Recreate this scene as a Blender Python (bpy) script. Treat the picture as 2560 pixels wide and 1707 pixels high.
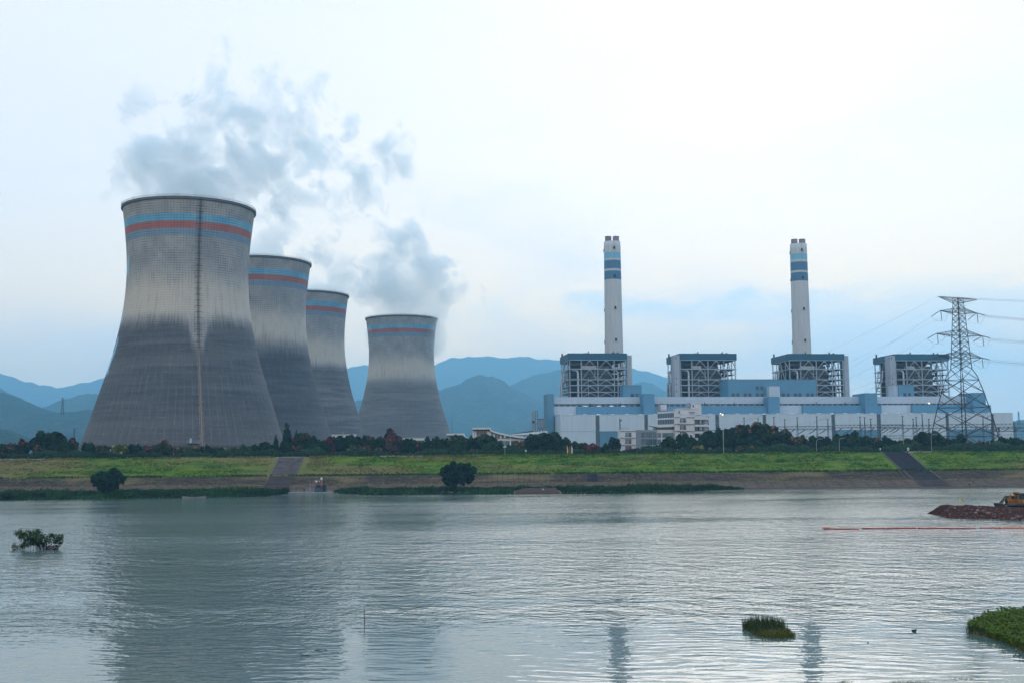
import bpy, bmesh, math, random
from mathutils import Vector, Matrix, Quaternion, noise as mnoise

for o in list(bpy.data.objects):
    bpy.data.objects.remove(o)
SC = bpy.context.scene
COL = SC.collection
R = random.Random(7)
PI = math.pi

# ------------------------------------------------------------------ camera
F, PITCH, ROLL = 2850.0, math.atan(286.5 / 2850.0), math.radians(-0.487)
CAMZ = 15.0
M3 = Matrix.Rotation(PI / 2 + PITCH, 3, 'X') @ Matrix.Rotation(ROLL, 3, 'Z')
cd = bpy.data.cameras.new('camera')
cam = bpy.data.objects.new('camera', cd)
COL.objects.link(cam)
cam.matrix_world = Matrix.Translation((0, 0, CAMZ)) @ M3.to_4x4()
cd.sensor_width = 36.0
cd.lens = 36.0 * F / 2560.0
cd.clip_start = 0.5
cd.clip_end = 60000.0
SC.camera = cam

# ------------------------------------------------------------------ node helper
class NT:
    def __init__(self, tree):
        self.t = tree
        self.n = tree.nodes
        self.l = tree.links

    def node(self, typ, **kw):
        nd = self.n.new(typ)
        for k, v in kw.items():
            setattr(nd, k, v)
        return nd

    def put(self, sock, v):
        if v is None:
            return
        if isinstance(v, bpy.types.NodeSocket):
            self.l.new(v, sock)
        else:
            sock.default_value = v

    def m(self, op, a, b=None, c=None, clamp=False):
        nd = self.node('ShaderNodeMath', operation=op, use_clamp=clamp)
        for s, v in zip(nd.inputs, (a, b, c)):
            self.put(s, v)
        return nd.outputs[0]

    def vm(self, op, a, b=None, scale=None):
        nd = self.node('ShaderNodeVectorMath', operation=op)
        self.put(nd.inputs[0], a)
        if b is not None:
            self.put(nd.inputs[1], b)
        if scale is not None:
            self.put(nd.inputs[3], scale)
        return nd.outputs['Value'] if op in ('LENGTH', 'DISTANCE', 'DOT_PRODUCT') else nd.outputs[0]

    def sstep(self, v, lo, hi, a=0.0, b=1.0):
        nd = self.node('ShaderNodeMapRange', interpolation_type='SMOOTHSTEP', clamp=True)
        for i, x in enumerate((v, lo, hi, a, b)):
            self.put(nd.inputs[i], x)
        return nd.outputs[0]

    def lin(self, v, lo, hi, a=0.0, b=1.0):
        nd = self.node('ShaderNodeMapRange', clamp=True)
        for i, x in enumerate((v, lo, hi, a, b)):
            self.put(nd.inputs[i], x)
        return nd.outputs[0]

    def noise(self, vec, scale, detail=3.0, rough=0.5, out=0, dist=0.0):
        nd = self.node('ShaderNodeTexNoise')
        self.put(nd.inputs['Vector'], vec)
        nd.inputs['Scale'].default_value = scale
        nd.inputs['Detail'].default_value = detail
        nd.inputs['Roughness'].default_value = rough
        nd.inputs['Distortion'].default_value = dist
        return nd.outputs[out]

    def mix(self, f, a, b, blend='MIX'):
        nd = self.node('ShaderNodeMix', data_type='RGBA', blend_type=blend)
        self.put(nd.inputs[0], f)
        for i, v in ((6, a), (7, b)):
            if isinstance(v, (tuple, list)) and len(v) == 3:
                v = (*v, 1.0)
            self.put(nd.inputs[i], v)
        return nd.outputs[2]

    def sep(self, v):
        nd = self.node('ShaderNodeSeparateXYZ')
        self.put(nd.inputs[0], v)
        return nd.outputs

    def comb(self, x, y, z):
        nd = self.node('ShaderNodeCombineXYZ')
        for s, v in zip(nd.inputs, (x, y, z)):
            self.put(s, v)
        return nd.outputs[0]

    def coord(self, which='Object'):
        return self.node('ShaderNodeTexCoord').outputs[which]

    def pos(self):
        return self.node('ShaderNodeNewGeometry').outputs['Position']

    def bump(self, h, dist=1.0, strength=1.0, normal=None):
        nd = self.node('ShaderNodeBump')
        nd.inputs['Strength'].default_value = strength
        nd.inputs['Distance'].default_value = dist
        self.put(nd.inputs['Height'], h)
        if normal is not None:
            self.put(nd.inputs['Normal'], normal)
        return nd.outputs[0]


# ------------------------------------------------------------------ world: bright overcast evening sky
w = bpy.data.worlds.new('World')
SC.world = w
w.use_nodes = True
T = NT(w.node_tree)
for nd in list(T.n):
    T.n.remove(nd)
SUN_EL, SUN_AZ = math.radians(30), math.radians(13)      # azimuth measured from +Y towards +X
skyt = T.node('ShaderNodeTexSky', sky_type='NISHITA')
skyt.sun_disc = False
skyt.sun_elevation = SUN_EL
skyt.sun_rotation = SUN_AZ
skyt.air_density, skyt.dust_density, skyt.ozone_density = 1.3, 2.5, 1.5
d = T.vm('NORMALIZE', T.coord('Generated'))
sx, sy, sz = T.sep(d)
el = T.m('ARCSINE', sz)                                       # elevation, radians
az = T.m('ARCTAN2', sx, sy)
elc = T.m('MAXIMUM', el, 0.0)
# veil of thin high cloud: warm and bright low down, cool overhead
ramp = T.node('ShaderNodeValToRGB')
T.put(ramp.inputs[0], T.m('DIVIDE', elc, PI / 2))
er = ramp.color_ramp
er.elements[0].position, er.elements[0].color = 0.0, (1.55, 1.05, 0.50, 1)
er.elements[1].position, er.elements[1].color = 1.0, (0.48, 0.84, 1.55, 1)
for p, c in ((0.05, (1.45, 1.03, 0.54, 1)), (0.09, (1.28, 1.00, 0.66, 1)), (0.14, (1.02, 0.92, 0.81, 1)), (0.25, (0.82, 0.81, 0.82, 1)), (0.5, (0.68, 0.91, 1.32, 1))):
    e = er.elements.new(p)
    e.color = c
base = ramp.outputs[0]
# cooler towards the west side of the view
coolf = T.m('MULTIPLY', T.sstep(az, 0.05, -0.55), T.sstep(el, 0.04, 0.22))
base = T.mix(T.m('MULTIPLY', coolf, 0.55), base, (0.79, 0.83, 0.87))
# soft mottling
v1 = T.comb(T.m('MULTIPLY', az, 1.0), T.m('MULTIPLY', el, 2.6), 0.0)
mot = T.noise(v1, 3.2, 5.0, 0.55)
base = T.mix(T.sstep(mot, 0.42, 0.68, 0.0, 0.8), base, (0.83, 0.82, 0.84))
# low grey blue stratus with ragged tops
v2 = T.comb(T.m('MULTIPLY', az, 1.0), T.m('MULTIPLY', el, 1.7), 3.7)
n2 = T.noise(v2, 11.0, 2.0, 0.5)
n2b = T.noise(v2, 34.0, 6.0, 0.6)
top = T.m('ADD', T.m('MULTIPLY', T.m('SUBTRACT', n2, 0.5), 0.075), 0.143)
top = T.m('ADD', top, T.m('MULTIPLY', T.m('SUBTRACT', n2b, 0.5), 0.030))
bank = T.m('MULTIPLY', T.sstep(T.m('SUBTRACT', top, el), -0.002, 0.013), T.sstep(T.m('ADD', el, T.m('MULTIPLY', T.m('SUBTRACT', n2b, 0.5), 0.03)), 0.108, 0.138))
azw = T.m('MULTIPLY', T.sstep(az, -0.10, 0.09), T.sstep(az, 0.34, 0.20))
bank = T.m('MULTIPLY', bank, azw)
v3 = T.comb(T.m('MULTIPLY', az, 1.0), T.m('MULTIPLY', el, 3.0), 8.1)
n3 = T.noise(v3, 7.0, 7.0, 0.62)
vb = T.m('ADD', el, T.m('MULTIPLY', T.m('SUBTRACT', n3, 0.5), 0.10))
veil = T.m('MULTIPLY', T.sstep(vb, 0.152, 0.120), T.sstep(az, 0.04, 0.30))
veil = T.m('MULTIPLY', veil, T.sstep(n3, 0.30, 0.55, 0.35, 1.0))
base = T.mix(T.m('MULTIPLY', veil, 0.62), base, (0.60, 0.76, 0.90))
base = T.mix(T.m('MULTIPLY', bank, T.sstep(n2b, 0.25, 0.6, 0.45, 0.85)), base, (0.62, 0.78, 0.88))
SKYK = 1.34
mixed = T.mix(0.90, skyt.outputs[0], T.vm('SCALE', base, scale=10.0 * SKYK))
bg = T.node('ShaderNodeBackground')
bg.inputs['Strength'].default_value = 0.1
T.put(bg.inputs['Color'], mixed)
wo = T.node('ShaderNodeOutputWorld')
T.l.new(bg.outputs[0], wo.inputs['Surface'])

sl = bpy.data.lights.new('sun', 'SUN')
sun = bpy.data.objects.new('sun', sl)
COL.objects.link(sun)
sl.energy = 0.95
sl.angle = math.radians(40)
sl.color = (1.0, 0.93, 0.86)
sd = Vector((math.sin(SUN_AZ) * math.cos(SUN_EL), math.cos(SUN_AZ) * math.cos(SUN_EL), math.sin(SUN_EL)))
skyt.sun_rotation = math.atan2(sd.x, sd.y)
sun.rotation_euler = sd.to_track_quat('Z', 'Y').to_euler()

SC.view_settings.view_transform = 'Standard'
SC.view_settings.look = 'None'
SC.view_settings.exposure = 0.0
SC.view_settings.gamma = 1.0
SC.view_settings.use_curve_mapping = False
SC.render.engine = 'CYCLES'
cy = SC.cycles
cy.use_denoising = True
cy.max_bounces = 6
cy.diffuse_bounces = 2
cy.glossy_bounces = 2
cy.transmission_bounces = 2
cy.volume_bounces = 2
cy.volume_max_steps = 256
cy.caustics_reflective = False
cy.caustics_refractive = False

# ------------------------------------------------------------------ projection helpers (used to read real positions off the view)
CAM = Vector((0, 0, CAMZ))
def ray(px, py):
    return M3 @ Vector(((px - 1280.0) / F, (853.5 - py) / F, -1.0))
def P(px, py, Y):
    r = ray(px, py)
    return CAM + r * (Y / r.y)
def G(px, py, z=0.0):
    r = ray(px, py)
    return CAM + r * ((z - CAMZ) / r.z)
ZG = 12.0
HAZE_COL, HAZE_D = (0.31, 0.70, 1.0, 1), 0.00010

# ------------------------------------------------------------------ mesh helpers
class MB:
    def __init__(self):
        self.v, self.f, self.mi, self.sm = [], [], [], False

    def add(self, vs, fs, mi=0):
        b = len(self.v)
        self.v += [tuple(x) for x in vs]
        self.f += [tuple(b + i for i in f) for f in fs]
        self.mi += [mi] * len(fs)
        return self

    def box(self, x0, x1, y0, y1, z0, z1, mi=0):
        x0, x1 = min(x0, x1), max(x0, x1)
        y0, y1 = min(y0, y1), max(y0, y1)
        z0, z1 = min(z0, z1), max(z0, z1)
        vs = [(x0, y0, z0), (x1, y0, z0), (x1, y1, z0), (x0, y1, z0), (x0, y0, z1), (x1, y0, z1), (x1, y1, z1), (x0, y1, z1)]
        return self.add(vs, [(3, 2, 1, 0), (4, 5, 6, 7), (0, 1, 5, 4), (1, 2, 6, 5), (2, 3, 7, 6), (3, 0, 4, 7)], mi)

    def tube(self, pts, r, n=8, mi=0, cap=True, r1=None):
        pts = [Vector(p) for p in pts]
        rings = []
        k = len(pts)
        for i, p in enumerate(pts):
            t = (pts[min(i + 1, k - 1)] - pts[max(i - 1, 0)]).normalized()
            up = Vector((0, 0, 1)) if abs(t.z) < 0.95 else Vector((1, 0, 0))
            a = t.cross(up).normalized()
            b = t.cross(a)
            rr = r if r1 is None else r + (r1 - r) * i / (k - 1)
            rings.append([p + (a * math.cos(2 * PI * j / n) + b * math.sin(2 * PI * j / n)) * rr for j in range(n)])
        vs = [q for rg in rings for q in rg]
        fs = []
        for i in range(k - 1):
            for j in range(n):
                j2 = (j + 1) % n
                fs.append((i * n + j2, i * n + j, (i + 1) * n + j, (i + 1) * n + j2))
        if cap:
            fs.append(tuple(range(n)))
            fs.append(tuple((k - 1) * n + j for j in reversed(range(n))))
        return self.add(vs, fs, mi)

    def lathe(self, prof, n=48, mi=0, closed=False):
        vs = []
        for r, z in prof:
            vs += [(r * math.cos(2 * PI * j / n), r * math.sin(2 * PI * j / n), z) for j in range(n)]
        k = len(prof)
        fs = []
        for i in range(k if closed else k - 1):
            i2 = (i + 1) % k
            for j in range(n):
                j2 = (j + 1) % n
                fs.append((i * n + j, i * n + j2, i2 * n + j2, i2 * n + j))
        return self.add(vs, fs, mi)

    def prism(self, poly, a, b, axis=1, mi=0):
        """extrude a polygon given in the plane across `axis` from a to b"""
        n = len(poly)
        def pt(p, t):
            q = [p[0], p[1]]
            q.insert(axis, t)
            return tuple(q)
        vs = [pt(p, a) for p in poly] + [pt(p, b) for p in poly]
        fs = [tuple(range(n)), tuple(reversed(range(n, 2 * n)))]
        for i in range(n):
            j = (i + 1) % n
            fs.append((j, i, n + i, n + j))
        return self.add(vs, fs, mi)

    def mesh(self, name, mats, smooth=False):
        me = bpy.data.meshes.new(name)
        me.from_pydata(self.v, [], self.f)
        for mt in (mats if isinstance(mats, (list, tuple)) else [mats]):
            me.materials.append(mt)
        if any(self.mi):
            me.polygons.foreach_set('material_index', self.mi)
        if smooth:
            me.polygons.foreach_set('use_smooth', [True] * len(self.f))
        me.update()
        return me

def fix_normals(me):
    bm = bmesh.new()
    bm.from_mesh(me)
    bmesh.ops.recalc_face_normals(bm, faces=bm.faces)
    bm.to_mesh(me)
    bm.free()

def link(name, data, parent=None, loc=None, rz=0.0):
    o = bpy.data.objects.new(name, data)
    COL.objects.link(o)
    if parent is not None:
        o.parent = parent
    if loc is not None:
        o.location = loc
    if rz:
        o.rotation_euler = (0, 0, rz)
    return o

def tag(o, label=None, cat=None, group=None, kind=None):
    if label: o['label'] = label
    if cat: o['category'] = cat
    if group: o['group'] = group
    if kind: o['kind'] = kind
    return o

def thing(name, label, cat, loc=(0, 0, 0), rz=0.0, group=None):
    return tag(link(name, None, None, loc, rz), label, cat, group)

def part(name, mb, mats, parent, smooth=False, loc=None, fix=True):
    me = mb.mesh(name, mats, smooth)
    if fix:
        fix_normals(me)
    return link(name, me, parent, loc)

_bars = {}
def bar(name, a, b, wd, mat, parent, ht=None):
    """one straight member between two points, its own object, sharing one unit mesh"""
    key = mat.name
    if key not in _bars:
        _bars[key] = MB().box(-0.5, 0.5, -0.5, 0.5, -0.5, 0.5).mesh('bar', mat)
    a, b = Vector(a), Vector(b)
    dv = b - a
    o = link(name, _bars[key], parent)
    q = dv.to_track_quat('Z', 'Y') if abs(dv.normalized().z) < 0.999 else Quaternion()
    o.matrix_local = Matrix.Translation((a + b) / 2) @ q.to_matrix().to_4x4() @ Matrix.Diagonal((wd, ht or wd, dv.length, 1))
    return o

# ------------------------------------------------------------------ materials
MATS = {}
def mat(name, col, rough=0.7, var=0.12, scale=0.6, metal=0.0, coordk='Object', spec=0.12, bump=0.0):
    if name in MATS:
        return MATS[name]
    m = bpy.data.materials.new(name)
    m.use_nodes = True
    t = NT(m.node_tree)
    b = t.n['Principled BSDF']
    b.inputs['Roughness'].default_value = rough
    b.inputs['Metallic'].default_value = metal
    b.inputs['Specular IOR Level'].default_value = spec
    n = t.noise(t.pos(), scale, 5.0, 0.6)
    lo = tuple(c * (1 - var) for c in col)
    hi = tuple(min(1, c * (1 + var)) for c in col)
    t.put(b.inputs['Base Color'], t.mix(t.sstep(n, 0.3, 0.7), lo, hi))
    if bump:
        t.put(b.inputs['Normal'], t.bump(t.noise(t.pos(), scale * 4, 4.0), bump))
    MATS[name] = m
    return m

def cladding(name, col, pitch=1.0):
    """profiled sheet: fine vertical ribs, faint sheet joints and rain streaks"""
    if name in MATS:
        return MATS[name]
    m = bpy.data.materials.new(name)
    m.use_nodes = True
    t = NT(m.node_tree)
    b = t.n['Principled BSDF']
    b.inputs['Roughness'].default_value = 0.55
    b.inputs['Specular IOR Level'].default_value = 0.3
    x, y, z = t.sep(t.coord())
    h = t.m('ADD', x, y)
    rib = t.m('PINGPONG', h, pitch / 2)
    st = t.noise(t.comb(t.m('MULTIPLY', h, 0.9), 0.0, t.m('MULTIPLY', z, 0.05)), 1.0, 4.0, 0.6)
    sheet = t.noise(t.comb(t.m('FLOOR', t.m('DIVIDE', h, 6.2)), 0.0, t.m('FLOOR', t.m('DIVIDE', z, 9.0))), 3.1, 0.0)
    c = t.mix(t.sstep(st, 0.35, 0.75), tuple(k * 0.93 for k in col), tuple(min(1, k * 1.05) for k in col))
    c = t.mix(t.sstep(sheet, 0.3, 0.7, 0.0, 0.10), c, tuple(k * 0.75 for k in col))
    c = t.mix(t.sstep(rib, 0.06, 0.0, 0.0, 0.25), c, tuple(k * 0.6 for k in col))
    t.put(b.inputs['Base Color'], c)
    MATS[name] = m
    return m

WHITE = cladding('pale_cladding', (0.43, 0.515, 0.585))
WHITE2 = cladding('white_cladding', (0.49, 0.60, 0.69))
BLUE = cladding('blue_cladding', (0.095, 0.245, 0.365))
BLUED = cladding('deep_blue_cladding', (0.018, 0.095, 0.160))
SHAFT = cladding('grey_cladding', (0.31, 0.36, 0.41))
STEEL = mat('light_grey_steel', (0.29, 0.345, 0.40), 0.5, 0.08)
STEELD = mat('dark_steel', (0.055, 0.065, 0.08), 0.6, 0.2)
FLOORG = mat('steel_grating', (0.06, 0.07, 0.085), 0.8)
CASING = mat('boiler_casing', (0.13, 0.15, 0.175), 0.6, 0.15, 0.15)
PIPE = mat('lagged_pipe', (0.45, 0.49, 0.53), 0.45, 0.1)
DARKGLASS = mat('dark_glass', (0.03, 0.055, 0.075), 0.12, 0.3, 0.2, spec=0.6)
TEALGLASS = mat('teal_glass', (0.03, 0.095, 0.125), 0.12, 0.3, 0.3, spec=0.6)
STRIPGLASS = mat('strip_glass', (0.07, 0.12, 0.165), 0.2, 0.35, 0.3, spec=0.5)
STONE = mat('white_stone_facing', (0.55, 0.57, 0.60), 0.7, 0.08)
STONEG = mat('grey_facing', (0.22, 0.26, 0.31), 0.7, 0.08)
CONC = mat('concrete', (0.24, 0.25, 0.26), 0.85, 0.2, 0.5)
CONCL = mat('pale_concrete', (0.40, 0.40, 0.38), 0.85, 0.15, 0.7)
VENT = mat('vent_white', (0.68, 0.72, 0.74), 0.5, 0.05)
BLACK = mat('near_black', (0.015, 0.017, 0.02), 0.7)
# ================================================================== SETTING
# ------------------------------------------------------------------ water
def water_material():
    m = bpy.data.materials.new('river_water')
    m.use_nodes = True
    t = NT(m.node_tree)
    b = t.n['Principled BSDF']
    b.inputs['Base Color'].default_value = (0.072, 0.122, 0.112, 1)
    b.inputs['Roughness'].default_value = 0.06
    b.inputs['IOR'].default_value = 1.5
    p = t.pos()
    x, y, z = t.sep(p)
    # slow patches: where the breeze ruffles the river and where it lies smooth
    patch = t.noise(t.comb(t.m('MULTIPLY', x, 0.40), y, 0.0), 0.020, 4.0, 0.55, dist=0.8)
    edge = t.m('ADD', y, t.m('MULTIPLY', t.m('SUBTRACT', patch, 0.5), 70.0))
    ruff = t.sstep(edge, 94.0, 130.0, 0.09, 0.92)
    ruff = t.m('MULTIPLY', ruff, t.sstep(patch, 0.34, 0.62, 0.55, 1.15))
    streak = t.noise(t.comb(t.m('MULTIPLY', x, 0.05), y, 5.0), 0.055, 3.0, 0.6)
    ruff = t.m('MULTIPLY', ruff, t.sstep(streak, 0.30, 0.62, 0.65, 1.2))
    far = t.sstep(y, 260.0, 430.0, 1.0, 0.75)
    ruff = t.m('MULTIPLY', ruff, far)
    t.put(b.inputs['Roughness'], t.m('MULTIPLY_ADD', ruff, 0.07, 0.05))
    warp = t.noise(p, 0.06, 2.0, 0.5, out=1)
    pw = t.vm('ADD', p, t.vm('SCALE', warp, scale=4.0))
    def height(q):
        qx, qy, qz = t.sep(q)
        f1 = t.noise(t.comb(t.m('MULTIPLY', qx, 0.95), qy, 0.0), 1.25, 2.0, 0.5)
        f2 = t.noise(t.comb(t.m('MULTIPLY', qx, 0.80), t.m('ADD', qy, t.m('MULTIPLY', qx, 0.18)), 4.0), 0.33, 2.0, 0.5)
        f3 = t.noise(t.comb(t.m('MULTIPLY', qx, 0.33), t.m('ADD', qy, t.m('MULTIPLY', qx, 0.06)), 9.0), 1.0, 1.0, 0.5)
        h = t.m('ADD', t.m('MULTIPLY', f1, 0.19), t.m('MULTIPLY', f2, 0.40))
        h = t.m('MULTIPLY', h, ruff)
        return t.m('ADD', h, t.m('MULTIPLY', f3, 0.044))
    e = 0.07
    h0 = height(pw)
    hx = height(t.vm('ADD', pw, (e, 0, 0)))
    hy = height(t.vm('ADD', pw, (0, e, 0)))
    nx = t.m('DIVIDE', t.m('SUBTRACT', h0, hx), e)
    ny = t.m('DIVIDE', t.m('SUBTRACT', h0, hy), e)
    t.put(b.inputs['Normal'], t.vm('NORMALIZE', t.comb(nx, ny, 1.0)))
    return m

mb = MB()
mb.add([(-1300, -160, 0), (1300, -160, 0), (1300, 506, 0), (-1300, 506, 0)], [(0, 1, 2, 3)])
tag(part('river', mb, water_material(), None, fix=False), 'wide grey green river rippling in front of the power station', kind='structure')

# ------------------------------------------------------------------ plain behind the levee
def ground_mat():
    m = bpy.data.materials.new('plain')
    m.use_nodes = True
    t = NT(m.node_tree)
    b = t.n['Principled BSDF']
    b.inputs['Roughness'].default_value = 0.95
    n = t.noise(t.pos(), 0.02, 6.0, 0.6)
    t.put(b.inputs['Base Color'], t.mix(t.sstep(n, 0.35, 0.65), (0.035, 0.06, 0.025), (0.09, 0.095, 0.06)))
    return m
mb = MB()
mb.add([(-14500, 562, ZG), (14500, 562, ZG), (14500, 16500, ZG), (-14500, 16500, ZG)], [(0, 1, 2, 3)])
tag(part('ground', mb, ground_mat(), None, fix=False), 'flat plain behind the levee', kind='structure')

# ------------------------------------------------------------------ levee: concrete apron, stone pitched revetment, grass slope, crest
def slope_mat(name, cols, sc, dry=0.0, joints=None, bumpd=0.0):
    m = bpy.data.materials.new(name)
    m.use_nodes = True
    t = NT(m.node_tree)
    b = t.n['Principled BSDF']
    b.inputs['Roughness'].default_value = 0.95
    b.inputs['Specular IOR Level'].default_value = 0.02
    p = t.pos()
    x, y, z = t.sep(p)
    q = t.comb(t.m('MULTIPLY', x, 0.7), t.m('MULTIPLY', y, 2.2), t.m('MULTIPLY', z, 2.2))
    n = t.noise(q, sc, 6.0, 0.62)
    n2 = t.noise(q, sc * 5.0, 4.0, 0.6)
    c = t.mix(t.sstep(n, 0.36, 0.60), cols[0], cols[1])
    c = t.mix(t.sstep(n2, 0.42, 0.66, 0.0, 0.85), c, cols[2])
    if len(cols) > 3:
        n3 = t.noise(q, sc * 0.35, 3.0, 0.5)
        c = t.mix(t.sstep(t.m('ADD', n3, t.lin(x, 60.0, -150.0, -0.03 if dry else 0.0, dry)), 0.52, 0.66, 0.0, 0.85), c, cols[3])
    if joints:
        jx, jz = joints
        lx = t.m('LESS_THAN', t.m('FRACT', t.m('DIVIDE', x, jx)), 0.10)
        lz = t.m('LESS_THAN', t.m('FRACT', t.m('DIVIDE', z, jz)), 0.12)
        c = t.mix(t.m('MULTIPLY', t.m('MAXIMUM', lx, lz), 0.5), c, tuple(k * 0.5 for k in cols[0]))
    t.put(b.inputs['Base Color'], c)
    if bumpd:
        t.put(b.inputs['Normal'], t.bump(n2, bumpd))
    return m

GRASSMAT = slope_mat('levee_grass', [(0.030, 0.085, 0.014), (0.072, 0.142, 0.012), (0.135, 0.170, 0.022), (0.155, 0.128, 0.050)], 0.050, dry=0.09, bumpd=0.5)
REVET = slope_mat('stone_pitching', [(0.026, 0.021, 0.021), (0.050, 0.040, 0.036), (0.115, 0.090, 0.050), (0.165, 0.128, 0.060)], 0.10, joints=(2.4, 0.45), bumpd=0.3)
APRON = slope_mat('apron_concrete', [(0.070, 0.053, 0.046), (0.096, 0.072, 0.060), (0.13, 0.104, 0.062)], 0.08, joints=(6.0, 2.9), bumpd=0.15)
DRYGRASS = slope_mat('dry_grass_berm', [(0.17, 0.15, 0.08), (0.20, 0.175, 0.10), (0.12, 0.12, 0.06)], 0.2)
PATHM = mat('pale_path', (0.30, 0.30, 0.28), 0.9, 0.15, 0.3)

LV = [(498.0, -1.2), (503.0, 0.35), (504.0, 0.38), (512.5, 3.0), (514.0, 3.1), (525.0, 6.85), (527.0, 7.0), (551.5, 15.5), (559.0, 15.55), (566.0, ZG - 0.05)]
def levz(Y):
    for (y0, z0), (y1, z1) in zip(LV, LV[1:]):
        if y0 <= Y <= y1:
            return z0 + (z1 - z0) * (Y - y0) / (y1 - y0)
    return LV[0][1] if Y < LV[0][0] else ZG
def lev_strip(name, i0, i1, m, rows=1, jit=0.0, label=None, dx=6.0):
    (y0, z0), (y1, z1) = LV[i0], LV[i1]
    nx = int(1800 / dx)
    mb = MB()
    vs, fs = [], []
    for i in range(nx + 1):
        X = -900 + i * dx
        for j in range(rows + 1):
            tt = j / rows
            e = 0.0 if j in (0, rows) or on_ramp(X, y0 + (y1 - y0) * tt) else jit * (mnoise.noise(Vector((X * 0.07, tt * 6, i0))) + 0.6 * mnoise.noise(Vector((X * 0.4, tt * 25, i0 + 5))))
            vs.append((X, y0 + (y1 - y0) * tt, z0 + (z1 - z0) * tt + e))
    for i in range(nx):
        for j in range(rows):
            a = i * (rows + 1) + j
            fs.append((a, a + rows + 1, a + rows + 2, a + 1))
    mb.add(vs, fs)
    o = part(name, mb, m, None, smooth=rows > 1, fix=False)
    return tag(o, label, kind='structure')
# ramps: (x at crest, width, x at water) from the stairway and the slipway in the view
_a, _b = P(700, 1144.4, 551.5), P(758, 1144.5, 551.5)
_c = P(660, 1215, 508.0)
_d, _e = P(2205, 1130.6, 551.5), P(2266, 1131, 551.5)
_f = P(2309, 1215, 503.5)
_g, _h = P(1467.5, 1190, 520), P(1493, 1190, 520)
RAMPS = [(_a.x, _b.x - _a.x, _c.x), (_d.x, _e.x - _d.x, _f.x)]
FLATS = RAMPS + [(_g.x, _h.x - _g.x, _g.x)]
def on_ramp(X, Y):
    for r_ in FLATS if Y < 526 else RAMPS:
        xl = r_[0] + (r_[2] - r_[0]) * (551.5 - Y) / 48.0
        if xl - 3.2 < X < xl + r_[1] + 3.2:
            return True
    return False
lev_strip('quay_edge', 0, 2, APRON, label='low concrete kerb at the water line')
lev_strip('concrete_apron', 2, 3, APRON, 3, 0.05, label='pale concrete apron above the water line')
lev_strip('dry_berm', 3, 4, DRYGRASS, label='narrow strip of dry grass between apron and stone pitching')
lev_strip('stone_revetment', 4, 5, REVET, 4, 0.10, label='dark stone pitched lower bank', dx=2.0)
lev_strip('grass_berm', 5, 6, GRASSMAT, 2, 0.1, label='green verge at the foot of the grass bank')
lev_strip('grass_bank', 6, 7, GRASSMAT, 14, 0.55, label='long grassy levee slope', dx=3.0)
lev_strip('levee_crest', 7, 8, GRASSMAT, label='grassy levee crest')
lev_strip('levee_back_slope', 8, 9, GRASSMAT, label='back slope of the levee')

# grass tufts on the slope: nobody could count them
def tufts(name, pts, hgt, wid, m, label, seed, lean=0.5, blades=2):
    rr = random.Random(seed)
    vs, fs, tone = [], [], []
    for (x, y, z) in pts:
        tn = 1.0 + 0.35 * mnoise.noise(Vector((x * 0.09, y * 0.25, seed))) + rr.uniform(-0.12, 0.12)
        for k in range(blades):
            a = rr.uniform(0, PI)
            h = hgt * rr.uniform(0.5, 1.3)
            wv = wid * rr.uniform(0.6, 1.4)
            lx, ly = rr.uniform(-lean, lean) * h, rr.uniform(-lean, lean) * h
            cx, cy = math.cos(a) * wv, math.sin(a) * wv
            b = len(vs)
            vs += [(x - cx, y - cy, z - 0.1), (x + cx, y + cy, z - 0.1), (x + cx * .6 + lx * .6, y + cy * .6 + ly * .6, z + h * .75), (x + lx, y + ly, z + h), (x - cx * .6 + lx * .6, y - cy * .6 + ly * .6, z + h * .7)]
            fs.append((b, b + 1, b + 2, b + 3, b + 4))
            tone += [tn * rr.uniform(0.93, 1.07)] * 5
    me = bpy.data.meshes.new(name)
    me.from_pydata(vs, [], fs)
    at = me.attributes.new('tone', 'FLOAT', 'POINT')
    at.data.foreach_set('value', tone)
    me.materials.append(m)
    return tag(link(name, me), label, kind='stuff')

def tuft_mat(name, cols, sc, dry=0.0):
    m = slope_mat(name, cols, sc, dry)
    t = NT(m.node_tree)
    b = t.n['Principled BSDF']
    src = b.inputs['Base Color'].links[0].from_socket
    at = t.node('ShaderNodeAttribute', attribute_name='tone')
    t.put(b.inputs['Base Color'], t.vm('SCALE', src, scale=at.outputs['Fac']))
    return m
GT = tuft_mat('grass_tufts', [(0.030, 0.085, 0.014), (0.072, 0.142, 0.012), (0.135, 0.170, 0.022), (0.155, 0.128, 0.050)], 0.050, 0.09)
rr = random.Random(3)
pts = []
while len(pts) < 17000:
    X, Y = rr.uniform(-300, 300), rr.uniform(525, 553)
    if on_ramp(X, Y):
        continue
    pts.append((X, Y, levz(Y)))
tufts('bank_grass', pts, 0.26, 0.50, GT, 'rough tufts of grass over the levee slope', 11)
pts = []
while len(pts) < 2600:
    X, Y = rr.uniform(-300, 300), rr.uniform(549.5, 556)
    if mnoise.noise(Vector((X * 0.05, 7.3, 5))) + rr.uniform(-.25, .35) > 0.02 and not on_ramp(X, Y):
        pts.append((X, Y, levz(Y)))
tufts('crest_grass', pts, 0.75, 0.40, GT, 'uneven taller grass along the levee crest', 15)
VG = tuft_mat('verge_tufts', [(0.022, 0.062, 0.012), (0.034, 0.085, 0.014), (0.05, 0.10, 0.02)], 0.1)
pts = []
while len(pts) < 4200:
    X, Y = rr.uniform(-300, 300), 526 + rr.gauss(0, 0.9)
    if 524.6 < Y < 529.3 and mnoise.noise(Vector((X * 0.06, 0.3, 5))) + rr.uniform(-.2, .5) > 0:
        pts.append((X, Y, levz(Y)))
tufts('verge_grass', pts, 0.75, 0.30, VG, 'ragged dark grass along the foot of the grass slope', 14)
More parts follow.
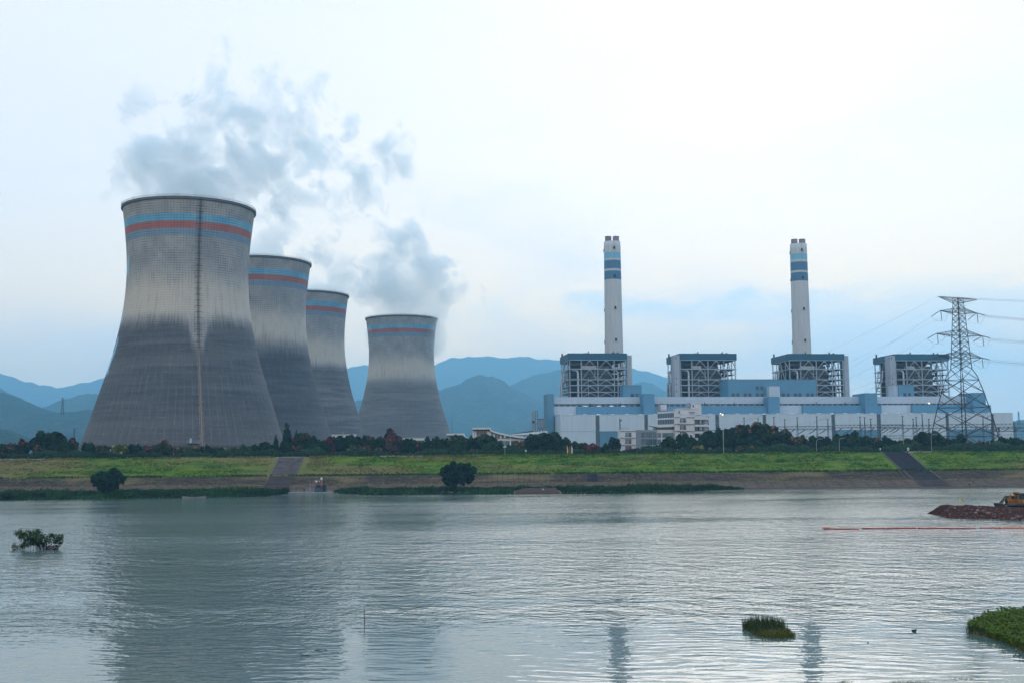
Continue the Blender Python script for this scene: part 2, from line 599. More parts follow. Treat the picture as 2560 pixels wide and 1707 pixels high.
DT = tuft_mat('dry_tufts', [(0.18, 0.155, 0.085), (0.22, 0.19, 0.11), (0.12, 0.12, 0.055)], 0.2)
pts = []
while len(pts) < 2600:
    X = rr.uniform(-300, 300)
    Y = rr.gauss(513.5, 1.2) if rr.random() < 0.5 else rr.uniform(513, 525)
    if Y < 505 or Y > 525 or on_ramp(X, Y):
        continue
    if rr.random() > 0.05 + 1.1 * max(0, mnoise.noise(Vector((X * 0.03, Y * 0.1, 2)))) + (0.5 if Y < 515 else 0):
        continue
    pts.append((X, Y, levz(Y)))
tufts('dry_grass', pts, 0.45, 0.35, DT, 'straw coloured dry grass on the stone bank', 12)

# ------------------------------------------------------------------ low shore flats with reeds
SHOREM = slope_mat('shore_mud', [(0.05, 0.055, 0.03), (0.07, 0.075, 0.035), (0.10, 0.085, 0.06)], 0.2)
def shore(name, prof, label):
    prof = [(P(px, 1200, y).x, y) for px, y in prof]
    mb = MB()
    vs, fs = [], []
    n = 140
    x0, x1 = prof[0][0], prof[-1][0]
    front = []
    for i in range(n + 1):
        X = x0 + (x1 - x0) * i / n
        for (xa, ya), (xb, yb) in zip(prof, prof[1:]):
            if xa <= X <= xb + 1e-6:
                yf = ya + (yb - ya) * (X - xa) / (xb - xa)
        yf += 2.2 * mnoise.noise(Vector((X * 0.08, 3.3, 0))) + 1.0 * mnoise.noise(Vector((X * 0.35, 1.3, 0)))
        yf = min(yf, 503)
        front.append((X, yf))
        for j in range(5):
            tt = j / 4
            vs.append((X, yf + (504.5 - yf) * tt, -0.25 + 1.0 * min(1, tt * 3) * min(1, (504.5 - yf) / 12)))
    for i in range(n):
        for j in range(4):
            a = i * 5 + j
            fs.append((a, a + 5, a + 6, a + 1))
    mb.add(vs, fs)
    tag(part(name, mb, SHOREM, None, smooth=True, fix=False), label, kind='structure')
    return front
fl = shore('shore_flat', [(-160, 434), (0, 436), (300, 439), (500, 447), (640, 456), (700, 468), (722, 500)], 'muddy shore below the stairway side of the bank')
fm = shore('shore_flat', [(830, 500), (850, 478), (900, 468), (950, 461), (1120, 462), (1290, 456), (1400, 455), (1560, 453), (1700, 470), (1790, 488), (1860, 502)], 'muddy shore below the middle of the bank')
REEDM = tuft_mat('reed_leaves', [(0.018, 0.050, 0.022), (0.028, 0.075, 0.025), (0.040, 0.085, 0.030)], 0.12)
def reeds(name, front, n, label, seed, skip=None, hk=1.0):
    rr = random.Random(seed)
    pts, hs = [], []
    x0, x1 = front[0][0], front[-1][0]
    vs, fs, tone = [], [], []
    while n > 0:
        i = rr.randrange(len(front) - 1)
        X = front[i][0] + rr.random() * (front[i + 1][0] - front[i][0])
        yf = front[i][1]
        dep = 504 - yf
        if dep < 2:
            if rr.random() < 0.98:
                continue
        tt = rr.random()
        Y = yf + 0.3 + dep * tt
        if skip and skip(X, Y):
            continue
        n -= 1
        clump = 0.62 + 0.65 * mnoise.noise(Vector((X * 0.045, Y * 0.05, seed + 2))) + 0.5 * mnoise.noise(Vector((X * 0.13, Y * 0.09, seed))) + 0.35 * mnoise.noise(Vector((X * 0.5, Y * 0.3, seed)))
        h = max(0.35, (0.5 + 1.9 * min(1, tt * 2.2) * min(1, dep / 18)) * clump * hk * rr.uniform(0.7, 1.2))
        z = -0.1 + 0.75 * min(1, tt * 3) * min(1, dep / 12)
        a = rr.uniform(0, PI)
        wv = rr.uniform(0.12, 0.34)
        lx, ly = rr.uniform(-.45, .45) * h, rr.uniform(-.45, .45) * h
        cx, cy = math.cos(a) * wv, math.sin(a) * wv
        b = len(vs)
        vs += [(X - cx, Y - cy, z - .1), (X + cx, Y + cy, z - .1), (X + cx * .8 + lx * .45, Y + cy * .8 + ly * .45, z + h * .62), (X + lx, Y + ly, z + h), (X - cx * .8 + lx * .45, Y - cy * .8 + ly * .45, z + h * .55)]
        fs.append((b, b + 1, b + 2, b + 3, b + 4))
        tone += [max(.45, clump) * rr.uniform(0.7, 1.5)] * 5
    me = bpy.data.meshes.new(name)
    me.from_pydata(vs, [], fs)
    at = me.attributes.new('tone', 'FLOAT', 'POINT')
    at.data.foreach_set('value', tone)
    me.materials.append(REEDM)
    return tag(link(name, me), label, kind='stuff')
xa, xb = P(1284, 1225, 470).x, P(1403, 1225, 470).x
reeds('shore_reeds', fl, 17000, 'dense dark reeds along the shore under the largest tower', 5)
reeds('shore_reeds', fm, 17000, 'dense dark reeds along the middle of the far shore', 6, skip=lambda X, Y: xa < X < xb and Y < 484)

# ------------------------------------------------------------------ hills
def forest(name, c0, c1, sc):
    m = bpy.data.materials.new(name)
    m.use_nodes = True
    t = NT(m.node_tree)
    b = t.n['Principled BSDF']
    b.inputs['Roughness'].default_value = 1.0
    b.inputs['Specular IOR Level'].default_value = 0.0
    n = t.noise(t.pos(), sc, 6.0, 0.65)
    n2 = t.noise(t.pos(), sc * 0.12, 4.0, 0.55)
    c = t.mix(t.sstep(n, 0.38, 0.62), c0, c1)
    c = t.mix(t.sstep(n2, 0.40, 0.62, 0.0, 0.5), c, tuple(k * 0.55 for k in c0))
    t.put(b.inputs['Base Color'], c)
    t.put(b.inputs['Normal'], t.bump(n, 8.0))
    return m
FORA = forest('hill_forest', (0.008, 0.018, 0.010), (0.040, 0.056, 0.030), 0.030)
def hill(pts, Y, depth, label, rough, seed, step, extend=True):
    """ridge whose crest passes through the given skyline points at distance Y, with slopes falling both ways"""
    W = [(P(px, py, Y).x, P(px, py, Y).z) for px, py in pts]
    def crest(X):
        if X <= W[0][0]:
            return max(ZG - 5, W[0][1] - (W[0][0] - X) * 0.28)
        if X >= W[-1][0]:
            return max(ZG - 5, W[-1][1] - (X - W[-1][0]) * 0.28)
        for i in range(len(W) - 1):
            if W[i][0] <= X <= W[i + 1][0]:
                tt = (X - W[i][0]) / (W[i + 1][0] - W[i][0])
                tt = tt * tt * (3 - 2 * tt) * 0.2 + tt * 0.8
                return W[i][1] + (W[i + 1][1] - W[i][1]) * tt
    ext = max(300, max(z for _, z in W) / 0.28)
    x0, x1 = max(-14300, W[0][0] - ext), min(14300, W[-1][0] + ext)
    nx = int((x1 - x0) / step)
    ny = 46
    vs, fs = [], []
    for i in range(nx + 1):
        X = x0 + (x1 - x0) * i / nx
        c = crest(X) - ZG
        for j in range(ny + 1):
            q = j / ny * 2 - 1                     # -1 front, 0 crest, 1 back
            Yv = Y + q * depth
            ang = X * 4.0 / depth
            spur = mnoise.noise(Vector((ang, q * 0.8, seed)))
            fall = max(0.0, 1 - abs(q) ** (1.15 + 0.45 * spur))
            e = mnoise.fractal(Vector((X * 0.9 / step / 5, Yv * 0.9 / step / 5, seed)), 1.0, 2.0, 4) * rough
            if abs(q) < 0.3:
                e *= 0.35 + 0.65 * abs(q) / 0.3
            e += rough * 0.30 * mnoise.noise(Vector((X / step * 0.6, Yv / step * 0.6, seed + 9)))
            vs.append((X, Yv, ZG - 6 + max(0, c + 6) * fall + e * min(1, fall * 3)))
    for i in range(nx):
        for j in range(ny):
            a = i * (ny + 1) + j
            fs.append((a, a + ny + 1, a + ny + 2, a + 1))
    mb = MB()
    mb.add(vs, fs)
    return tag(part('hill', mb, FORA, None, smooth=True, fix=False), label, kind='structure')
hill([(-260, 960), (-120, 925), (0, 932), (19, 940), (38, 946), (61, 955), (75, 953), (99, 963), (124, 963), (145, 968), (166, 964), (184, 964), (210, 956), (226, 956), (254, 943), (272, 941), (330, 930), (420, 950), (560, 925), (700, 940), (820, 930), (867, 922), (909, 911), (940, 920), (1010, 925), (1088, 912), (1133, 893), (1154, 895), (1180, 891), (1219, 890), (1260, 894), (1306, 892), (1350, 896), (1395, 899), (1470, 905), (1540, 908), (1579, 919), (1598, 926), (1616, 926), (1639, 932), (1663, 943), (1740, 975), (1850, 1010), (2000, 1040)], 13200, 2800, 'far pale blue mountain range on the skyline', 45, 1.3, 34)
hill([(-200, 985), (-60, 968), (0, 972), (40, 990), (95, 1020), (134, 1018), (180, 996), (210, 986), (250, 984), (330, 960), (450, 985), (620, 1000), (800, 1010), (880, 1010), (905, 998), (960, 1005), (1070, 975), (1102, 975), (1143, 963), (1165, 948), (1185, 941), (1197, 938), (1214, 942), (1230, 940), (1255, 952), (1279, 968), (1310, 984), (1344, 1000), (1400, 1012)], 7050, 1500, 'mid blue mountain with a pointed summit beyond the fourth cooling tower', 27, 4.1, 18)
hill([(1180, 1010), (1240, 985), (1279, 962), (1310, 946), (1350, 934), (1395, 925), (1440, 930), (1500, 950), (1560, 965), (1583, 960), (1604, 954), (1631, 958), (1680, 985), (1760, 1015)], 8400, 1350, 'rounded blue mountain behind the boiler houses', 27, 6.4, 21)
hill([(-320, 950), (-120, 965), (0, 981), (19, 987), (57, 1002), (82, 1013), (115, 1025), (134, 1030), (164, 1032), (180, 1029), (201, 1029), (239, 1023), (300, 1015), (380, 1030), (480, 1060)], 4800, 1300, 'forested hill behind the foot of the largest cooling tower', 13, 8.2, 7)
hill([(-300, 1030), (-100, 1050), (0, 1072), (29, 1087), (61, 1099), (90, 1112), (130, 1124)], 2900, 560, 'low wooded spur at the edge of the plain', 7, 2.2, 6)
hill([(840, 1075), (900, 1060), (980, 1055), (1060, 1052), (1110, 1050), (1134, 1047), (1160, 1052), (1197, 1056), (1230, 1060), (1252, 1061), (1265, 1056), (1290, 1051), (1322, 1048), (1370, 1045), (1450, 1058), (1560, 1080)], 6200, 1150, 'low wooded ridge behind the curved roof hall', 13, 5.5, 9)
hill([(2440, 1100), (2500, 1072), (2533, 1054), (2560, 1047), (2640, 1040), (2760, 1060)], 5400, 1000, 'small blue hill beyond the end of the turbine hall', 12, 3.9, 9)
# ================================================================== COOLING TOWERS
TY = 688.0
def tw(y, wpx):
    c = P(470, y, TY)
    l, r_ = P(470 - wpx / 2, y, TY), P(470 + wpx / 2, y, TY)
    return (r_.x - l.x) / 2 * 0.985, c.z - ZG
TPROF = [tw(y, w_) for y, w_ in ((1122, 507), (1110, 498), (1082, 478), (1038, 449), (992, 420), (949, 392), (903, 362), (847, 335), (791, 313), (745, 301.5), (700, 297), (673, 296.5), (640, 299), (606, 304.5), (570, 312), (533, 321.5))]
RIMZ = P(470, 528, TY).z - ZG
LIPZ = TPROF[0][1]
def interp_prof(z):
    for (r0, z0), (r1, z1) in zip(TPROF, TPROF[1:]):
        if z <= z1:
            return r0 + (r1 - r0) * (z - z0) / (z1 - z0)
    r0, z0 = TPROF[-2]
    r1, z1 = TPROF[-1]
    return r1 + (r1 - r0) * (z - z1) / (z1 - z0)
def smooth_r(z):
    return sum(interp_prof(z + k) for k in (-6, -3, 0, 3, 6)) / 5 if LIPZ + 7 < z < RIMZ - 7 else interp_prof(z)
def zfront(y):
    return P(480, y, TY - 37).z - ZG
BZ = [zfront(y) for y in (532.6, 551.6, 569.9, 587.3)]

def tower_mat(name, ladder_az, stain, dirt, seed, emblem=None):
    m = bpy.data.materials.new(name)
    m.use_nodes = True
    t = NT(m.node_tree)
    b = t.n['Principled BSDF']
    b.inputs['Roughness'].default_value = 0.9
    b.inputs['Specular IOR Level'].default_value = 0.2
    p = t.coord()
    x, y, z = t.sep(p)
    th = t.m('ARCTAN2', x, t.m('MULTIPLY', y, -1.0))       # 0 faces the river
    arc = t.m('MULTIPLY', th, 45.0)
    av = t.comb(arc, z, float(seed))
    # streaks hanging down, bands running round, blotches
    streak = t.noise(t.comb(t.m('MULTIPLY', arc, 0.55), t.m('MULTIPLY', z, 0.035), float(seed)), 1.0, 5.0, 0.65)
    hband = t.noise(t.comb(t.m('MULTIPLY', arc, 0.03), t.m('MULTIPLY', z, 0.45), float(seed) + 4), 1.0, 4.0, 0.6)
    blot = t.noise(av, 0.06, 5.0, 0.6)
    fine = t.noise(av, 0.8, 3.0, 0.6)
    # clean upper shell: grey, paler towards the throat where rain washes it
    pale = t.m('MULTIPLY', t.sstep(z, stain - 6, stain + 6), t.sstep(t.m('ADD', z, t.m('MULTIPLY', t.m('SUBTRACT', blot, 0.5), 26.0)), stain + 34, stain + 16))
    up = t.mix(t.sstep(blot, 0.35, 0.65), (0.25, 0.262, 0.272), (0.325, 0.333, 0.335))
    up = t.mix(pale, up, (0.46, 0.435, 0.385))
    up = t.mix(t.sstep(streak, 0.52, 0.72, 0.0, 0.45), up, (0.13, 0.15, 0.165))
    # formwork joints: dark lines on the clean part, pale lime lines on the stained part
    nv, lift = 132.0, 1.45
    fa = t.m('FRACT', t.m('MULTIPLY', th, nv / (2 * PI)))
    fz = t.m('FRACT', t.m('DIVIDE', z, lift))
    jv = t.sstep(t.m('ABSOLUTE', t.m('SUBTRACT', fa, 0.5)), 0.30, 0.48)
    jz = t.sstep(t.m('ABSOLUTE', t.m('SUBTRACT', fz, 0.5)), 0.28, 0.48)
    mask = t.noise(av, 0.13, 5.0, 0.65)
    dv = t.m('MULTIPLY', jv, t.sstep(t.noise(t.comb(t.m('FLOOR', t.m('MULTIPLY', th, nv / (2 * PI))), t.m('MULTIPLY', z, 0.09), 2.0 + seed), 1.0, 3.0, 0.7), 0.40, 0.62))
    dz = t.m('MULTIPLY', jz, t.sstep(mask, 0.40, 0.60, 0.25, 0.90))
    gl = t.m('MAXIMUM', t.m('MULTIPLY', dv, 0.85), dz)
    gl = t.m('MULTIPLY', gl, t.m('SUBTRACT', 1.0, t.m('MULTIPLY', pale, 0.65)))
    # painted stripes
    wob = t.m('ADD', z, t.m('MULTIPLY', t.m('SUBTRACT', fine, 0.5), 0.5))
    c = up
    worn = t.noise(t.comb(t.m('FLOOR', t.m('MULTIPLY', th, 3.2)), 0.0, float(seed)), 7.3, 0.0)
    blue = t.mix(t.sstep(worn, 0.4, 0.6, 0.0, 0.6), (0.12, 0.33, 0.50), (0.20, 0.40, 0.53))
    red = t.mix(t.sstep(worn, 0.42, 0.62, 0.0, 0.55), (0.33, 0.11, 0.095), (0.37, 0.165, 0.145))
    def bandmask(lo, hi, e=0.25):
        return t.m('MULTIPLY', t.sstep(wob, lo - e, lo + e), t.sstep(wob, hi + e, hi - e))
    c = t.mix(bandmask(BZ[1], BZ[0]), c, blue)
    c = t.mix(bandmask(BZ[2], BZ[1]), c, red)
    c = t.mix(t.m('MULTIPLY', bandmask(BZ[3], BZ[2], 0.8), t.sstep(streak, 0.75, 0.40, 0.45, 0.95)), c, (0.135, 0.245, 0.36))
    c = t.mix(t.m('MULTIPLY', gl, 0.85), c, (0.060, 0.075, 0.09))
    # soot and algae on the lower half, washed away beside the ladder
    dth = t.m('SUBTRACT', th, ladder_az)
    wash = t.m('EXPONENT', t.m('MULTIPLY', t.m('MULTIPLY', dth, dth), -70.0))
    line = t.m('ADD', stain, t.m('MULTIPLY', t.m('SUBTRACT', streak, 0.5), 16.0))
    line = t.m('ADD', line, t.m('MULTIPLY', t.m('SUBTRACT', blot, 0.5), 13.0))
    line = t.m('SUBTRACT', line, t.m('MULTIPLY', wash, dirt['dip']))
    dark = t.sstep(t.m('SUBTRACT', line, z), -dirt['soft'], dirt['soft'])
    low = t.mix(t.sstep(hband, 0.35, 0.68), dirt['a'], dirt['b'])
    wide = t.noise(t.comb(t.m('MULTIPLY', arc, 0.012), t.m('MULTIPLY', z, 0.11), float(seed) + 11), 1.0, 3.0, 0.6)
    low = t.mix(t.sstep(wide, 0.46, 0.62, 0.0, dirt.get('band', 0.25)), low, (0.20, 0.205, 0.21))
    low = t.mix(t.sstep(z, stain * 0.50, 6.0, 0.0, 0.55), low, dirt['c'])
    low = t.mix(t.sstep(fine, 0.40, 0.70, 0.0, 0.30), low, (0.05, 0.055, 0.062))
    low = t.mix(t.sstep(streak, 0.46, 0.66, 0.0, 0.40), low, dirt['b'])
    vs_ = t.noise(t.comb(t.m('MULTIPLY', arc, 1.7), t.m('MULTIPLY', z, 0.08), float(seed) + 17), 1.0, 4.0, 0.7)
    low = t.mix(t.sstep(vs_, 0.50, 0.70, 0.0, 0.45), low, (0.17, 0.185, 0.20))
    bigl = t.m('FRACT', t.m('DIVIDE', z, lift * 3))
    lj = t.m('MULTIPLY', t.sstep(t.m('ABSOLUTE', t.m('SUBTRACT', bigl, 0.5)), 0.42, 0.48), t.sstep(t.noise(t.comb(t.m('MULTIPLY', arc, 0.16), t.m('FLOOR', t.m('DIVIDE', z, lift * 3)), 6.0 + seed), 1.0, 4.0, 0.7), 0.48, 0.66))
    fb = t.m('FRACT', t.m('MULTIPLY', th, 72.0 / (2 * PI)))
    lv = t.m('MULTIPLY', t.sstep(t.m('ABSOLUTE', t.m('SUBTRACT', fb, 0.5)), 0.435, 0.48), t.sstep(t.noise(t.comb(t.m('FLOOR', t.m('MULTIPLY', th, 72.0 / (2 * PI))), t.m('MULTIPLY', z, 0.10), 8.0 + seed), 1.3, 3.0, 0.7), 0.42, 0.62))
    lv = t.m('MULTIPLY', lv, t.sstep(z, stain - 10, stain - 34))
    low = t.mix(t.m('MULTIPLY', t.m('MAXIMUM', lj, t.m('MULTIPLY', lv, 0.62)), dirt['lime']), low, (0.24, 0.26, 0.27))
    low = t.mix(t.m('MULTIPLY', t.m('MAXIMUM', t.m('MULTIPLY', jv, 0.5), jz), 0.20), low, (0.035, 0.04, 0.047))
    c = t.mix(dark, c, low)
    # tan washed strip under the ladder
    strip = t.m('MULTIPLY', t.sstep(t.m('ADD', t.m('ABSOLUTE', dth), t.m('MULTIPLY', t.m('SUBTRACT', fine, 0.5), 0.03)), 0.026, 0.014), t.sstep(z, stain + 8, stain - 14))
    c = t.mix(t.m('MULTIPLY', strip, dirt['strip']), c, (0.27, 0.225, 0.19))
    soot = t.m('MULTIPLY', t.sstep(t.m('ABSOLUTE', dth), 0.055, 0.015), t.sstep(t.m('ADD', z, t.m('MULTIPLY', streak, 12.0)), stain + 4, stain + 40))
    c = t.mix(t.m('MULTIPLY', soot, dirt['strip'] * 0.22), c, (0.065, 0.075, 0.085))
    if emblem:
        # faded pale blue mural round the west side, only its edge shows
        e1 = t.noise(t.comb(t.m('MULTIPLY', arc, 0.09), t.m('MULTIPLY', z, 0.055), 21.0), 1.0, 1.0, 0.4)
        side = t.m('MULTIPLY', t.sstep(th, -0.96, -1.01), t.sstep(z, 50.0, 56.0))
        side = t.m('MULTIPLY', side, t.sstep(z, RIMZ - 28.0, RIMZ - 33.0))
        c = t.mix(t.m('MULTIPLY', t.m('MULTIPLY', side, t.sstep(e1, 0.47, 0.52)), 0.9), c, (0.25, 0.52, 0.68))
    t.put(b.inputs['Base Color'], c)
    hgt = t.m('MULTIPLY', t.m('MAXIMUM', jv, jz), -0.05)
    t.put(b.inputs['Normal'], t.bump(hgt, 1.0, 0.6))
    return m

DIRT1 = dict(a=(0.060, 0.066, 0.078), b=(0.095, 0.102, 0.113), c=(0.130, 0.122, 0.125), dip=20.0, soft=6.5, lime=0.75, strip=0.9)
DIRT2 = dict(a=(0.0493, 0.0595, 0.0748), b=(0.0748, 0.085, 0.1003), c=(0.10, 0.105, 0.115), dip=0.0, soft=12.0, lime=0.25, strip=0.0)
DIRT3 = dict(a=(0.085, 0.092, 0.105), b=(0.150, 0.155, 0.160), c=(0.12, 0.12, 0.13), dip=0.0, soft=6.0, lime=0.35, strip=0.0, band=0.8)
DIRT4 = dict(a=(0.120, 0.128, 0.140), b=(0.175, 0.178, 0.180), c=(0.14, 0.142, 0.15), dip=0.0, soft=12.0, lime=0.30, strip=0.0, band=0.8)
RIMMAT = mat('rim_concrete', (0.10, 0.11, 0.12), 0.85, 0.15)
COLMAT = mat('inlet_concrete', (0.20, 0.21, 0.22), 0.9, 0.15)
LADM = mat('ladder_steel', (0.035, 0.04, 0.045), 0.7)
n_lat = 144
prof = []
zz = LIPZ
while zz < RIMZ - 0.01:
    prof.append((smooth_r(zz), zz))
    zz += 2.4
prof.append((smooth_r(RIMZ), RIMZ))
inner = [(r_ - 0.7, z) for r_, z in reversed(prof)]
shell_mb = MB()
shell_mb.lathe(prof + inner, n_lat, closed=True)
RR = smooth_r(RIMZ)
rim_mb = MB().lathe([(RR - 0.6, RIMZ - 1.5), (RR + 0.85, RIMZ - 1.0), (RR + 0.85, RIMZ + 0.4), (RR + 0.7, RIMZ + 0.4), (RR + 0.7, RIMZ - 0.2), (RR - 0.6, RIMZ - 0.2)], n_lat, closed=True)
rail_mb = MB()
for h in (0.95, 1.45):
    rail_mb.lathe([(RR + 0.72, RIMZ + h), (RR + 0.80, RIMZ + h), (RR + 0.80, RIMZ + h + 0.09), (RR + 0.72, RIMZ + h + 0.09)], n_lat, closed=True)
for k in range(n_lat):
    a = 2 * PI * k / n_lat
    cx, cy = (RR + 0.76) * math.cos(a), (RR + 0.76) * math.sin(a)
    rail_mb.box(cx - .05, cx + .05, cy - .05, cy + .05, RIMZ + .55, RIMZ + 1.5)
col_mb = MB().tube([(0, 0, 0), (0, 0, 1)], 0.5, 8)
ME_RIM = rim_mb.mesh('rim', RIMMAT)
ME_RAIL = rail_mb.mesh('rim_railing', STEELD)
ME_COL = col_mb.mesh('inlet_column', COLMAT)
ME_BASIN = MB().lathe([(TPROF[0][0] + 3, 0), (TPROF[0][0] + 3, 2.2), (TPROF[0][0] + 2.5, 2.2), (TPROF[0][0] + 2.5, 0)], 96).mesh('basin_wall', CONCL)
ME_ROD = MB().tube([(0, 0, 0), (0, 0, 4.2)], 0.09, 5, r1=0.03).mesh('lightning_rod', STEELD)
for me in (ME_RIM, ME_RAIL, ME_COL, ME_BASIN, ME_ROD):
    fix_normals(me)

def cooling_tower(cx_px, rim_y, Y, label, material, rods, ladder=None):
    c = P(cx_px, rim_y, Y)
    t = thing('cooling_tower', label, 'cooling tower', (c.x, Y, ZG), 0, 'hyperbolic cooling towers of the power station')
    me = shell_mb.mesh('shell', material, True)
    fix_normals(me)
    link('shell', me, t)
    link('rim', ME_RIM, t)
    link('railing', ME_RAIL, t)
    link('basin_wall', ME_BASIN, t)
    nc = 44
    rb = TPROF[0][0]
    for k in range(nc):
        for sgn in (-1, 1):
            a0, a1 = 2 * PI * k / nc, 2 * PI * (k + 0.5 * sgn) / nc
            p0 = Vector(((rb + 2.0) * math.cos(a0), (rb + 2.0) * math.sin(a0), 0))
            p1 = Vector(((rb - .4) * math.cos(a1), (rb - .4) * math.sin(a1), LIPZ + 0.2))
            o = link('inlet_column', ME_COL, t)
            dv = p1 - p0
            o.matrix_local = Matrix.Translation(p0) @ dv.to_track_quat('Z', 'Y').to_matrix().to_4x4() @ Matrix.Diagonal((1, 1, dv.length, 1))
    for a in rods:
        link('lightning_rod', ME_ROD, t, ((RR + 0.75) * math.sin(a), -(RR + 0.75) * math.cos(a), RIMZ + 0.4))
    return t

AZL = 0.436
t1 = cooling_tower(474, 528, TY, 'largest cooling tower, closest to the river, with a caged ladder up its stained shell', tower_mat('shell_weathered', AZL, zfront(797), DIRT1, 1, True), (-1.2, -0.65, -0.17, 0.10, 0.35, 0.95, 2.2, 3.4))
cooling_tower(650, 658, 883, 'second cooling tower, half hidden behind the largest one, smooth dark lower shell', tower_mat('shell_dark_lower', 9.0, LIPZ + (RIMZ - LIPZ) * 0.545, DIRT2, 2, True), (-0.3, 0.1, 0.6, 1.1, 2.2, 3.6))
cooling_tower(766, 739, 1063, 'third cooling tower, narrow visible strip behind the second one', tower_mat('shell_banded', 9.0, LIPZ + (RIMZ - LIPZ) * 0.535, DIRT3, 3), (0.2, 0.9, 2.2, 3.6))
cooling_tower(1004, 793, 1250, 'small looking fourth cooling tower standing apart with pale grey brown shell', tower_mat('shell_pale', 9.0, LIPZ + (RIMZ - LIPZ) * 0.52, DIRT4, 4), (-0.9, 0.1, 0.8, 2.2, 3.6))

# caged ladder on the first tower
def onshell(z, off, da=0.0):
    r_ = smooth_r(z) + off
    return Vector((r_ * math.sin(AZL + da), -r_ * math.cos(AZL + da), z))
zs = [LIPZ + (RIMZ - LIPZ) * k / 60 for k in range(61)]
for da in (-0.011, 0.011):
    part('ladder_rail', MB().tube([onshell(z, 0.55, da) for z in zs], 0.11, 5), LADM, t1)
ME_BR = MB()
ME_BR.box(-1.9, 1.9, -0.10, 0.10, -0.09, 0.09).box(-0.12, 0.12, -1.5, 0.1, -0.09, 0.09)
for sgn in (-1, 1):
    ME_BR.add([(sgn * 1.9, -.1, -.09), (sgn * 1.9, .1, .09), (sgn * 2.5, -.1, -1.2), (sgn * 2.5, .1, -1.0)], [(0, 1, 3, 2)])
ME_BRM = ME_BR.mesh('ladder_bracket', LADM)
z = zfront(868)
while z < RIMZ - 4:
    o = link('ladder_bracket', ME_BRM, t1, onshell(z, 0.9), AZL)
    z += 3.45
part('ladder_cage', MB().tube([onshell(z, 1.25) for z in zs if z > zfront(840)], 0.09, 5), LADM, t1)
# inspection platform with door near the foot
zp = zfront(1107)
f0 = onshell(zp, 0.0, -0.085)
pm = MB()
pm.box(-3.4, 3.4, -2.6, 0.6, -0.25, 0.0)
for k in range(7):
    pm.box(-3.4 + k * 1.1, -3.3 + k * 1.1, -2.6, -2.5, 0, 1.1)
pm.box(-3.4, 3.4, -2.6, -2.5, 1.02, 1.12)
o = part('inspection_platform', pm, mat('galvanised', (0.30, 0.36, 0.40), 0.5), t1, loc=f0)
o.rotation_euler = (0, 0, AZL - 0.085)
dm = MB()
dm.box(-0.55, 0.55, -0.45, 0.5, 0, 1.5)
vs = [(0.55 * math.cos(PI * k / 8), 1.5 + 1.1 * math.sin(PI * k / 8)) for k in range(9)]
dm.prism([(v[0], v[1]) for v in vs], -0.45, 0.5, 1)
link('inspection_door', dm.mesh('inspection_door', mat('door_white', (0.42, 0.50, 0.54), 0.5)), o, (-1.2, 0, 0))
sm = MB()
for k in range(9):
    sm.box(-0.5 + k * 0.62, 0.1 + k * 0.62, -2.4, -1.2, -0.4 - k * 0.62, -0.3 - k * 0.62)
link('platform_stair', sm.mesh('platform_stair', STEEL), o, (3.2, 0, 0))

# ================================================================== STEAM
SQ = 2.4
def steam_mat(name, blobs, dens, seed, amp=1.0, sc=0.035, col=(0.79, 0.93, 1.0), step=0.20):
    m = bpy.data.materials.new(name)
    m.use_nodes = True
    t = NT(m.node_tree)
    t.n.remove(t.n['Principled BSDF'])
    p = t.pos()
    wv = t.noise(p, sc * 0.45, 1.0, 0.5, out=1)
    wv2 = t.noise(p, sc * 1.7, 2.0, 0.5, out=1)
    pw = t.vm('ADD', p, t.vm('SCALE', t.vm('SUBTRACT', wv, (0.5, 0.5, 0.5)), scale=38.0))
    pw = t.vm('ADD', pw, t.vm('SCALE', t.vm('SUBTRACT', wv2, (0.5, 0.5, 0.5)), scale=13.0))
    pw = t.vm('MULTIPLY', pw, (1, SQ, 1))
    f = None
    for c, r_, k in blobs:
        v = t.m('MULTIPLY_ADD', t.vm('DISTANCE', pw, (c[0], c[1] * SQ, c[2])), -k / (r_ * 1.3), k)
        f = v if f is None else t.m('SMOOTH_MAX', f, v, 0.3)
    n = t.noise(t.vm('MULTIPLY', pw, (1, 0.45 / SQ, 1)), sc * 1.15, 9.0, 0.66)
    v = t.m('ADD', t.m('SUBTRACT', f, 0.50), t.m('MULTIPLY', t.m('SUBTRACT', n, 0.5), 5.5 * amp))
    dn = t.m('MULTIPLY', t.m('MULTIPLY', t.sstep(v, 0.0, 0.30), t.sstep(f, 0.0, 0.22)), dens)
    pv = t.node('ShaderNodeVolumePrincipled')
    pv.inputs['Color'].default_value = (*col, 1)
    pv.inputs['Anisotropy'].default_value = 0.5
    t.put(pv.inputs['Density'], dn)
    t.l.new(pv.outputs[0], t.n['Material Output'].inputs['Volume'])
    m.cycles.volume_step_rate = step
    return m

def hull(name, blobs, material, label, cat='steam', group=None, voxel=5.0, grow=1.42):
    bm = bmesh.new()
    for c, r_, k in blobs:
        bmesh.ops.create_icosphere(bm, subdivisions=2, radius=r_ * grow, matrix=Matrix.Translation(c) @ Matrix.Diagonal((1, 0.62, 1, 1)))
    me = bpy.data.meshes.new(name)
    bm.to_mesh(me)
    bm.free()
    o = bpy.data.objects.new(name, me)
    COL.objects.link(o)
    md = o.modifiers.new('remesh', 'REMESH')
    md.mode = 'VOXEL'
    md.voxel_size = voxel
    dg = bpy.context.evaluated_depsgraph_get()
    nm = bpy.data.meshes.new_from_object(o.evaluated_get(dg))
    o.modifiers.clear()
    o.data = nm
    nm.name = name
    nm.materials.clear()
    nm.materials.append(material)
    return tag(o, label, cat, group)

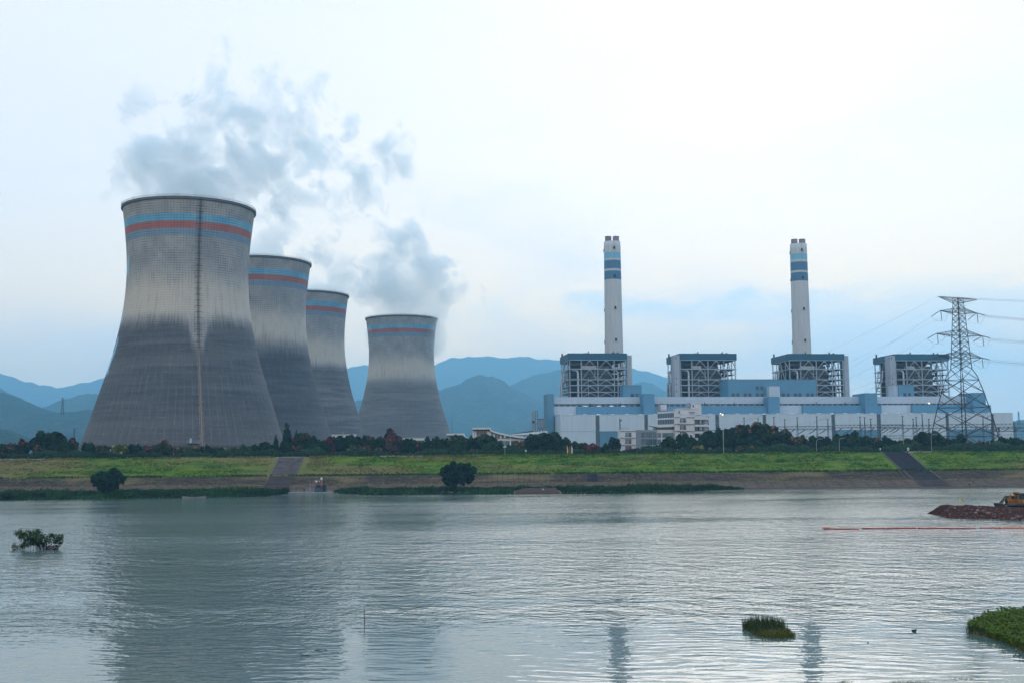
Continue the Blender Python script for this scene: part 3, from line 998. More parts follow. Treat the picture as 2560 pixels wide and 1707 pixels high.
def blobs_at(lst, Y, seed, spread=8.0):
    """(display px, display py, display radius) -> world blobs around distance Y"""
    rr = random.Random(seed)
    out = []
    for e in lst:
        x, y, r_ = e[:3]
        k = e[3] if len(e) > 3 else 1.0
        c = P(x * 1.0884, y * 1.0884, Y + rr.uniform(-spread, spread))
        out.append((c, r_ * 1.0884 * Y / F, k))
    return out

SG = 'steam drifting from the cooling towers'
B1 = blobs_at([(520, 300, 180, 1.05), (480, 400, 210, 1.1), (640, 450, 90, .9), (330, 430, 75, 1.0), (555, 200, 95, 1.0), (434, 498, 132, 2.6), (405, 432, 122, 2.1), (515, 430, 118, 2.0), (585, 445, 78, 1.3), (385, 385, 82, 1.5), (480, 345, 104, 1.7), (560, 325, 90, 1.6), (620, 395, 74, 1.4), (505, 258, 88, 1.7), (570, 225, 84, 1.8), (615, 258, 56, 1.4), (538, 158, 52, 1.5), (455, 262, 58, 1.4)], TY, 1)
hull('steam_plume', B1, steam_mat('steam_first', B1, 0.05, 1), 'tallest grey blue steam cloud rising off the largest cooling tower', group=SG)
B2 = blobs_at([(700, 440, 120, .78), (800, 380, 125, .74), (720, 350, 95, .72), (880, 390, 80, .72), (745, 590, 90, .95), (860, 470, 70, .6), (606, 640, 80, 2.0), (645, 590, 66, 1.6), (690, 545, 72, 1.5), (735, 560, 64, 1.3), (712, 470, 52), (690, 410, 50), (655, 335, 52, 1.2), (735, 355, 60, 1.3), (790, 365, 50, 1.2), (835, 390, 46, 1.2), (880, 345, 46, 1.2), (915, 358, 40, 1.1), (780, 445, 54, 1.2), (845, 440, 44, 1.1)], 883, 2)
hull('steam_plume', B2, steam_mat('steam_second', B2, 0.052, 2, sc=0.03), 'ragged steam trail from the second tower torn into wisps to one side', group=SG)
B3 = blobs_at([(708, 700, 66, 2.2), (735, 655, 60, 1.6), (775, 625, 60, 1.4), (805, 655, 50, 1.2), (770, 575, 48), (735, 595, 50), (815, 625, 45)], 1063, 3)
hull('steam_plume', B3, steam_mat('steam_third', B3, 0.044, 3, sc=0.028), 'low steam bank leaving the third tower and merging with its neighbours', group=SG)
B4 = blobs_at([(940, 640, 130, .85), (1030, 680, 75, .75), (960, 560, 80, .65), (922, 742, 92, 3.0), (892, 700, 88, 2.4), (955, 695, 88, 2.2), (880, 640, 74, 1.9), (940, 635, 82, 1.9), (895, 580, 56, 1.3), (870, 545, 34, .9), (955, 585, 44, .9), (1000, 640, 48), (1030, 680, 46, .9), (1055, 665, 26, .7), (850, 660, 46)], 1250, 4)
hull('steam_plume', B4, steam_mat('steam_fourth', B4, 0.038, 4, sc=0.024), 'rounded steam cloud pouring over the rim of the fourth tower', group=SG)
BW = blobs_at([(318, 232, 50, 1.7), (300, 268, 38, 1.5), (328, 200, 32, 1.5)], TY, 5)
hull('steam_wisp', BW, steam_mat('steam_wisp_a', BW, 0.045, 5), 'detached thin steam wisp high beside the tallest cloud', group=SG, voxel=3)
BW2 = blobs_at([(750, 222, 46, 1.7), (720, 238, 32, 1.5), (772, 245, 30, 1.5), (738, 190, 24, 1.5)], 800, 6)
hull('steam_wisp', BW2, steam_mat('steam_wisp_b', BW2, 0.04, 6), 'detached steam scrap above the ragged trail of the second tower', group=SG, voxel=3)
BW3 = blobs_at([(243, 446, 26, 1.6), (258, 468, 20, 1.5)], TY, 8)
hull('steam_wisp', BW3, steam_mat('steam_wisp_d', BW3, 0.04, 8), 'small steam curl outside the rim of the largest tower', group=SG, voxel=2)
BW4 = blobs_at([(1293, 812, 8, 1.8), (1297, 797, 11, 1.6), (1302, 780, 12, 1.4)], 915, 7, 2)
hull('steam_wisp', BW4, steam_mat('steam_wisp_c', BW4, 0.12, 7, sc=0.12), 'little steam puff from a vent on the first boiler house', group='steam from roof vents', voxel=1.2)

# ================================================================== CHIMNEYS
def chimney_mat(name, zs_):
    m = bpy.data.materials.new(name)
    m.use_nodes = True
    t = NT(m.node_tree)
    b = t.n['Principled BSDF']
    b.inputs['Roughness'].default_value = 0.8
    x, y, z = t.sep(t.coord())
    th = t.m('ARCTAN2', x, t.m('MULTIPLY', y, -1.0))
    st = t.noise(t.comb(t.m('MULTIPLY', th, 5.0), t.m('MULTIPLY', z, 0.03), 1.0), 1.0, 5.0, 0.6)
    c = t.mix(t.sstep(st, 0.3, 0.7), (0.40, 0.43, 0.45), (0.50, 0.53, 0.55))
    def band(lo, hi, col):
        nonlocal c
        c = t.mix(t.m('MULTIPLY', t.sstep(z, lo - .15, lo + .15), t.sstep(z, hi + .15, hi - .15)), c, col)
    band(zs_[1], zs_[0], (0.16, 0.42, 0.58))
    band(zs_[3], zs_[2], (0.055, 0.155, 0.27))
    band(zs_[5], zs_[4], (0.055, 0.155, 0.27))
    rib = t.m('FRACT', t.m('DIVIDE', z, 2.1))
    c = t.mix(t.sstep(t.m('ABSOLUTE', t.m('SUBTRACT', rib, 0.5)), 0.40, 0.5, 0.0, 0.16), c, (0.15, 0.17, 0.2))
    va = t.m('FRACT', t.m('MULTIPLY', th, 48 / (2 * PI)))
    c = t.mix(t.sstep(t.m('ABSOLUTE', t.m('SUBTRACT', va, 0.5)), 0.40, 0.5, 0.0, 0.14), c, (0.15, 0.17, 0.2))
    run = t.m('MULTIPLY', t.sstep(t.m('ABSOLUTE', t.m('SUBTRACT', th, 0.15)), 0.07, 0.02), t.sstep(z, zs_[5] - 4, zs_[0] + 10, 0.0, 0.45))
    c = t.mix(run, c, (0.10, 0.11, 0.13))
    t.put(b.inputs['Base Color'], c)
    return m
CY = 1010.0
FLUE = mat('flue_steel', (0.17, 0.155, 0.16), 0.7, 0.25, 0.3)
def chimney(xt, xb, ytop, yflue, ybands, yholes, Y, label):
    cx = P((xt + xb) / 2, 740, Y).x
    zt = P(xt, ytop, Y).z - ZG
    r_t = 20.9 * Y / F * 1.0
    zb = P(xb, 884, Y).z - ZG
    r_b = 23.2 * Y / F
    def rad(z):
        q = (z - zb) / (zt - zb)
        return r_b + (r_t - r_b) * (q ** 0.8 if q > 0 else q * 1.1)
    t = thing('chimney', label, 'chimney', (cx, Y, ZG), 0, 'twin flue chimneys')
    pr = [(rad(zt * k / 40), zt * k / 40) for k in range(41)] + [(r_t - .5, zt), (r_t - .5, zt - 1.0), (0.05, zt - 1.0)]
    bz = [P(xt, y, Y - r_t).z - ZG for y in ybands]
    part('shaft', MB().lathe(pr, 64), chimney_mat('chimney_paint', bz), t, True)
    zf = P(xt, yflue, Y).z - ZG
    rf = 8.1 * Y / F
    for sgn in (-1, 1):
        fm_ = MB().lathe([(rf, zt - 1.5), (rf, zf), (rf - .35, zf), (rf - .35, zf - 3), (0.05, zf - 3)], 32)
        part('flue', fm_, FLUE, t, True, loc=(sgn * 9.85 * Y / F, 0, 0))
    for yh, az_ in yholes:
        z = P(xt, yh, Y - r_t).z - ZG
        r_ = rad(z)
        h = MB().box(-0.75, 0.75, -0.35, 0.5, -1.0, 1.0)
        o = part('inspection_opening', h, BLACK, t, loc=(r_ * math.sin(az_), -r_ * math.cos(az_), z))
        o.rotation_euler = (0, 0, az_)
        s = MB().box(-1.2, 1.2, -0.8, 0.3, -1.35, -1.2)
        o2 = part('opening_ledge', s, STEELD, t, loc=(r_ * math.sin(az_), -r_ * math.cos(az_), z))
        o2.rotation_euler = (0, 0, az_)
    return t
chimney(1530, 1535.2, 605.6, 591.8, [629.8, 645, 650, 671, 676.4, 697.6], [(618.7, .15), (689, .15), (769, .15), (848.5, .15), (622, -1.55), (772, -1.55), (852, -1.55)], CY, 'white twin flue chimney with blue bands behind the first boiler house')
chimney(1995.5, 2004.5, 611.5, 598.8, [633.5, 648, 654, 675.5, 680.5, 701.5], [(624.6, .15), (693.5, .15), (771.5, .15), (850, .15), (628, -1.65), (695.5, -1.65), (774.5, -1.65), (852, -1.65)], CY + 28, 'white twin flue chimney with blue bands behind the third boiler house')

# dark beam of the wind screen standing before the first tower
q0_, q1_ = P(222, 1118, 628), P(374, 1113.5, 628)
ws = thing('wind_screen', 'pale wind screen wall with a dark top beam at the foot of the largest tower', 'wall', ((q0_.x + q1_.x) / 2, 628, ZG))
hw_ = (q1_.x - q0_.x) / 2
part('panel', MB().box(-hw_, hw_, 0, .4, 0, q0_.z - ZG - .8), CONCL, ws)
part('top_beam', MB().box(-hw_ - .3, hw_ + .3, -.5, .8, q0_.z - ZG - .8, q0_.z - ZG + .3), BLACK, ws)
for k in range(9):
    x = -hw_ + 2 * hw_ * k / 8
    bar('post', (x, -.25, 0), (x, -.25, q0_.z - ZG - .8), .35, STEEL, ws)
# ================================================================== POWER BLOCK
TH = math.radians(7.0)
O0 = P(1422.3, 884, 900)
UX, UY = Vector((math.cos(TH), math.sin(TH), 0)), Vector((-math.sin(TH), math.cos(TH), 0))
def PV(px, py, v, org=None, uy=None, ux=None):
    """pixel -> (s, z) on the vertical plane v metres behind the boiler fronts"""
    org, uy, ux = org or O0, uy or UY, ux or UX
    r = ray(px, py)
    base = org + uy * v
    tt = (base - CAM).dot(uy) / r.dot(uy)
    q = CAM + r * tt
    return (q - base).dot(ux), q.z - ZG
def sx_(px, v, py=960):
    return PV(px, py, v)[0]
def zy_(py, v, px=1900):
    return PV(px, py, v)[1]
BASE = (O0.x, O0.y, ZG)

# ------------------------------------------------------------------ boiler house (open steel frame)
W = PV(1565.7, 884, 0)[0]
D = 40.0
zr = PV(1494, 884, 0)[1]
ZF = PV(1494, 899.0, 0)[1]
ZL = [PV(1494, y, 0)[1] for y in (922.2, 948.6, 963.0, 979.8, 993.0)]
CX = [0.6, 0.213 * W, 0.50 * W, 0.786 * W, W - 0.6]
CYS = [0.6, 10.0, 20.0, 30.0, D - 0.6]
RAILD = mat('handrail_steel', (0.20, 0.225, 0.25), 0.6, 0.1)
def boiler(label, s0, shaft_side):
    p = O0 + UX * s0
    t = thing('boiler_house', label, 'boiler house', (p.x, p.y, ZG), TH, 'open steel framed boiler houses')
    # roof band
    fm_ = MB()
    fm_.box(-.5, W + .5, -.5, -.2, ZF, zr).box(-.5, W + .5, D + .2, D + .5, ZF, zr).box(-.5, -.2, -.2, D + .2, ZF, zr).box(W + .2, W + .5, -.2, D + .2, ZF, zr)
    part('roof_band', fm_, BLUED, t)
    part('roof', MB().box(-.2, W + .2, -.2, D + .2, ZF + 0.6, zr - .6), STEELD, t)
    part('roof_edge', MB().box(-.6, W + .6, -.6, D + .6, zr, zr + .35), STEELD, t)
    # columns and beams
    for j, y in enumerate(CYS):
        for i, x in enumerate(CX):
            if j in (1, 2, 3) and i in (2,):
                continue
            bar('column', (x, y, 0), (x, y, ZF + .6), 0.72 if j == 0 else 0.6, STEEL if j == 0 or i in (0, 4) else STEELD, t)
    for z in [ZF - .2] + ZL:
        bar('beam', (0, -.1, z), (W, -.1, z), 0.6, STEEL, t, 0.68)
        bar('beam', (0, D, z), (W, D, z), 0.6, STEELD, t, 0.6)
        for x in (0, W):
            bar('beam', (x, 0, z), (x, D, z), 0.5, STEEL, t, 0.6)
    # chevron braces on the front
    lv = [ZF - .5] + ZL
    for a, b in zip(lv, lv[1:]):
        for i in (1, 2):
            x0, x1 = CX[i], CX[i + 1]
            xm = (x0 + x1) / 2
            for xx in (x0 + .9, x1 - .9):
                bar('brace', (xm + (0.6 if xx > xm else -0.6), -.15, a - .7), (xx, -.15, b + .6), 0.42, STEEL, t)
            bar('gusset', (xm - 1.1, -.2, a - .6), (xm + 1.1, -.2, a - .6), 0.25, STEEL, t, 0.7)
    # side braces
    for xs in (0.0, W):
        bar('brace', (xs, 10, ZL[1]), (xs, 20, ZF), .55, STEEL, t)
        bar('brace', (xs, 30, ZL[1]), (xs, 20, ZF), .55, STEEL, t)
        bar('brace', (xs, 0.6, ZL[0]), (xs, 10, ZF), .5, STEEL, t)
        bar('brace', (xs, 39, ZL[3]), (xs, 30, ZL[1]), .5, STEEL, t)
        bar('brace', (xs, 10, ZL[3]), (xs, 20, ZL[1]), .5, STEEL, t)
    # floors in the aisles round the furnace, with handrails
    levels = []
    for a, b in zip(lv, lv[1:]):
        levels += [b, b + (a - b) * 0.5] if a - b > 5 else [b]
    rr = random.Random(int(s0) + 5)
    for k, z in enumerate(levels):
        if k <= 1 and z > ZL[0] + 1:
            continue
        f = MB()
        f.box(.8, CX[1] - .4, .8, D - 1, z - .35, z - .1)
        f.box(CX[3] + .4, W - .8, .8, D - 1, z - .35, z - .1)
        f.box(CX[1] - .4, CX[3] + .4, .8, 5.0, z - .35, z - .1)
        part('floor', f, FLOORG, t)
        h = MB()
        for zz in (0.55, 1.1):
            h.box(.8, CX[1] - .4, .7, .8, z + zz, z + zz + .06).box(CX[3] + .4, W - .8, .7, .8, z + zz, z + zz + .06)
            h.box(CX[1], CX[3], .7, .8, z + zz, z + zz + .06)
            h.box(-.05, .05, .8, D - 1, z + zz, z + zz + .06).box(W - .05, W + .05, .8, D - 1, z + zz, z + zz + .06)
        part('handrail', h, RAILD, t)
    # furnace casing with hoppers, gas ducts, header boxes
    c = MB()
    c.box(CX[1] + 1.2, CX[3] - 1.2, 7.0, 33.0, ZL[4] - 6, ZL[0] - 2.0)
    c.box(CX[1] + 2.5, CX[3] - 2.5, 7.6, 32.0, ZL[0] - 2.0, ZL[0] + 3.2)
    for k in range(5):
        zc = ZL[1] - 2.6 - k * 3.0
        c.box(CX[1] + .9, CX[3] - .9, 6.6, 7.0, zc, zc + .5)
    part('furnace_casing', c, CASING, t)
    part('header_box', MB().box(CX[1] + .8, CX[2] - .6 if shaft_side > 0 else CX[2] - 5, 3.0, 6.5, ZL[0] + .5, ZL[0] + 2.9), PIPE, t)
    # dark plant rooms, cabinets, fans in the aisles
    for k in range(16):
        z = rr.choice(levels[1:])
        x = rr.choice([rr.uniform(2, CX[1] - 4), rr.uniform(CX[3] + 1, W - 5)])
        y = rr.uniform(3, D - 6)
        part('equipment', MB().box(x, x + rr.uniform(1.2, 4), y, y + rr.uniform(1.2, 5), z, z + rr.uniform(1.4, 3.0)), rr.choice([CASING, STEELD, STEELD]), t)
    part('duct', MB().tube([(3.5, 9, ZL[0] + 4.5), (9, 9, ZL[0] + 4.5), (W * .5, 9, ZL[0] + 5.5)], 1.5, 10), CASING, t, True)
    # screens at the back closing part of the view through
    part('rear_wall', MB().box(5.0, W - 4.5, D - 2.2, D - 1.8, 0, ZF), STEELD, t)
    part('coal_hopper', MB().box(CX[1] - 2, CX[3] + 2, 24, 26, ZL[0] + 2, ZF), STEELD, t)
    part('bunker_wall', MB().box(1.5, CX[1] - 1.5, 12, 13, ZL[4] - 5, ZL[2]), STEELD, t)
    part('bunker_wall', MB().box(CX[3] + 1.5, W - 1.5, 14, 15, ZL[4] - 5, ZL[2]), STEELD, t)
    # risers
    zt_ = PV(1494, 925.5, 0)[1]
    for px_ in (1445.8, 1546.0):
        x = PV(px_, 960, 0)[0]
        part('riser_pipe', MB().tube([(x - 4.5, 3.0, zt_ + .4), (x - 1.6, 1.8, zt_ + .3), (x - .4, 1.5, zt_ - .5), (x, 1.4, zt_ - 2.2), (x, 1.4, 0)], 0.82 if px_ < 1500 else .62, 10), PIPE, t, True)
    xx = CX[1] + 5.5
    part('small_pipe', MB().tube([(xx, 1.0, ZL[4] - 5), (xx, 1.0, ZL[1] + 2.2), (xx + 5.5, 1.0, ZL[1] + 2.6)], 0.33, 6), PIPE, t, True)
    part('small_pipe', MB().tube([(CX[2] - 2.1, 2.0, ZL[1]), (CX[2] - 2.1, 2.0, ZL[0])], 0.3, 6), PIPE, t, True)
    # downcomers outside the west side
    for k, y in enumerate((24.0, 33.0)):
        part('downcomer', MB().tube([(0.5, y, ZL[0] + 1), (-.9, y, ZL[1] - 1), (-2.1, y, ZL[2] + 3), (-2.1, y, 0)], 0.62, 8), PIPE, t, True)
    # roof vents
    for (x, y, h) in ((.6, 36, 3.2), (4.2, 4, .9), (15, 8, 1.5), (17.2, 8, 2.6), (W - 10, 6, 1.4), (W - 8.6, 8, 2.4), (W - 6.8, 6, 1.2), (W - 5, 8, 2.0)):
        part('roof_vent', MB().tube([(x, y, zr), (x, y, zr + h)], .55 if h < 3 else .75, 8), STEELD, t)
    # lift and stair shaft in cladding
    zs_ = zr - 1.0
    if shaft_side > 0:
        part('stair_shaft', MB().box(W + .55, W + 4.6, 1.0, 9.0, 0, zs_), SHAFT, t)
    else:
        part('stair_shaft', MB().box(-5.0, -.55, -1.2, 8.0, 0, zs_), SHAFT, t)
        for z in (zs_ - 3, ZL[1], ZL[2], ZL[3]):
            part('shaft_window', MB().box(-3.9, -3.4, -1.3, -1.1, z, z + 1.6), DARKGLASS, t)
    return t
boiler('first boiler house, beside the mountain gap, plain shaft on its chimney side', 0.0, 1)
boiler('second boiler house, clad shaft on its outer corner, overlapped by the long blue box', PV(1699.3, 884, 0)[0], -1)
boiler('third boiler house, in front of the chimney, lower half covered by the long blue box', PV(1971.7, 884, 0)[0], 1)
boiler('fourth boiler house, partly behind the lattice pylon', PV(2237.0, 884, 0)[0], -1)

# ------------------------------------------------------------------ turbine hall: long stepped building
hall = thing('turbine_hall', 'long stepped turbine hall in pale and blue cladding below the boiler houses', 'power plant hall', BASE, TH)
def wallbox(name, x0, x1, y0, y1, v0, v1, m, full=False, zlow=None):
    """box whose front face at v0 spans pixel columns x0..x1 and rows y0..y1"""
    xm = (x0 + x1) / 2
    a, b = sx_(x0, v0, (y0 + y1) / 2), sx_(x1, v0, (y0 + y1) / 2)
    zt, zb_ = zy_(y0, v0, xm), (0.0 if full else zy_(y1, v0, xm))
    return part(name, MB().box(a, b, v0, v1, zb_, zt), m, hall), (a, b, zb_, zt)
VL, VM, VT = -64.0, -36.0, -31.0
# low front block in bays between glazed strips
strips = [(1489, 1499), (1611, 1620.3), (1788.7, 1798.3), (1907, 1916.3), (2079, 2088.3), (2192.5, 2203), (2364.6, 2373), (2478, 2486)]
edges = [1401] + [e for s in strips for e in s] + [2533]
zt_low = zy_(1034.5, VL, 1900)
zmid = zy_(1075.0, VL, 1900)
bluelow = {1, 5, 7}
for k in range(0, len(edges), 2):
    a, b = sx_(edges[k], VL, 1060), sx_(edges[k + 1], VL, 1060)
    part('wall_panel', MB().box(a, b, VL, VM + 1.0, zmid, zt_low), WHITE2, hall)
    part('lower_wall_panel', MB().box(a, b, VL + (.25 if k // 2 in bluelow else .05), VM + 1.0, 0, zmid - .15), BLUE if k // 2 in bluelow else WHITE2, hall)
    part('parapet_cap', MB().box(a - .1, b + .1, VL - .15, VL + .35, zt_low, zt_low + .25), WHITE2, hall)
for x0, x1 in strips:
    a, b = sx_(x0, VL, 1060), sx_(x1, VL, 1060)
    part('strip_wall', MB().box(a, b, VL + 1.2, VM + 1, 0, zt_low - .2), STEELD, hall)
    nz = 13
    for i in range(nz):
        z0, z1 = zt_low * i / nz, zt_low * (i + 1) / nz
        for j in range(3):
            xa, xb = a + (b - a) * j / 3, a + (b - a) * (j + 1) / 3
            part('pane', MB().box(xa + .08, xb - .08, VL + .9, VL + 1.15, z0 + .12, z1 - .25), STRIPGLASS, hall)
# shallow domed ventilators along the low roof
ME_DOME = MB().lathe([(2.1, 0), (1.95, .35), (1.5, .62), (.8, .76), (0.02, .8)], 20).mesh('roof_ventilator', VENT, True)
fix_normals(ME_DOME)
a0, a1 = sx_(1408, VL + 6, 1035), sx_(2520, VL + 6, 1035)
nv_ = 33
for k in range(nv_):
    o = link('roof_ventilator', ME_DOME, hall, (a0 + (a1 - a0) * (k + .5) / nv_, VL + 5.0, zt_low - .1))
# middle tier
wallbox('middle_wall', 1383, 1446, 1015, 1037, VM, VM + 8, WHITE)
wallbox('middle_wall', 1443, 1740, 1015, 1037, VM - 3, VM + 8, BLUE)
wallbox('middle_wall', 1740, 1928, 1013.5, 1037, VM - 3, VM + 8, BLUE)
wallbox('middle_wall', 1928, 2009, 1013, 1037, VM, VM + 8, WHITE)
wallbox('middle_wall', 2008, 2204, 1012.5, 1037, VM - 3, VM + 8, BLUE)
wallbox('middle_wall', 2204, 2283, 1012, 1037, VM, VM + 8, WHITE)
wallbox('middle_wall', 2281.5, 2466, 1011.5, 1037, VM - 3, VM + 8, BLUE)
wallbox('middle_wall', 2466, 2478, 1011.5, 1037, VM - 2, VM + 8, BLUE)
# clerestory band of windows
z0c, z1c = zy_(1013.6, VT, 1900), zy_(1008.9, VT, 1900)
ca, cb = sx_(1384, VT, 1011), sx_(2436, VT, 1011)
part('clerestory_back', MB().box(ca, cb, VT + .8, VT + 1.2, z0c - 1.5, z1c), BLACK, hall)
npn = 150
ME_PN = MB().box(0, (cb - ca) / npn - .45, VT + .35, VT + .6, z0c - .4, z1c - .05).mesh('pane', DARKGLASS)
ME_ML = MB().box(-.45, 0, VT + .2, VT + .75, z0c - .5, z1c).mesh('mullion', STEEL)
for k in range(npn):
    link('pane', ME_PN, hall, (ca + (cb - ca) * k / npn, 0, 0))
    if k % 2 == 0:
        link('mullion', ME_ML, hall, (ca + (cb - ca) * k / npn, 0, 0))
for px_ in (1463.6, 1497, 1529, 1558, 1782, 1812, 1844, 2029, 2060, 2089, 2119, 2303, 2333, 2361):
    link('roof_ventilator', ME_DOME, hall, (sx_(px_, VT - 3, 1012), VT - 2.5, zy_(1015, VM, px_) - .1))
# top tier
wallbox('upper_wall', 1385, 1640, 991.8, 1009, VT, -6, WHITE)
wallbox('upper_wall', 1640, 1925, 991.4, 1008.8, VT, -6, WHITE)
wallbox('upper_wall', 1925, 2170, 990.8, 1008.4, VT, -6, WHITE)
wallbox('upper_wall', 2170, 2437, 990.2, 1007.8, VT, -6, WHITE)
# stair towers
def stair_tower(x0, x1, y0, v0, v1, m):
    wallbox('stair_tower', x0, x1, y0, 1100, v0, v1, m, True)
stair_tower(1368.7, 1385, 984, VM - 4, VM + 14, BLUE)
stair_tower(1609.3, 1637.5, 983.4, VM - 6.5, VT + 12, BLUE)
wallbox('stair_tower', 1923.5, 1949.5, 965.2, 990.8, VT - 3, VT + 9, WHITE)
wallbox('stair_tower', 1922.5, 1950.5, 990.9, 1100, VM - 6.5, VT + 10, BLUE, True)
stair_tower(2164.4, 2195, 981.9, VM - 6.5, VT + 12, BLUE)
stair_tower(2433.8, 2466, 981, VM - 5, VT + 12, BLUE)
# blue rooms on the upper roof, each window its own part
def roof_room(x0, x1, y0, y1, v0, v1, wins):
    wl, (a, b, zb_, zt) = wallbox('roof_room', x0, x1, y0, y1, v0, v1, BLUE)
    part('roof_room_cap', MB().box(a - .15, b + .15, v0 - .15, v1 + .15, zt, zt + .25), BLUED, hall)
    for (wx0, wx1, wy0, wy1) in wins:
        xa, xb = sx_(wx0, v0, wy0), sx_(wx1, v0, wy0)
        za, zb2 = zy_(wy1, v0, wx0), zy_(wy0, v0, wx0)
        o = part('window', MB().box(xa, xb, v0 - .12, v0 + .4, za, zb2), DARKGLASS, hall)
        f = MB().box(xa - .2, xa, v0 - .25, v0 - .05, za, zb2).box(xb, xb + .2, v0 - .25, v0 - .05, za, zb2).box(xa - .2, xb + .2, v0 - .25, v0 - .05, zb2, zb2 + .2).box((xa + xb) / 2 - .08, (xa + xb) / 2 + .08, v0 - .22, v0 - .13, za, zb2)
        me = f.mesh('window_frame', STEELD)
        link('window_frame', me, o)
w2 = [(1640 + a / 5.227, 1640 + b / 5.227, 983.4, 990.7) for a, b in ((990, 1025), (1055, 1085), (1150, 1182), (1213, 1243), (1308, 1340), (1370, 1402), (1648, 1680), (1710, 1742), (1805, 1838))]
w2 += [(1900 + a / 5.227, 1900 + b / 5.227, 983.4, 990.7) for a, b in ((507, 538), (605, 637), (665, 695))]
w2 += [(1640 + a / 5.227, 1640 + b / 5.227, 965.8, 974.2) for a, b in ((1308, 1338), (1368, 1400))]
roof_room(1558, 1604, 963.5, 992, -20, -7, [(1577.2, 1584, 984.4, 991.6), (1589.7, 1595.8, 984.4, 991.6)])
roof_room(1820.8, 2040.6, 948.2, 991.5, -27, -4, w2)
roof_room(2247.5, 2284.7, 962.9, 990.2, -20, -7, [(2258.9, 2265, 982.6, 989.8), (2270.7, 2276.3, 982.6, 989.8)])
part('roof_room', MB().box(sx_(2236, -18, 980), sx_(2247, -18, 980), -18, -7, zy_(991, -18, 2240), zy_(963.5, -18, 2240)), WHITE, hall)
# dark roof pipes
for px_, v_, y_ in ((1475.4, VT - 2, 1007), (1550.5, VT - 2, 1007), (1762, VT - 2, 1005), (1835.7, VT - 2, 1005), (2041, VT - 2, 1005), (2113, VT - 2, 1005), (1518.5, VL + 2, 1031), (2086, VL + 2, 1030), (2361, VL + 2, 1028)):
    s, z = PV(px_, y_, v_)
    part('roof_pipe', MB().tube([(s, v_, z - 3.5), (s, v_, z)], .35, 6), STEELD, hall)
lampmat = bpy.data.materials.new('lit_lamp')
lampmat.use_nodes = True
_t = NT(lampmat.node_tree)
_t.n['Principled BSDF'].inputs['Emission Color'].default_value = (1.0, 0.83, 0.55, 1)
_t.n['Principled BSDF'].inputs['Emission Strength'].default_value = 3.0
s, z = PV(2322.5, 1007.5, VT - 1.0)
part('flood_light', MB().box(s - .35, s + .35, VT - 1.4, VT - .6, z - .35, z + .35), lampmat, hall)

# ------------------------------------------------------------------ transfer tower and silo building beside the hall
def at(px, py, Y):
    q = P(px, py, Y)
    return q.x, q.z
Yt = 905.0
x0, zt = at(1329, 1027, Yt); x1, _ = at(1337.8, 1027, Yt)
tt_ = thing('transfer_tower', 'slim grey conveyor tower with open ladder frame beside the hall end', 'tower', ((x0 + x1) / 2, Yt, ZG))
wd = (x1 - x0) / 2
part('shaft', MB().box(-wd, wd, 0, 5, 0, zt - ZG - 9.5).box(-wd, wd, 0, 5, zt - ZG - 7.8, zt - ZG - .1), SHAFT, tt_)
part('gap_band', MB().box(-wd + .3, wd - .3, .3, 4.7, zt - ZG - 9.5, zt - ZG - 7.8), STEELD, tt_)
lx = at(1344, 1027, Yt)[0] - (x0 + x1) / 2
for x in (lx - 1.6, lx):
    bar('ladder_post', (x, 1, 0), (x, 1, zt - ZG), .3, STEELD, tt_)
z = 2.0
while z < zt - ZG - 1:
    bar('ladder_tie', (lx - 1.6, 1, z), (lx, 1, z), .2, STEELD, tt_)
    z += 3.0
bar('top_beam', (wd, 1, zt - ZG), (lx, 1, zt - ZG), .35, STEELD, tt_)
for k in (10, 22, 30):
    bar('side_platform', (wd, 1, zt - ZG - k), (lx, 1, zt - ZG - k), .9, STEELD, tt_, .3)
xa, zt = at(1346, 1047.6, Yt); xb, zb_ = at(1373, 1066.5, Yt)
sb = thing('silo_building', 'grey box on open steel legs between conveyor tower and turbine hall', 'silo', ((xa + xb) / 2, Yt, ZG))
wd = (xb - xa) / 2
part('wall', MB().box(-wd, wd, 0, 10, zb_ - ZG, zt - ZG), SHAFT, sb)
part('roof_edge', MB().box(-wd - .2, wd + .2, -.2, 10.2, zt - ZG, zt - ZG + .4), STEELD, sb)
for k in range(5):
    x = -wd + 2 * wd * k / 4
    bar('leg', (x, .4, 0), (x, .4, zb_ - ZG), .45, STEEL, sb)
    if k < 4:
        bar('truss_brace', (x, .3, zb_ - ZG - 5), (x + wd / 2, .3, zb_ - ZG - .2), .4, STEELD, sb)
        bar('truss_brace', (x, .3, zb_ - ZG - .2), (x + wd / 2, .3, zb_ - ZG - 5), .4, STEELD, sb)
part('lower_deck', MB().box(-wd - 1, wd, -1.5, 10, zb_ - ZG - 7.5, zb_ - ZG - 5.6), STEEL, sb)

# ------------------------------------------------------------------ hall with the swooping roof
Yc = 640.0
def cpt(px, py):
    q = P(px, py, Yc)
    return (q.x, q.z - ZG)
ROOFM = mat('roof_fascia', (0.55, 0.57, 0.58), 0.6, 0.08)
xorg = P(1200, 1080, Yc).x
ch = thing('curved_roof_hall', 'glass hall with a flat block and a swooping white edged roof', 'building', (xorg, Yc, ZG))
top = [cpt(x, y) for x, y in ((1222, 1070.5), (1228, 1074), (1236, 1077), (1247, 1080.2), (1262, 1083.6), (1277, 1086.6), (1297, 1089.6), (1320, 1091.8), (1340, 1093))]
poly = [(x - xorg, z) for x, z in top] + [(x - xorg, z - .95) for x, z in reversed(top)]
part('swoop_roof', MB().prism(poly, -1.8, 16, 1), ROOFM, ch)
poly2 = [(x - xorg, z - .95) for x, z in top] + [(x - xorg, z - 1.5) for x, z in reversed(top)]
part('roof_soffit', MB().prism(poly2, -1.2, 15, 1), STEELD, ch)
a, zt = cpt(1181.4, 1068.4); b, zb_ = cpt(1225.6, 1072.8)
a -= xorg; b -= xorg
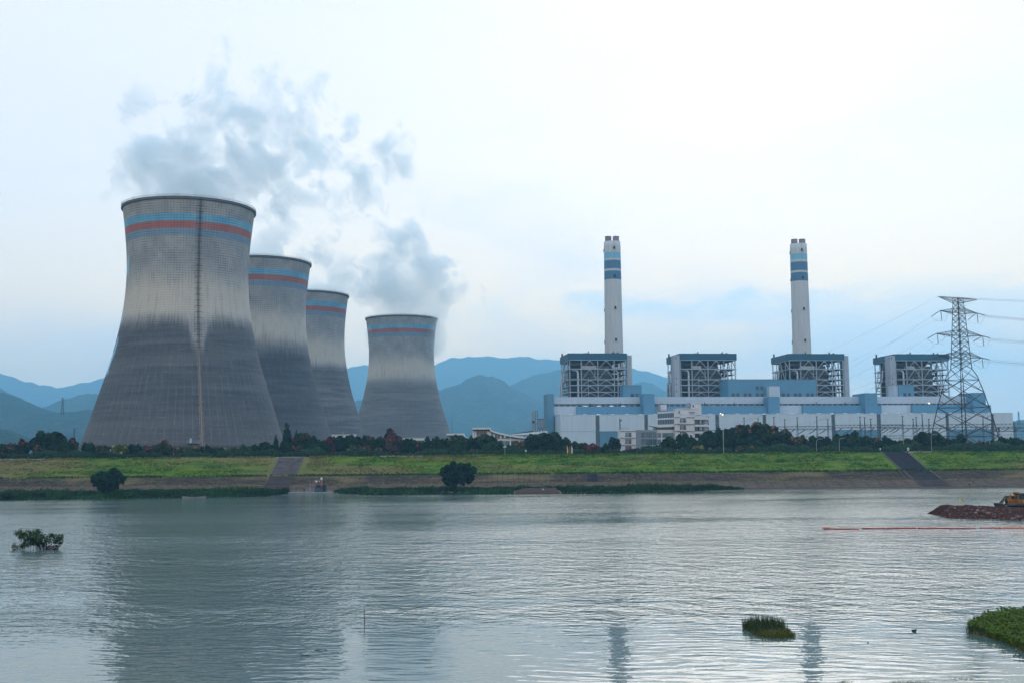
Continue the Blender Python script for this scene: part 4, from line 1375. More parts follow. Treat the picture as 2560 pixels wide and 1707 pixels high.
part('flat_roof', MB().box(a, b, -2.5, 14, zb_, zt), ROOFM, ch)
for k in range(13):
    x = a + (b - a) * (k + .5) / 13
    part('fascia_panel', MB().box(x - .33, x + .33, -2.62, -2.5, zb_ + .05, zt - .05), ROOFM, ch)
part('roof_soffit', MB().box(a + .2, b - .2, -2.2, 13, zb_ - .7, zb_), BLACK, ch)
for px_ in (1183.5, 1189, 1219.5, 1224):
    x = cpt(px_, 1090)[0] - xorg
    part('pier', MB().box(x - .5, x + .5, -1.0, .4, 0, zb_ - .6), STONE, ch)
xa, xb = cpt(1190, 1090)[0] - xorg, cpt(1219, 1090)[0] - xorg
part('glass_wall', MB().box(xa, xb, .2, .5, 0, zb_ - .7), DARKGLASS, ch)
for k in range(1, 6):
    x = xa + (xb - xa) * k / 6
    part('mullion', MB().box(x - .08, x + .08, .05, .2, 0, zb_ - .7), STEEL, ch)
for z in (zb_ - 3.2, zb_ - 5.4):
    part('transom', MB().box(xa, xb, .05, .2, z - .1, z + .1), STEEL, ch)
def roofz(x):
    for (x0_, z0_), (x1_, z1_) in zip(top, top[1:]):
        if x0_ <= x <= x1_:
            return z0_ + (z1_ - z0_) * (x - x0_) / (x1_ - x0_)
    return top[-1][1]
colpx = (1226, 1235, 1252, 1275.7, 1297.7, 1320, 1338)
for px_, pn in zip(colpx, colpx[1:]):
    x0_, x1_ = cpt(px_, 1095)[0], cpt(pn, 1095)[0]
    part('pier', MB().box(x0_ - xorg - .4, x0_ - xorg + .4, -.6, .4, 0, roofz(x0_) - 1.4), STONE, ch)
    n = max(2, int((x1_ - x0_) / 1.3))
    zmid_ = cpt(1280, 1098.5)[1]
    for i in range(n):
        u0, u1 = x0_ + .4 + (x1_ - x0_ - .8) * i / n, x0_ + .4 + (x1_ - x0_ - .8) * (i + 1) / n
        z0_, z1_ = roofz(u0) - 1.5, roofz(u1) - 1.5
        g = MB().prism([(u0 - xorg + .05, zmid_ + .6), (u1 - xorg - .05, zmid_ + .6), (u1 - xorg - .05, z1_), (u0 - xorg + .05, z0_)], .1, .3, 1)
        part('pane', g, TEALGLASS, ch)
        part('pane', MB().box(u0 - xorg + .05, u1 - xorg - .05, .1, .3, zmid_ - 3.4, zmid_ - .5), TEALGLASS, ch)
    part('spandrel', MB().box(x0_ - xorg, x1_ - xorg, -.1, .4, zmid_ - .5, zmid_ + .6), STONE, ch)
    part('plinth', MB().box(x0_ - xorg, x1_ - xorg, -.1, .4, 0, zmid_ - 3.4), STONE, ch)
# rising back wing
q0, q1 = P(1280, 1082.5, Yc + 22), P(1368, 1076, Yc + 22)
pr_ = [(q0.x - xorg, q0.z - ZG - .6), (q1.x - xorg, q1.z - ZG), (q1.x - xorg, q1.z - ZG - 1.6), (q0.x - xorg, q0.z - ZG - 1.2)]
part('rising_roof', MB().prism(pr_, 18, 34, 1), ROOFM, ch)
pr_ = [(q0.x - xorg, q0.z - ZG - .25), (q1.x - xorg - 8, q1.z - ZG + .35), (q1.x - xorg - 8, q1.z - ZG - .2), (q0.x - xorg, q0.z - ZG - .6)]
part('rising_roof_back', MB().prism(pr_, 26, 40, 1), STEELD, ch)
for k in range(9):
    x = q0.x - xorg + 2 + (q1.x - q0.x - 4) * k / 8
    zt = q0.z - ZG + (q1.z - q0.z) * (k / 8) - 1.9
    part('pier', MB().box(x - .3, x + .3, 22, 22.6, 0, zt), STONE, ch)
    if k < 8:
        part('pane', MB().box(x + .35, x + (q1.x - q0.x - 4) / 8 - .35, 22.4, 22.7, 0, zt - .05), TEALGLASS, ch)

Yk = 700.0
xorg2 = P(1140, 1090, Yk).x
gh = thing('gate_house', 'small dark pavilion with a white roof edge beside the foot of the fourth tower', 'pavilion', (xorg2, Yk, ZG))
def kp(px, py):
    q = P(px, py, Yk)
    return q.x - xorg2, q.z - ZG
a, zt = kp(1117, 1083); b, zb_ = kp(1159.5, 1087.2)
part('flat_roof', MB().box(a, b, -3, 12, zb_, zt), ROOFM, gh)
c0 = [kp(x, y) for x, y in ((1157, 1084.5), (1162, 1089), (1168, 1092.5), (1176, 1095.5), (1186, 1096.5))]
part('swoop_roof', MB().prism(c0 + [(x, z - .7) for x, z in reversed(c0)], -2, 10, 1), ROOFM, gh)
part('glass_wall', MB().box(a + 1.5, b - .5, .2, 10, 0, zb_ - .05), DARKGLASS, gh)
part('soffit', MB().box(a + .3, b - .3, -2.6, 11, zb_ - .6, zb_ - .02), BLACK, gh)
c1 = [(x, z - .75) for x, z in c0]
part('side_wall', MB().prism([(c1[0][0], 0)] + c1 + [(c1[-1][0], 0)], .4, 8, 1), DARKGLASS, gh)

# pump house and low white wall in front of the towers
Yp = 760.0
def box_building(name, label, cat, x0, x1, y0, Y, depth, m, wins=0):
    a, zt = at(x0, y0, Y); b, _ = at(x1, y0, Y)
    t = thing(name, label, cat, ((a + b) / 2, Y, ZG))
    h = (b - a) / 2
    part('wall', MB().box(-h, h, 0, depth, 0, zt - ZG), m, t)
    part('roof', MB().box(-h - .35, h + .35, -.35, depth + .35, zt - ZG, zt - ZG + .5), CONCL, t)
    for k in range(wins):
        x = -h + 2 * h * (k + .5) / wins
        part('window', MB().box(x - .9, x + .9, -.06, .3, zt - ZG - 3.2, zt - ZG - 1.4), DARKGLASS, t)
    return t
box_building('pump_house', 'low white pump house in front of the fourth tower', 'pump house', 1004, 1061, 1095, 790, 10, VENT, 9)
pw = box_building('low_store', 'low white flat roofed store between the second and third tower feet', 'store', 829, 884, 1086, 775, 12, VENT, 0)
a, zt = at(857.5, 1080, 775)
bar('vent_pipe', (a - pw.location.x, -.5, 0), (a - pw.location.x, -.5, zt - ZG), .5, STEEL, pw)
# slim mast
a, zt = at(1130.4, 1040.5, 760)
ms = thing('lightning_mast', 'thin lightning mast standing beyond the fourth tower foot', 'mast', (a, 760, ZG))
part('pole', MB().tube([(0, 0, 0), (0, 0, zt - ZG)], .22, 6, r1=.07), STEELD, ms)
part('base', MB().box(-.6, .6, -.6, .6, 0, .8), CONC, ms)
# ================================================================== OFFICE BUILDING
Yo = 620.0
ox = P(1650, 1100, Yo).x
of = thing('office_building', 'white stepped office block with balconies and a dark glazed low wing', 'office', (ox, Yo, ZG))
def op(px, py, dv=0.0):
    q = P(px, py, Yo + dv)
    return q.x - ox, q.z - ZG
def obox(name, x0, x1, y0, y1, dv0, dv1, m, parent=of, full=False):
    a, zt = op(x0, y0, dv0)
    b, _ = op(x1, y0, dv0)
    zb_ = 0.0 if full else op((x0 + x1) / 2, y1, dv0)[1]
    return part(name, MB().box(a, b, dv0, dv1, zb_, zt), m, parent)
def X_(a): return 1540 + a / 9.8
def Y_(b): return 980 + b / 9.8
# low wing
obox('wing_wall', X_(97), X_(485), Y_(915), 0, 0, 14, STONE, full=True)
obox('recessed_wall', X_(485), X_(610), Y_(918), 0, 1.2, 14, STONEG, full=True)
for (b0, b1) in ((940, 960), (1108, 1128), (1285, 1305)):
    obox('string_course', X_(95), X_(487), Y_(b0), Y_(b1), -.25, 0, STONEG)
def balcony(x0, x1, ytop, yslab, ybot, dv, plants=False):
    w_ = obox('balcony_window', X_(x0 + 25), X_(x1 - 25), Y_(ytop), Y_(yslab), dv - .05, dv + .3, DARKGLASS)
    a, z0 = op(X_(x0), Y_(yslab), dv - 1.3)
    b, _ = op(X_(x1), Y_(yslab), dv - 1.3)
    _, z1 = op(X_(x0), Y_(ybot), dv - 1.3)
    s = part('balcony', MB().box(a, b, dv - 1.3, dv - .05, z1, z0), STONE, of)
    h = MB().box(a, b, dv - 1.3, dv - 1.24, z0 + .95, z0 + 1.03)
    for k in range(9):
        x = a + (b - a) * k / 8
        h.box(x - .03, x + .03, dv - 1.3, dv - 1.24, z0, z0 + 1.0)
    link('balcony_railing', h.mesh('balcony_railing', STEELD), s)
    # pale curtain panel inside
    xm0, xm1 = a + (b - a) * .28, a + (b - a) * .62
    part('curtain_panel', MB().box(xm0, xm1, dv - .14, dv - .06, z0 + .05, z0 + 2.3), STONEG, of)
balcony(205, 400, 985, 1098, 1118, 0)
balcony(205, 400, 1150, 1268, 1292, 0)
balcony(205, 400, 1318, 1450, 1470, 0)
# glazed front of the low wing, floor by floor
for (r0, r1) in ((985, 1105), (1150, 1280), (1315, 1440)):
    for (c0, c1) in ((612, 700), (715, 890), (905, 1000)):
        xa, zt = op(X_(c0), Y_(r0), 1.6); xb, zb_ = op(X_(c1), Y_(r1), 1.6)
        n = 2 if c1 - c0 < 120 else 4
        for k in range(n):
            u0, u1 = xa + (xb - xa) * k / n, xa + (xb - xa) * (k + 1) / n
            part('pane', MB().box(u0 + .05, u1 - .05, 1.6, 1.8, zb_, zt), TEALGLASS, of)
obox('curtain_wall_back', X_(608), X_(1000), Y_(918), 0, 1.85, 14, STONEG, full=True)
for (b0, b1) in ((925, 975), (1112, 1142), (1285, 1312)):
    obox('spandrel', X_(608), X_(1002), Y_(b0), Y_(b1), 1.3, 1.84, STONEG)
# white linking block
obox('link_wall', X_(1000), X_(1440), Y_(915), 0, 2.2, 14, STONE, full=True)
for (r0, r1) in ((992, 1104), (1152, 1275), (1320, 1420)):
    for (c0, c1, n) in ((1012, 1105, 3), (1135, 1405, 8), (1415, 1440, 1)):
        xa, zt = op(X_(c0), Y_(r0), 2.0); xb, zb_ = op(X_(c1), Y_(r1), 2.0)
        for k in range(n):
            u0, u1 = xa + (xb - xa) * k / n, xa + (xb - xa) * (k + 1) / n
            part('window', MB().box(u0 + .06, u1 - .06, 1.95, 2.3, zb_, zt), STRIPGLASS, of)
# terrace planting and railing on the wing roof
tr = MB()
xa, zt = op(X_(100), Y_(870), .6); xb, zb_ = op(X_(300), Y_(913), .6)
for k in range(9):
    x = xa + (xb - xa) * k / 8
    tr.box(x - .03, x + .03, .6, .66, zb_, zt)
tr.box(xa, xb, .6, .66, zt - .08, zt)
part('terrace_railing', tr, STEELD, of)
# set back glass storey and canopy
obox('glass_storey', X_(960), X_(1435), Y_(818), Y_(916), 5.0, 14, TEALGLASS)
can0, can1 = op(X_(830), Y_(793), 1.5), op(X_(1435), Y_(780), 1.5)
part('canopy', MB().prism([(can0[0], can0[1]), (can1[0], can1[1]), (can1[0], can1[1] - 1.3), (can0[0] + 5, can0[1] - 1.5), (can0[0], can0[1] - .5)], .8, 12, 1), STONE, of)
obox('canopy_pier', X_(925), X_(965), Y_(815), Y_(918), 2.5, 4.0, STONEG)
th_ = MB()
xa, zt = op(X_(1000), Y_(868), 3.0); xb, zb_ = op(X_(1435), Y_(915), 3.0)
for k in range(22):
    x = xa + (xb - xa) * k / 21
    th_.box(x - .03, x + .03, 3.0, 3.06, zb_, zt)
th_.box(xa, xb, 3, 3.06, zt - .08, zt)
part('roof_railing', th_, STEELD, of)
# grey flank of the tower, turned away from the river
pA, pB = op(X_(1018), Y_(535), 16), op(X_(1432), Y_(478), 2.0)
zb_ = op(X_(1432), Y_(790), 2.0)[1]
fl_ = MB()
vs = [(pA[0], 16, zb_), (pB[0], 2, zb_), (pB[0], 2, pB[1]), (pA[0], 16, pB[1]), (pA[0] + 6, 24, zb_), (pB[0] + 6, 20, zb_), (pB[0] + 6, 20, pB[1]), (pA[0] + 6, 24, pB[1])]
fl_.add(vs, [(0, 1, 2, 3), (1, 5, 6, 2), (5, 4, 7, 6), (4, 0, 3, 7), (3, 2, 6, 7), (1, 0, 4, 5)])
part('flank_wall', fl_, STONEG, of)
dirf = Vector((pB[0] - pA[0], -14, 0)).normalized()
nrm = Vector((dirf.y, -dirf.x, 0))
if nrm.y > 0: nrm = -nrm
Lf = (Vector((pB[0], 2, 0)) - Vector((pA[0], 16, 0))).length
hgt = pB[1] - zb_
for (f0, f1) in ((0.12, 0.44), (0.58, 0.92)):
    for k in range(10):
        if k in (2, 5, 8):
            wd = .8
        else:
            wd = 1.0
        u = Lf * (k + .5) / 10
        q = Vector((pA[0], 16, 0)) + dirf * u
        o = part('window', MB().box(-Lf / 10 * .28, Lf / 10 * .28, -.12, .3, zb_ + hgt * (1 - f1), zb_ + hgt * (1 - f0)), DARKGLASS, of, loc=(q.x, q.y, 0))
        o.rotation_euler = (0, 0, math.atan2(dirf.y, dirf.x))
for f in (0.0, 0.5):
    z = pB[1] - hgt * f
    q0_, q1_ = Vector((pA[0], 16, z)) + nrm * .2, Vector((pB[0], 2, z)) + nrm * .2
    bar('string_course', q0_, q1_, .3, STONE, of, .8)
n_ = 26
for k in range(n_):
    q = Vector((pA[0], 16, pB[1])).lerp(Vector((pB[0], 2, pB[1])), k / (n_ - 1))
    bar('rail_post', q, q + Vector((0, 0, 1.9)), .09, STEEL, of)
bar('rail_top', (pA[0], 16, pB[1] + 1.7), (pB[0], 2, pB[1] + 1.7), .09, STEEL, of)
# small roof cabin and dish
obox('roof_cabin', X_(1090), X_(1240), Y_(305), Y_(440), 17, 22, STONE)
obox('roof_cabin', X_(1020), X_(1085), Y_(330), Y_(470), 17.2, 22, STONEG)
dx_, dz_ = op(X_(1130), Y_(232), 17)
part('satellite_dish', MB().lathe([(0.02, .0), (.5, .12), (.9, .45), (1.0, .7)], 14), VENT, of, True, loc=(dx_, 17.5, dz_ - .6))
for a_ in (1015, 1088, 1150, 1255, 1570):
    x, z = op(X_(a_), Y_(250 if a_ != 1570 else 350), 17)
    bar('antenna', (x, 17.5, z - 5), (x, 17.5, z), .12, STEELD, of)
# white tower front
obox('tower_wall', X_(1432), X_(1920), Y_(572), 0, 0, 16, STONE, full=True)
for b0 in (600, 770, 938, 1105, 1280):
    obox('string_course', X_(1432), X_(1560), Y_(b0), Y_(b0 + 22), -.25, 0, STONEG)
    obox('string_course', X_(1725), X_(1920), Y_(b0), Y_(b0 + 22), -.25, 0, STONEG)
for (t_, s_, b_) in ((628, 745, 768), (800, 915, 940), (965, 1085, 1110), (1135, 1250, 1275)):
    balcony(1542, 1735, t_, s_, b_, 0)
obox('parapet', X_(1428), X_(1500), Y_(440), Y_(572), .5, 10, STONE)
obox('upper_block', X_(1482), X_(1968), Y_(405), Y_(572), 4, 16, STONE)
obox('upper_cornice', X_(1476), X_(1975), Y_(393), Y_(410), 3.6, 16.4, STONE)
obox('window', X_(1530), X_(1560), Y_(450), Y_(520), 3.9, 4.2, DARKGLASS)
obox('awning', X_(1800), X_(1930), Y_(472), Y_(492), 2.6, 4, STONEG)
obox('roof_tower', X_(1842), X_(2090), Y_(268), Y_(560), 9, 18, STONE)
obox('roof_tower_cornice', X_(1836), X_(2096), Y_(258), Y_(272), 8.6, 18.4, STONE)
obox('window', X_(1872), X_(1905), Y_(305), Y_(365), 8.9, 9.2, DARKGLASS)
obox('stair_hood', X_(1745), X_(1842), Y_(262), Y_(372), 10, 17, STONEG)
# terrace bits
for k in range(8):
    x, z = op(X_(1590 + k * 40), Y_(560), 1.0)
    bar('rail_post', (x, 1, z - .3), (x, 1, z + 1.0), .08, STEELD, of)
a, z = op(X_(1585), Y_(548), 1.0); b, _ = op(X_(1900), Y_(548), 1.0)
bar('rail_top', (a, 1, z), (b, 1, z), .08, STEELD, of)
# curved balcony wing
def arc_pt(f, z, off=0.0):
    a_ = op(X_(1920), Y_(700), 0)[0]
    b_ = op(X_(2232), Y_(700), 9)[0]
    ang = f * PI / 2 * 0.92
    return (a_ + (b_ - a_) * math.sin(ang) / math.sin(PI / 2 * .92) + off * math.sin(ang), 11 * (1 - math.cos(ang)) - off * math.cos(ang), z)
nseg = 12
zf_ = [op(X_(1925), Y_(b), 0)[1] for b in (618, 790, 955, 1118, 1290)]
for i, z in enumerate(zf_):
    m_ = MB()
    for k in range(nseg):
        p0, p1 = arc_pt(k / nseg, z, .9), arc_pt((k + 1) / nseg, z, .9)
        q0_, q1_ = arc_pt(k / nseg, z, -1.6), arc_pt((k + 1) / nseg, z, -1.6)
        vs = [p0, p1, q1_, q0_]
        vs = [(x, y, z - 1.1) for x, y, _ in vs] + [(x, y, z) for x, y, _ in vs]
        m_.add(vs, [(3, 2, 1, 0), (4, 5, 6, 7), (0, 1, 5, 4), (1, 2, 6, 5), (2, 3, 7, 6), (3, 0, 4, 7)])
    s_ = part('curved_slab', m_, STONE, of)
    r_ = MB()
    for k in range(nseg + 1):
        p0 = arc_pt(k / nseg, z, .85)
        r_.box(p0[0] - .04, p0[0] + .04, p0[1] - .04, p0[1] + .04, z, z + 1.0)
    link('curved_railing', r_.mesh('curved_railing', STEELD), s_)
bk = MB()
for k in range(nseg):
    p0, p1 = arc_pt(k / nseg, 0, -1.5), arc_pt((k + 1) / nseg, 0, -1.5)
    bk.add([(p0[0], p0[1], 0), (p1[0], p1[1], 0), (p1[0], p1[1], zf_[0]), (p0[0], p0[1], zf_[0])], [(0, 1, 2, 3)])
part('curved_wall', bk, STONEG, of, fix=False)
for f in (0.30, 0.62, 0.86):
    for i in range(4):
        p0, p1 = arc_pt(f, 0, .5), arc_pt(f, 0, -1.5)
        zz = (zf_[i] + zf_[i + 1]) / 2
        bar('partition', (p0[0], p0[1], zz), (p1[0], p1[1], zz), .25, STONE, of, zf_[i] - zf_[i + 1] - 1.1)
for i in range(4):
    for f in (.08, .22, .45, .55, .73):
        p0 = arc_pt(f, 0, -1.42)
        o = part('window', MB().box(-1.1, 1.1, -.05, .05, zf_[i + 1] + .1, zf_[i] - 1.4), DARKGLASS, of, loc=(p0[0], p0[1], 0))
        o.rotation_euler = (0, 0, f * PI / 2 * .92)

# ================================================================== LATTICE PYLON
PYM = mat('galvanised_lattice', (0.040, 0.047, 0.057), 0.6, 0.15)
INSM = mat('insulator_glass', (0.03, 0.045, 0.055), 0.3)
Yy = 600.0
pc = P(2410, 1100, Yy)
pxc = (P(2413, 1090, Yy).x + P(2394, 760, Yy).x) / 2
py = thing('lattice_pylon', 'tall dark lattice transmission tower with three insulated crossarms and a flat topped peak', 'pylon', (pxc, Yy, ZG), math.radians(27))
PS = Yy / F
def pz(yy): return P(2400, yy, Yy).z - ZG
half = [(1128, 60.0 * PS), (1090, 55.0 * PS), (1055, 49.5 * PS), (1018, 42.5 * PS), (980, 35.0 * PS), (940, 25.5 * PS), (922, 17.5 * PS), (896, 16.0 * PS), (880, 15.2 * PS), (841, 13.2 * PS), (826, 12.4 * PS), (784, 10.3 * PS), (771, 9.7 * PS), (758, 8.8 * PS), (745, 8.2 * PS)]
def hw(yy):
    for (y0, h0), (y1, h1) in zip(half, half[1:]):
        if y1 <= yy <= y0:
            return h0 + (h1 - h0) * (y0 - yy) / (y0 - y1)
    return half[0][1]
def corner(k, yy):
    sx, sy = ((-1, -1), (1, -1), (1, 1), (-1, 1))[k]
    h = hw(yy)
    return Vector((sx * h, sy * h, pz(yy) if yy < 1127 else 0))
for k in range(4):
    part('leg', MB().tube([corner(k, y) for y, _ in half], .30, 6, r1=.16), PYM, py)
    part('footing', MB().box(-.9, .9, -.9, .9, -.3, .6), CONC, py, loc=corner(k, 1128))
lev = [1128, 1090, 1055, 1018, 980, 950, 922, 908, 896, 884, 872, 856, 841, 826, 812, 798, 784, 771, 758, 745]
for k in range(4):
    k2 = (k + 1) % 4
    for i, (a, b) in enumerate(zip(lev, lev[1:])):
        wd = .26 if i < 5 else .17
        A, B, C, E = corner(k, a), corner(k2, a), corner(k, b), corner(k2, b)
        bar('brace', A, E, wd, PYM, py)
        bar('brace', B, C, wd, PYM, py)
        if i in (0, 2, 4, 6, 8, 10, 12, 14, 16, 17, 18):
            bar('tie', C, E, wd * .9, PYM, py)
        if i < 5:
            m1 = (A + B + C + E) / 4
            bar('secondary_brace', (A + C) / 2, (A + m1) / 2 if i else m1, .13, PYM, py)
            bar('secondary_brace', (B + E) / 2, (B + m1) / 2 if i else m1, .13, PYM, py)
def arm(name, yb, yt, lenx, up_root, flat=False):
    """tapered lattice arm each way from the body at bottom row yb, roots up at yt"""
    ends = []
    for sgn in (-1, 1):
        t_ = link(name, None, py)
        h = hw(yb)
        tip = Vector((sgn * lenx, 0, pz(yb) + .9 if not flat else pz(yt)))
        roots_b = [Vector((sgn * h, s * h, pz(yb))) for s in (-1, 1)]
        h2 = hw(yt)
        roots_t = [Vector((sgn * h2, s * h2, pz(yt))) for s in (-1, 1)]
        n = 6
        for rb_, rt_ in zip(roots_b, roots_t):
            bar('chord', rb_, tip, .22, PYM, t_)
            bar('chord', rt_, tip, .2, PYM, t_)
            for i in range(n):
                p0, p1 = rb_.lerp(tip, i / n), rt_.lerp(tip, (i + .6) / n)
                bar('lacing', p0, p1, .1, PYM, t_)
                bar('lacing', p1, rb_.lerp(tip, (i + 1) / n), .1, PYM, t_)
        for i in range(n):
            bar('lacing', roots_b[0].lerp(tip, i / n), roots_b[1].lerp(tip, (i + 1) / n), .1, PYM, t_)
            bar('lacing', roots_t[1].lerp(tip, i / n), roots_t[0].lerp(tip, (i + 1) / n), .1, PYM, t_)
        ends.append(tip)
    return ends
E1 = arm('top_arm', 758, 745.5, 69 * PS, 0, True)
E2 = arm('cross_arm', 784, 771, 64 * PS, 0)
E3 = arm('cross_arm', 841, 826, 80 * PS, 0)
E4 = arm('cross_arm', 896, 880, 74 * PS, 0)
pyM = Matrix.Translation((pxc, Yy, ZG)) @ Matrix.Rotation(math.radians(27), 4, 'Z')
WIRE = mat('conductor', (0.10, 0.11, 0.12), 0.5)
def wire(a, b, sag, r_, label, group):
    pts_ = []
    for i in range(25):
        q = i / 24
        p = a.lerp(b, q)
        p.z -= sag * 4 * q * (1 - q)
        pts_.append(p)
    o = part('power_line', MB().tube(pts_, r_, 4, cap=False), WIRE, None)
    return tag(o, label, 'power line', group)
def string(a, b, parent):
    L = (b - a).length
    prof_ = []
    n = 16
    for i in range(n):
        prof_ += [(.10, L * i / n), (.30, L * (i + .3) / n), (.12, L * (i + .7) / n)]
    m_ = MB().lathe(prof_, 8)
    o = part('insulator_string', m_, INSM, parent)
    o.matrix_local = Matrix.Translation(a) @ (b - a).to_track_quat('Z', 'Y').to_matrix().to_4x4()
names = ('upper', 'middle', 'lower')
gw = {}
inv = pyM.inverted()
for E, nm, gy in ((E2, 'upper', 0), (E3, 'middle', 1), (E4, 'lower', 2)):
    for tip, side in zip(E, ('west', 'east')):
        tw_ = pyM @ tip
        # outgoing conductors leave to the east across the frame edge
        out = Vector((tw_.x + 330, tw_.y + 40, tw_.z - 9))
        dv = (out - tw_).normalized()
        a2 = tw_ + dv * 4.4 + Vector((0, 0, -.9))
        string(tip, inv @ a2, py)
        wire(a2, out, 5.0, .045, f'long conductor sagging away from the {nm} {side} arm tip of the pylon', 'outgoing power lines')
        wire(a2 + Vector((0, .5, -.6)), out + Vector((0, .5, -.6)), 5.4, .04, f'second conductor of the pair on the {nm} {side} arm tip of the pylon', 'outgoing power lines')
        # slack spans drop towards the switchyard behind
        dn = Vector((tw_.x - 95 + (14 if side == 'east' else -6), tw_.y + 72 + 6 * gy, ZG + 16 + 2 * gy))
        dv2 = (dn - tw_).normalized()
        a3 = tw_ + dv2 * 5.2 + Vector((0, 0, -.5))
        string(tip, inv @ a3, py)
        wire(a3, dn, 3.5, .03, f'slack conductor dropping from the {nm} {side} arm tip to the switchyard', 'power lines down to the switchyard')
        bt = tw_ + Vector((.6, 0, -5.2))
        string(tip + Vector((.4, 0, 0)), inv @ bt, py)
        wire(a3, bt, 1.2, .05, f'short jumper loop on the slack side of the {nm} {side} arm tip', 'jumper loops on the pylon')
        wire(bt, a2, 2.2, .05, f'short jumper loop on the outgoing side of the {nm} {side} arm tip', 'jumper loops on the pylon')
for tip, side in zip(E1, ('west', 'east')):
    tw_ = pyM @ tip
    wire(tw_, Vector((tw_.x + 330, tw_.y + 40, tw_.z - 3)), 2.5, .05, f'thin earth wire running out from the {side} end of the pylon peak', 'earth wires')
    wire(tw_, Vector((tw_.x - 130, tw_.y + 95, ZG + 22)), 2.0, .03, f'thin earth wire dropping from the {side} end of the pylon peak', 'earth wires')

# far pylons
def far_pylon(px, ytop, ybot, Y, label, arms=3):
    q = P(px, ytop, Y)
    zb_ = P(px, ybot, Y).z
    h = q.z - zb_
    t = thing('far_pylon', label, 'pylon', (q.x, Y, zb_), .5, 'pylons in the distance')
    wB, wT = h * .085, h * .022
    for sx in (-1, 1):
        for sy in (-1, 1):
            part('leg', MB().tube([(sx * wB, sy * wB, 0), (sx * wT * 1.6, sy * wT * 1.6, h * .6), (sx * wT, sy * wT, h)], h * .011, 4), PYM, t)
    for i in range(9):
        z0_, z1_ = h * i / 9, h * (i + 1) / 9
        w0, w1 = wB + (wT - wB) * min(1, i / 6), wB + (wT - wB) * min(1, (i + 1) / 6)
        for sy in (-1, 1):
            bar('brace', (-w0, sy * w0, z0_), (w1, sy * w1, z1_), h * .007, PYM, t)
            bar('brace', (w0, sy * w0, z0_), (-w1, sy * w1, z1_), h * .007, PYM, t)
    for k in range(arms):
        z = h * (.99 - .13 * k)
        bar('cross_arm', (-h * .12, 0, z), (h * .12, 0, z), h * .012, PYM, t)
        bar('arm_stay', (-h * .12, 0, z), (0, 0, z - h * .045), h * .008, PYM, t)
        bar('arm_stay', (h * .12, 0, z), (0, 0, z - h * .045), h * .008, PYM, t)
far_pylon(2546, 1028, 1060, 1900, 'small pale pylon beyond the far end of the turbine hall')
far_pylon(157, 993.5, 1036, 2250, 'tiny pylon on the saddle of the forested hill beside the largest tower')
far_pylon(186, 1070, 1106, 1500, 'faint pylon low on the hillside close to the largest tower')

# ================================================================== SWITCHYARD
Ys = 690.0
GAN = mat('gantry_steel', (0.065, 0.078, 0.095), 0.6, 0.15)
def gantry(label, pxs, ytops, ybeam0, ybeam1, x0, x1, Y, drops=True):
    q0_ = P((x0 + x1) / 2, ybeam0, Y)
    t = thing('switchyard_gantry', label, 'gantry', (q0_.x, Y, ZG), 0, 'steel gantries of the switchyard')
    zt, zb_ = q0_.z - ZG, P((x0 + x1) / 2, ybeam1, Y).z - ZG
    for px_, yt in zip(pxs, ytops):
        x = P(px_, yt, Y).x - q0_.x
        z = P(px_, yt, Y).z - ZG
        for dx in (-.45, .45):
            bar('post', (x + dx, 0, 0), (x + dx * .55, 0, zt), .22, GAN, t)
        zz = 0.0
        while zz < zt - 1:
            bar('post_lacing', (x - .42, 0, zz), (x + .42, 0, zz + 1.4), .13, GAN, t)
            zz += 1.4
        part('mast', MB().tube([(x, 0, zt - .5), (x, 0, z - 2.2), (x, 0, z)], .36, 6, r1=.18), GAN, t)
        part('mast_cap', MB().box(x - .5, x + .5, -.3, .3, z - .5, z), GAN, t)
    xa, xb = P(x0, ybeam0, Y).x - q0_.x, P(x1, ybeam0, Y).x - q0_.x
    for dy in (-.6, .6):
        bar('beam_chord', (xa, dy, zt), (xb, dy, zt), .24, GAN, t)
        bar('beam_chord', (xa, dy, zb_), (xb, dy, zb_), .3, GAN, t)
    n = max(3, int((xb - xa) / 2.4))
    for i in range(n):
        u0, u1 = xa + (xb - xa) * i / n, xa + (xb - xa) * (i + 1) / n
        um = (u0 + u1) / 2
        bar('beam_brace', (u0, -.6, zb_), (um, -.6, zt), .17, GAN, t)
        bar('beam_brace', (um, -.6, zt), (u1, -.6, zb_), .17, GAN, t)
    if drops:
        k = 0
        x = xa + 4
        while x < xb - 3:
            part('insulator', MB().tube([(x, -.8, zb_), (x - 2.0, -1.2, zb_ - 1.6), (x - 4.2, -1.6, zb_ - 2.6)], .26, 6), INSM, t)
            part('dropper', MB().tube([(x - 4.2, -1.6, zb_ - 2.6), (x - 5.4, -1.6, zb_ - 3.0), (x - 6.4, -1.6, zb_ - 6), (x - 6.4, -1.6, 1)], .09, 4), GAN, t)
            x += 6.4
            k += 1
    bar('bus_bar', (xa, -2, zb_ - 4.6), (xb, -2, zb_ - 4.6), .2, GAN, t)
    bar('bus_bar', (xa, -3, zb_ - 6.2), (xb, -3, zb_ - 6.2), .2, GAN, t)
    return t
gantry('switchyard gantry behind the tree mass beside the white office tower', (1770, 1860, 1895), (1043.7, 1043, 1045), 1074, 1081, 1772, 1900, Ys)
gantry('switchyard gantry between the tree mass and the second glazed strip after it', (1934.4, 1961.6, 1992.8, 2041.6, 2069.3), (1041, 1047, 1042.6, 1040, 1046.6), 1065, 1072, 1942, 2080, Ys)
gantry('switchyard gantry below the third boiler house end of the hall', (2149.7, 2161, 2176.5), (1040.5, 1042, 1046), 1061, 1068, 2087, 2255, Ys - 12)
gantry('switchyard gantry under the fourth boiler house, close to the pylon', (2256, 2282.5, 2290, 2305, 2321.8), (1039, 1046, 1042, 1035, 1046), 1061.5, 1070, 2203, 2372, Ys)
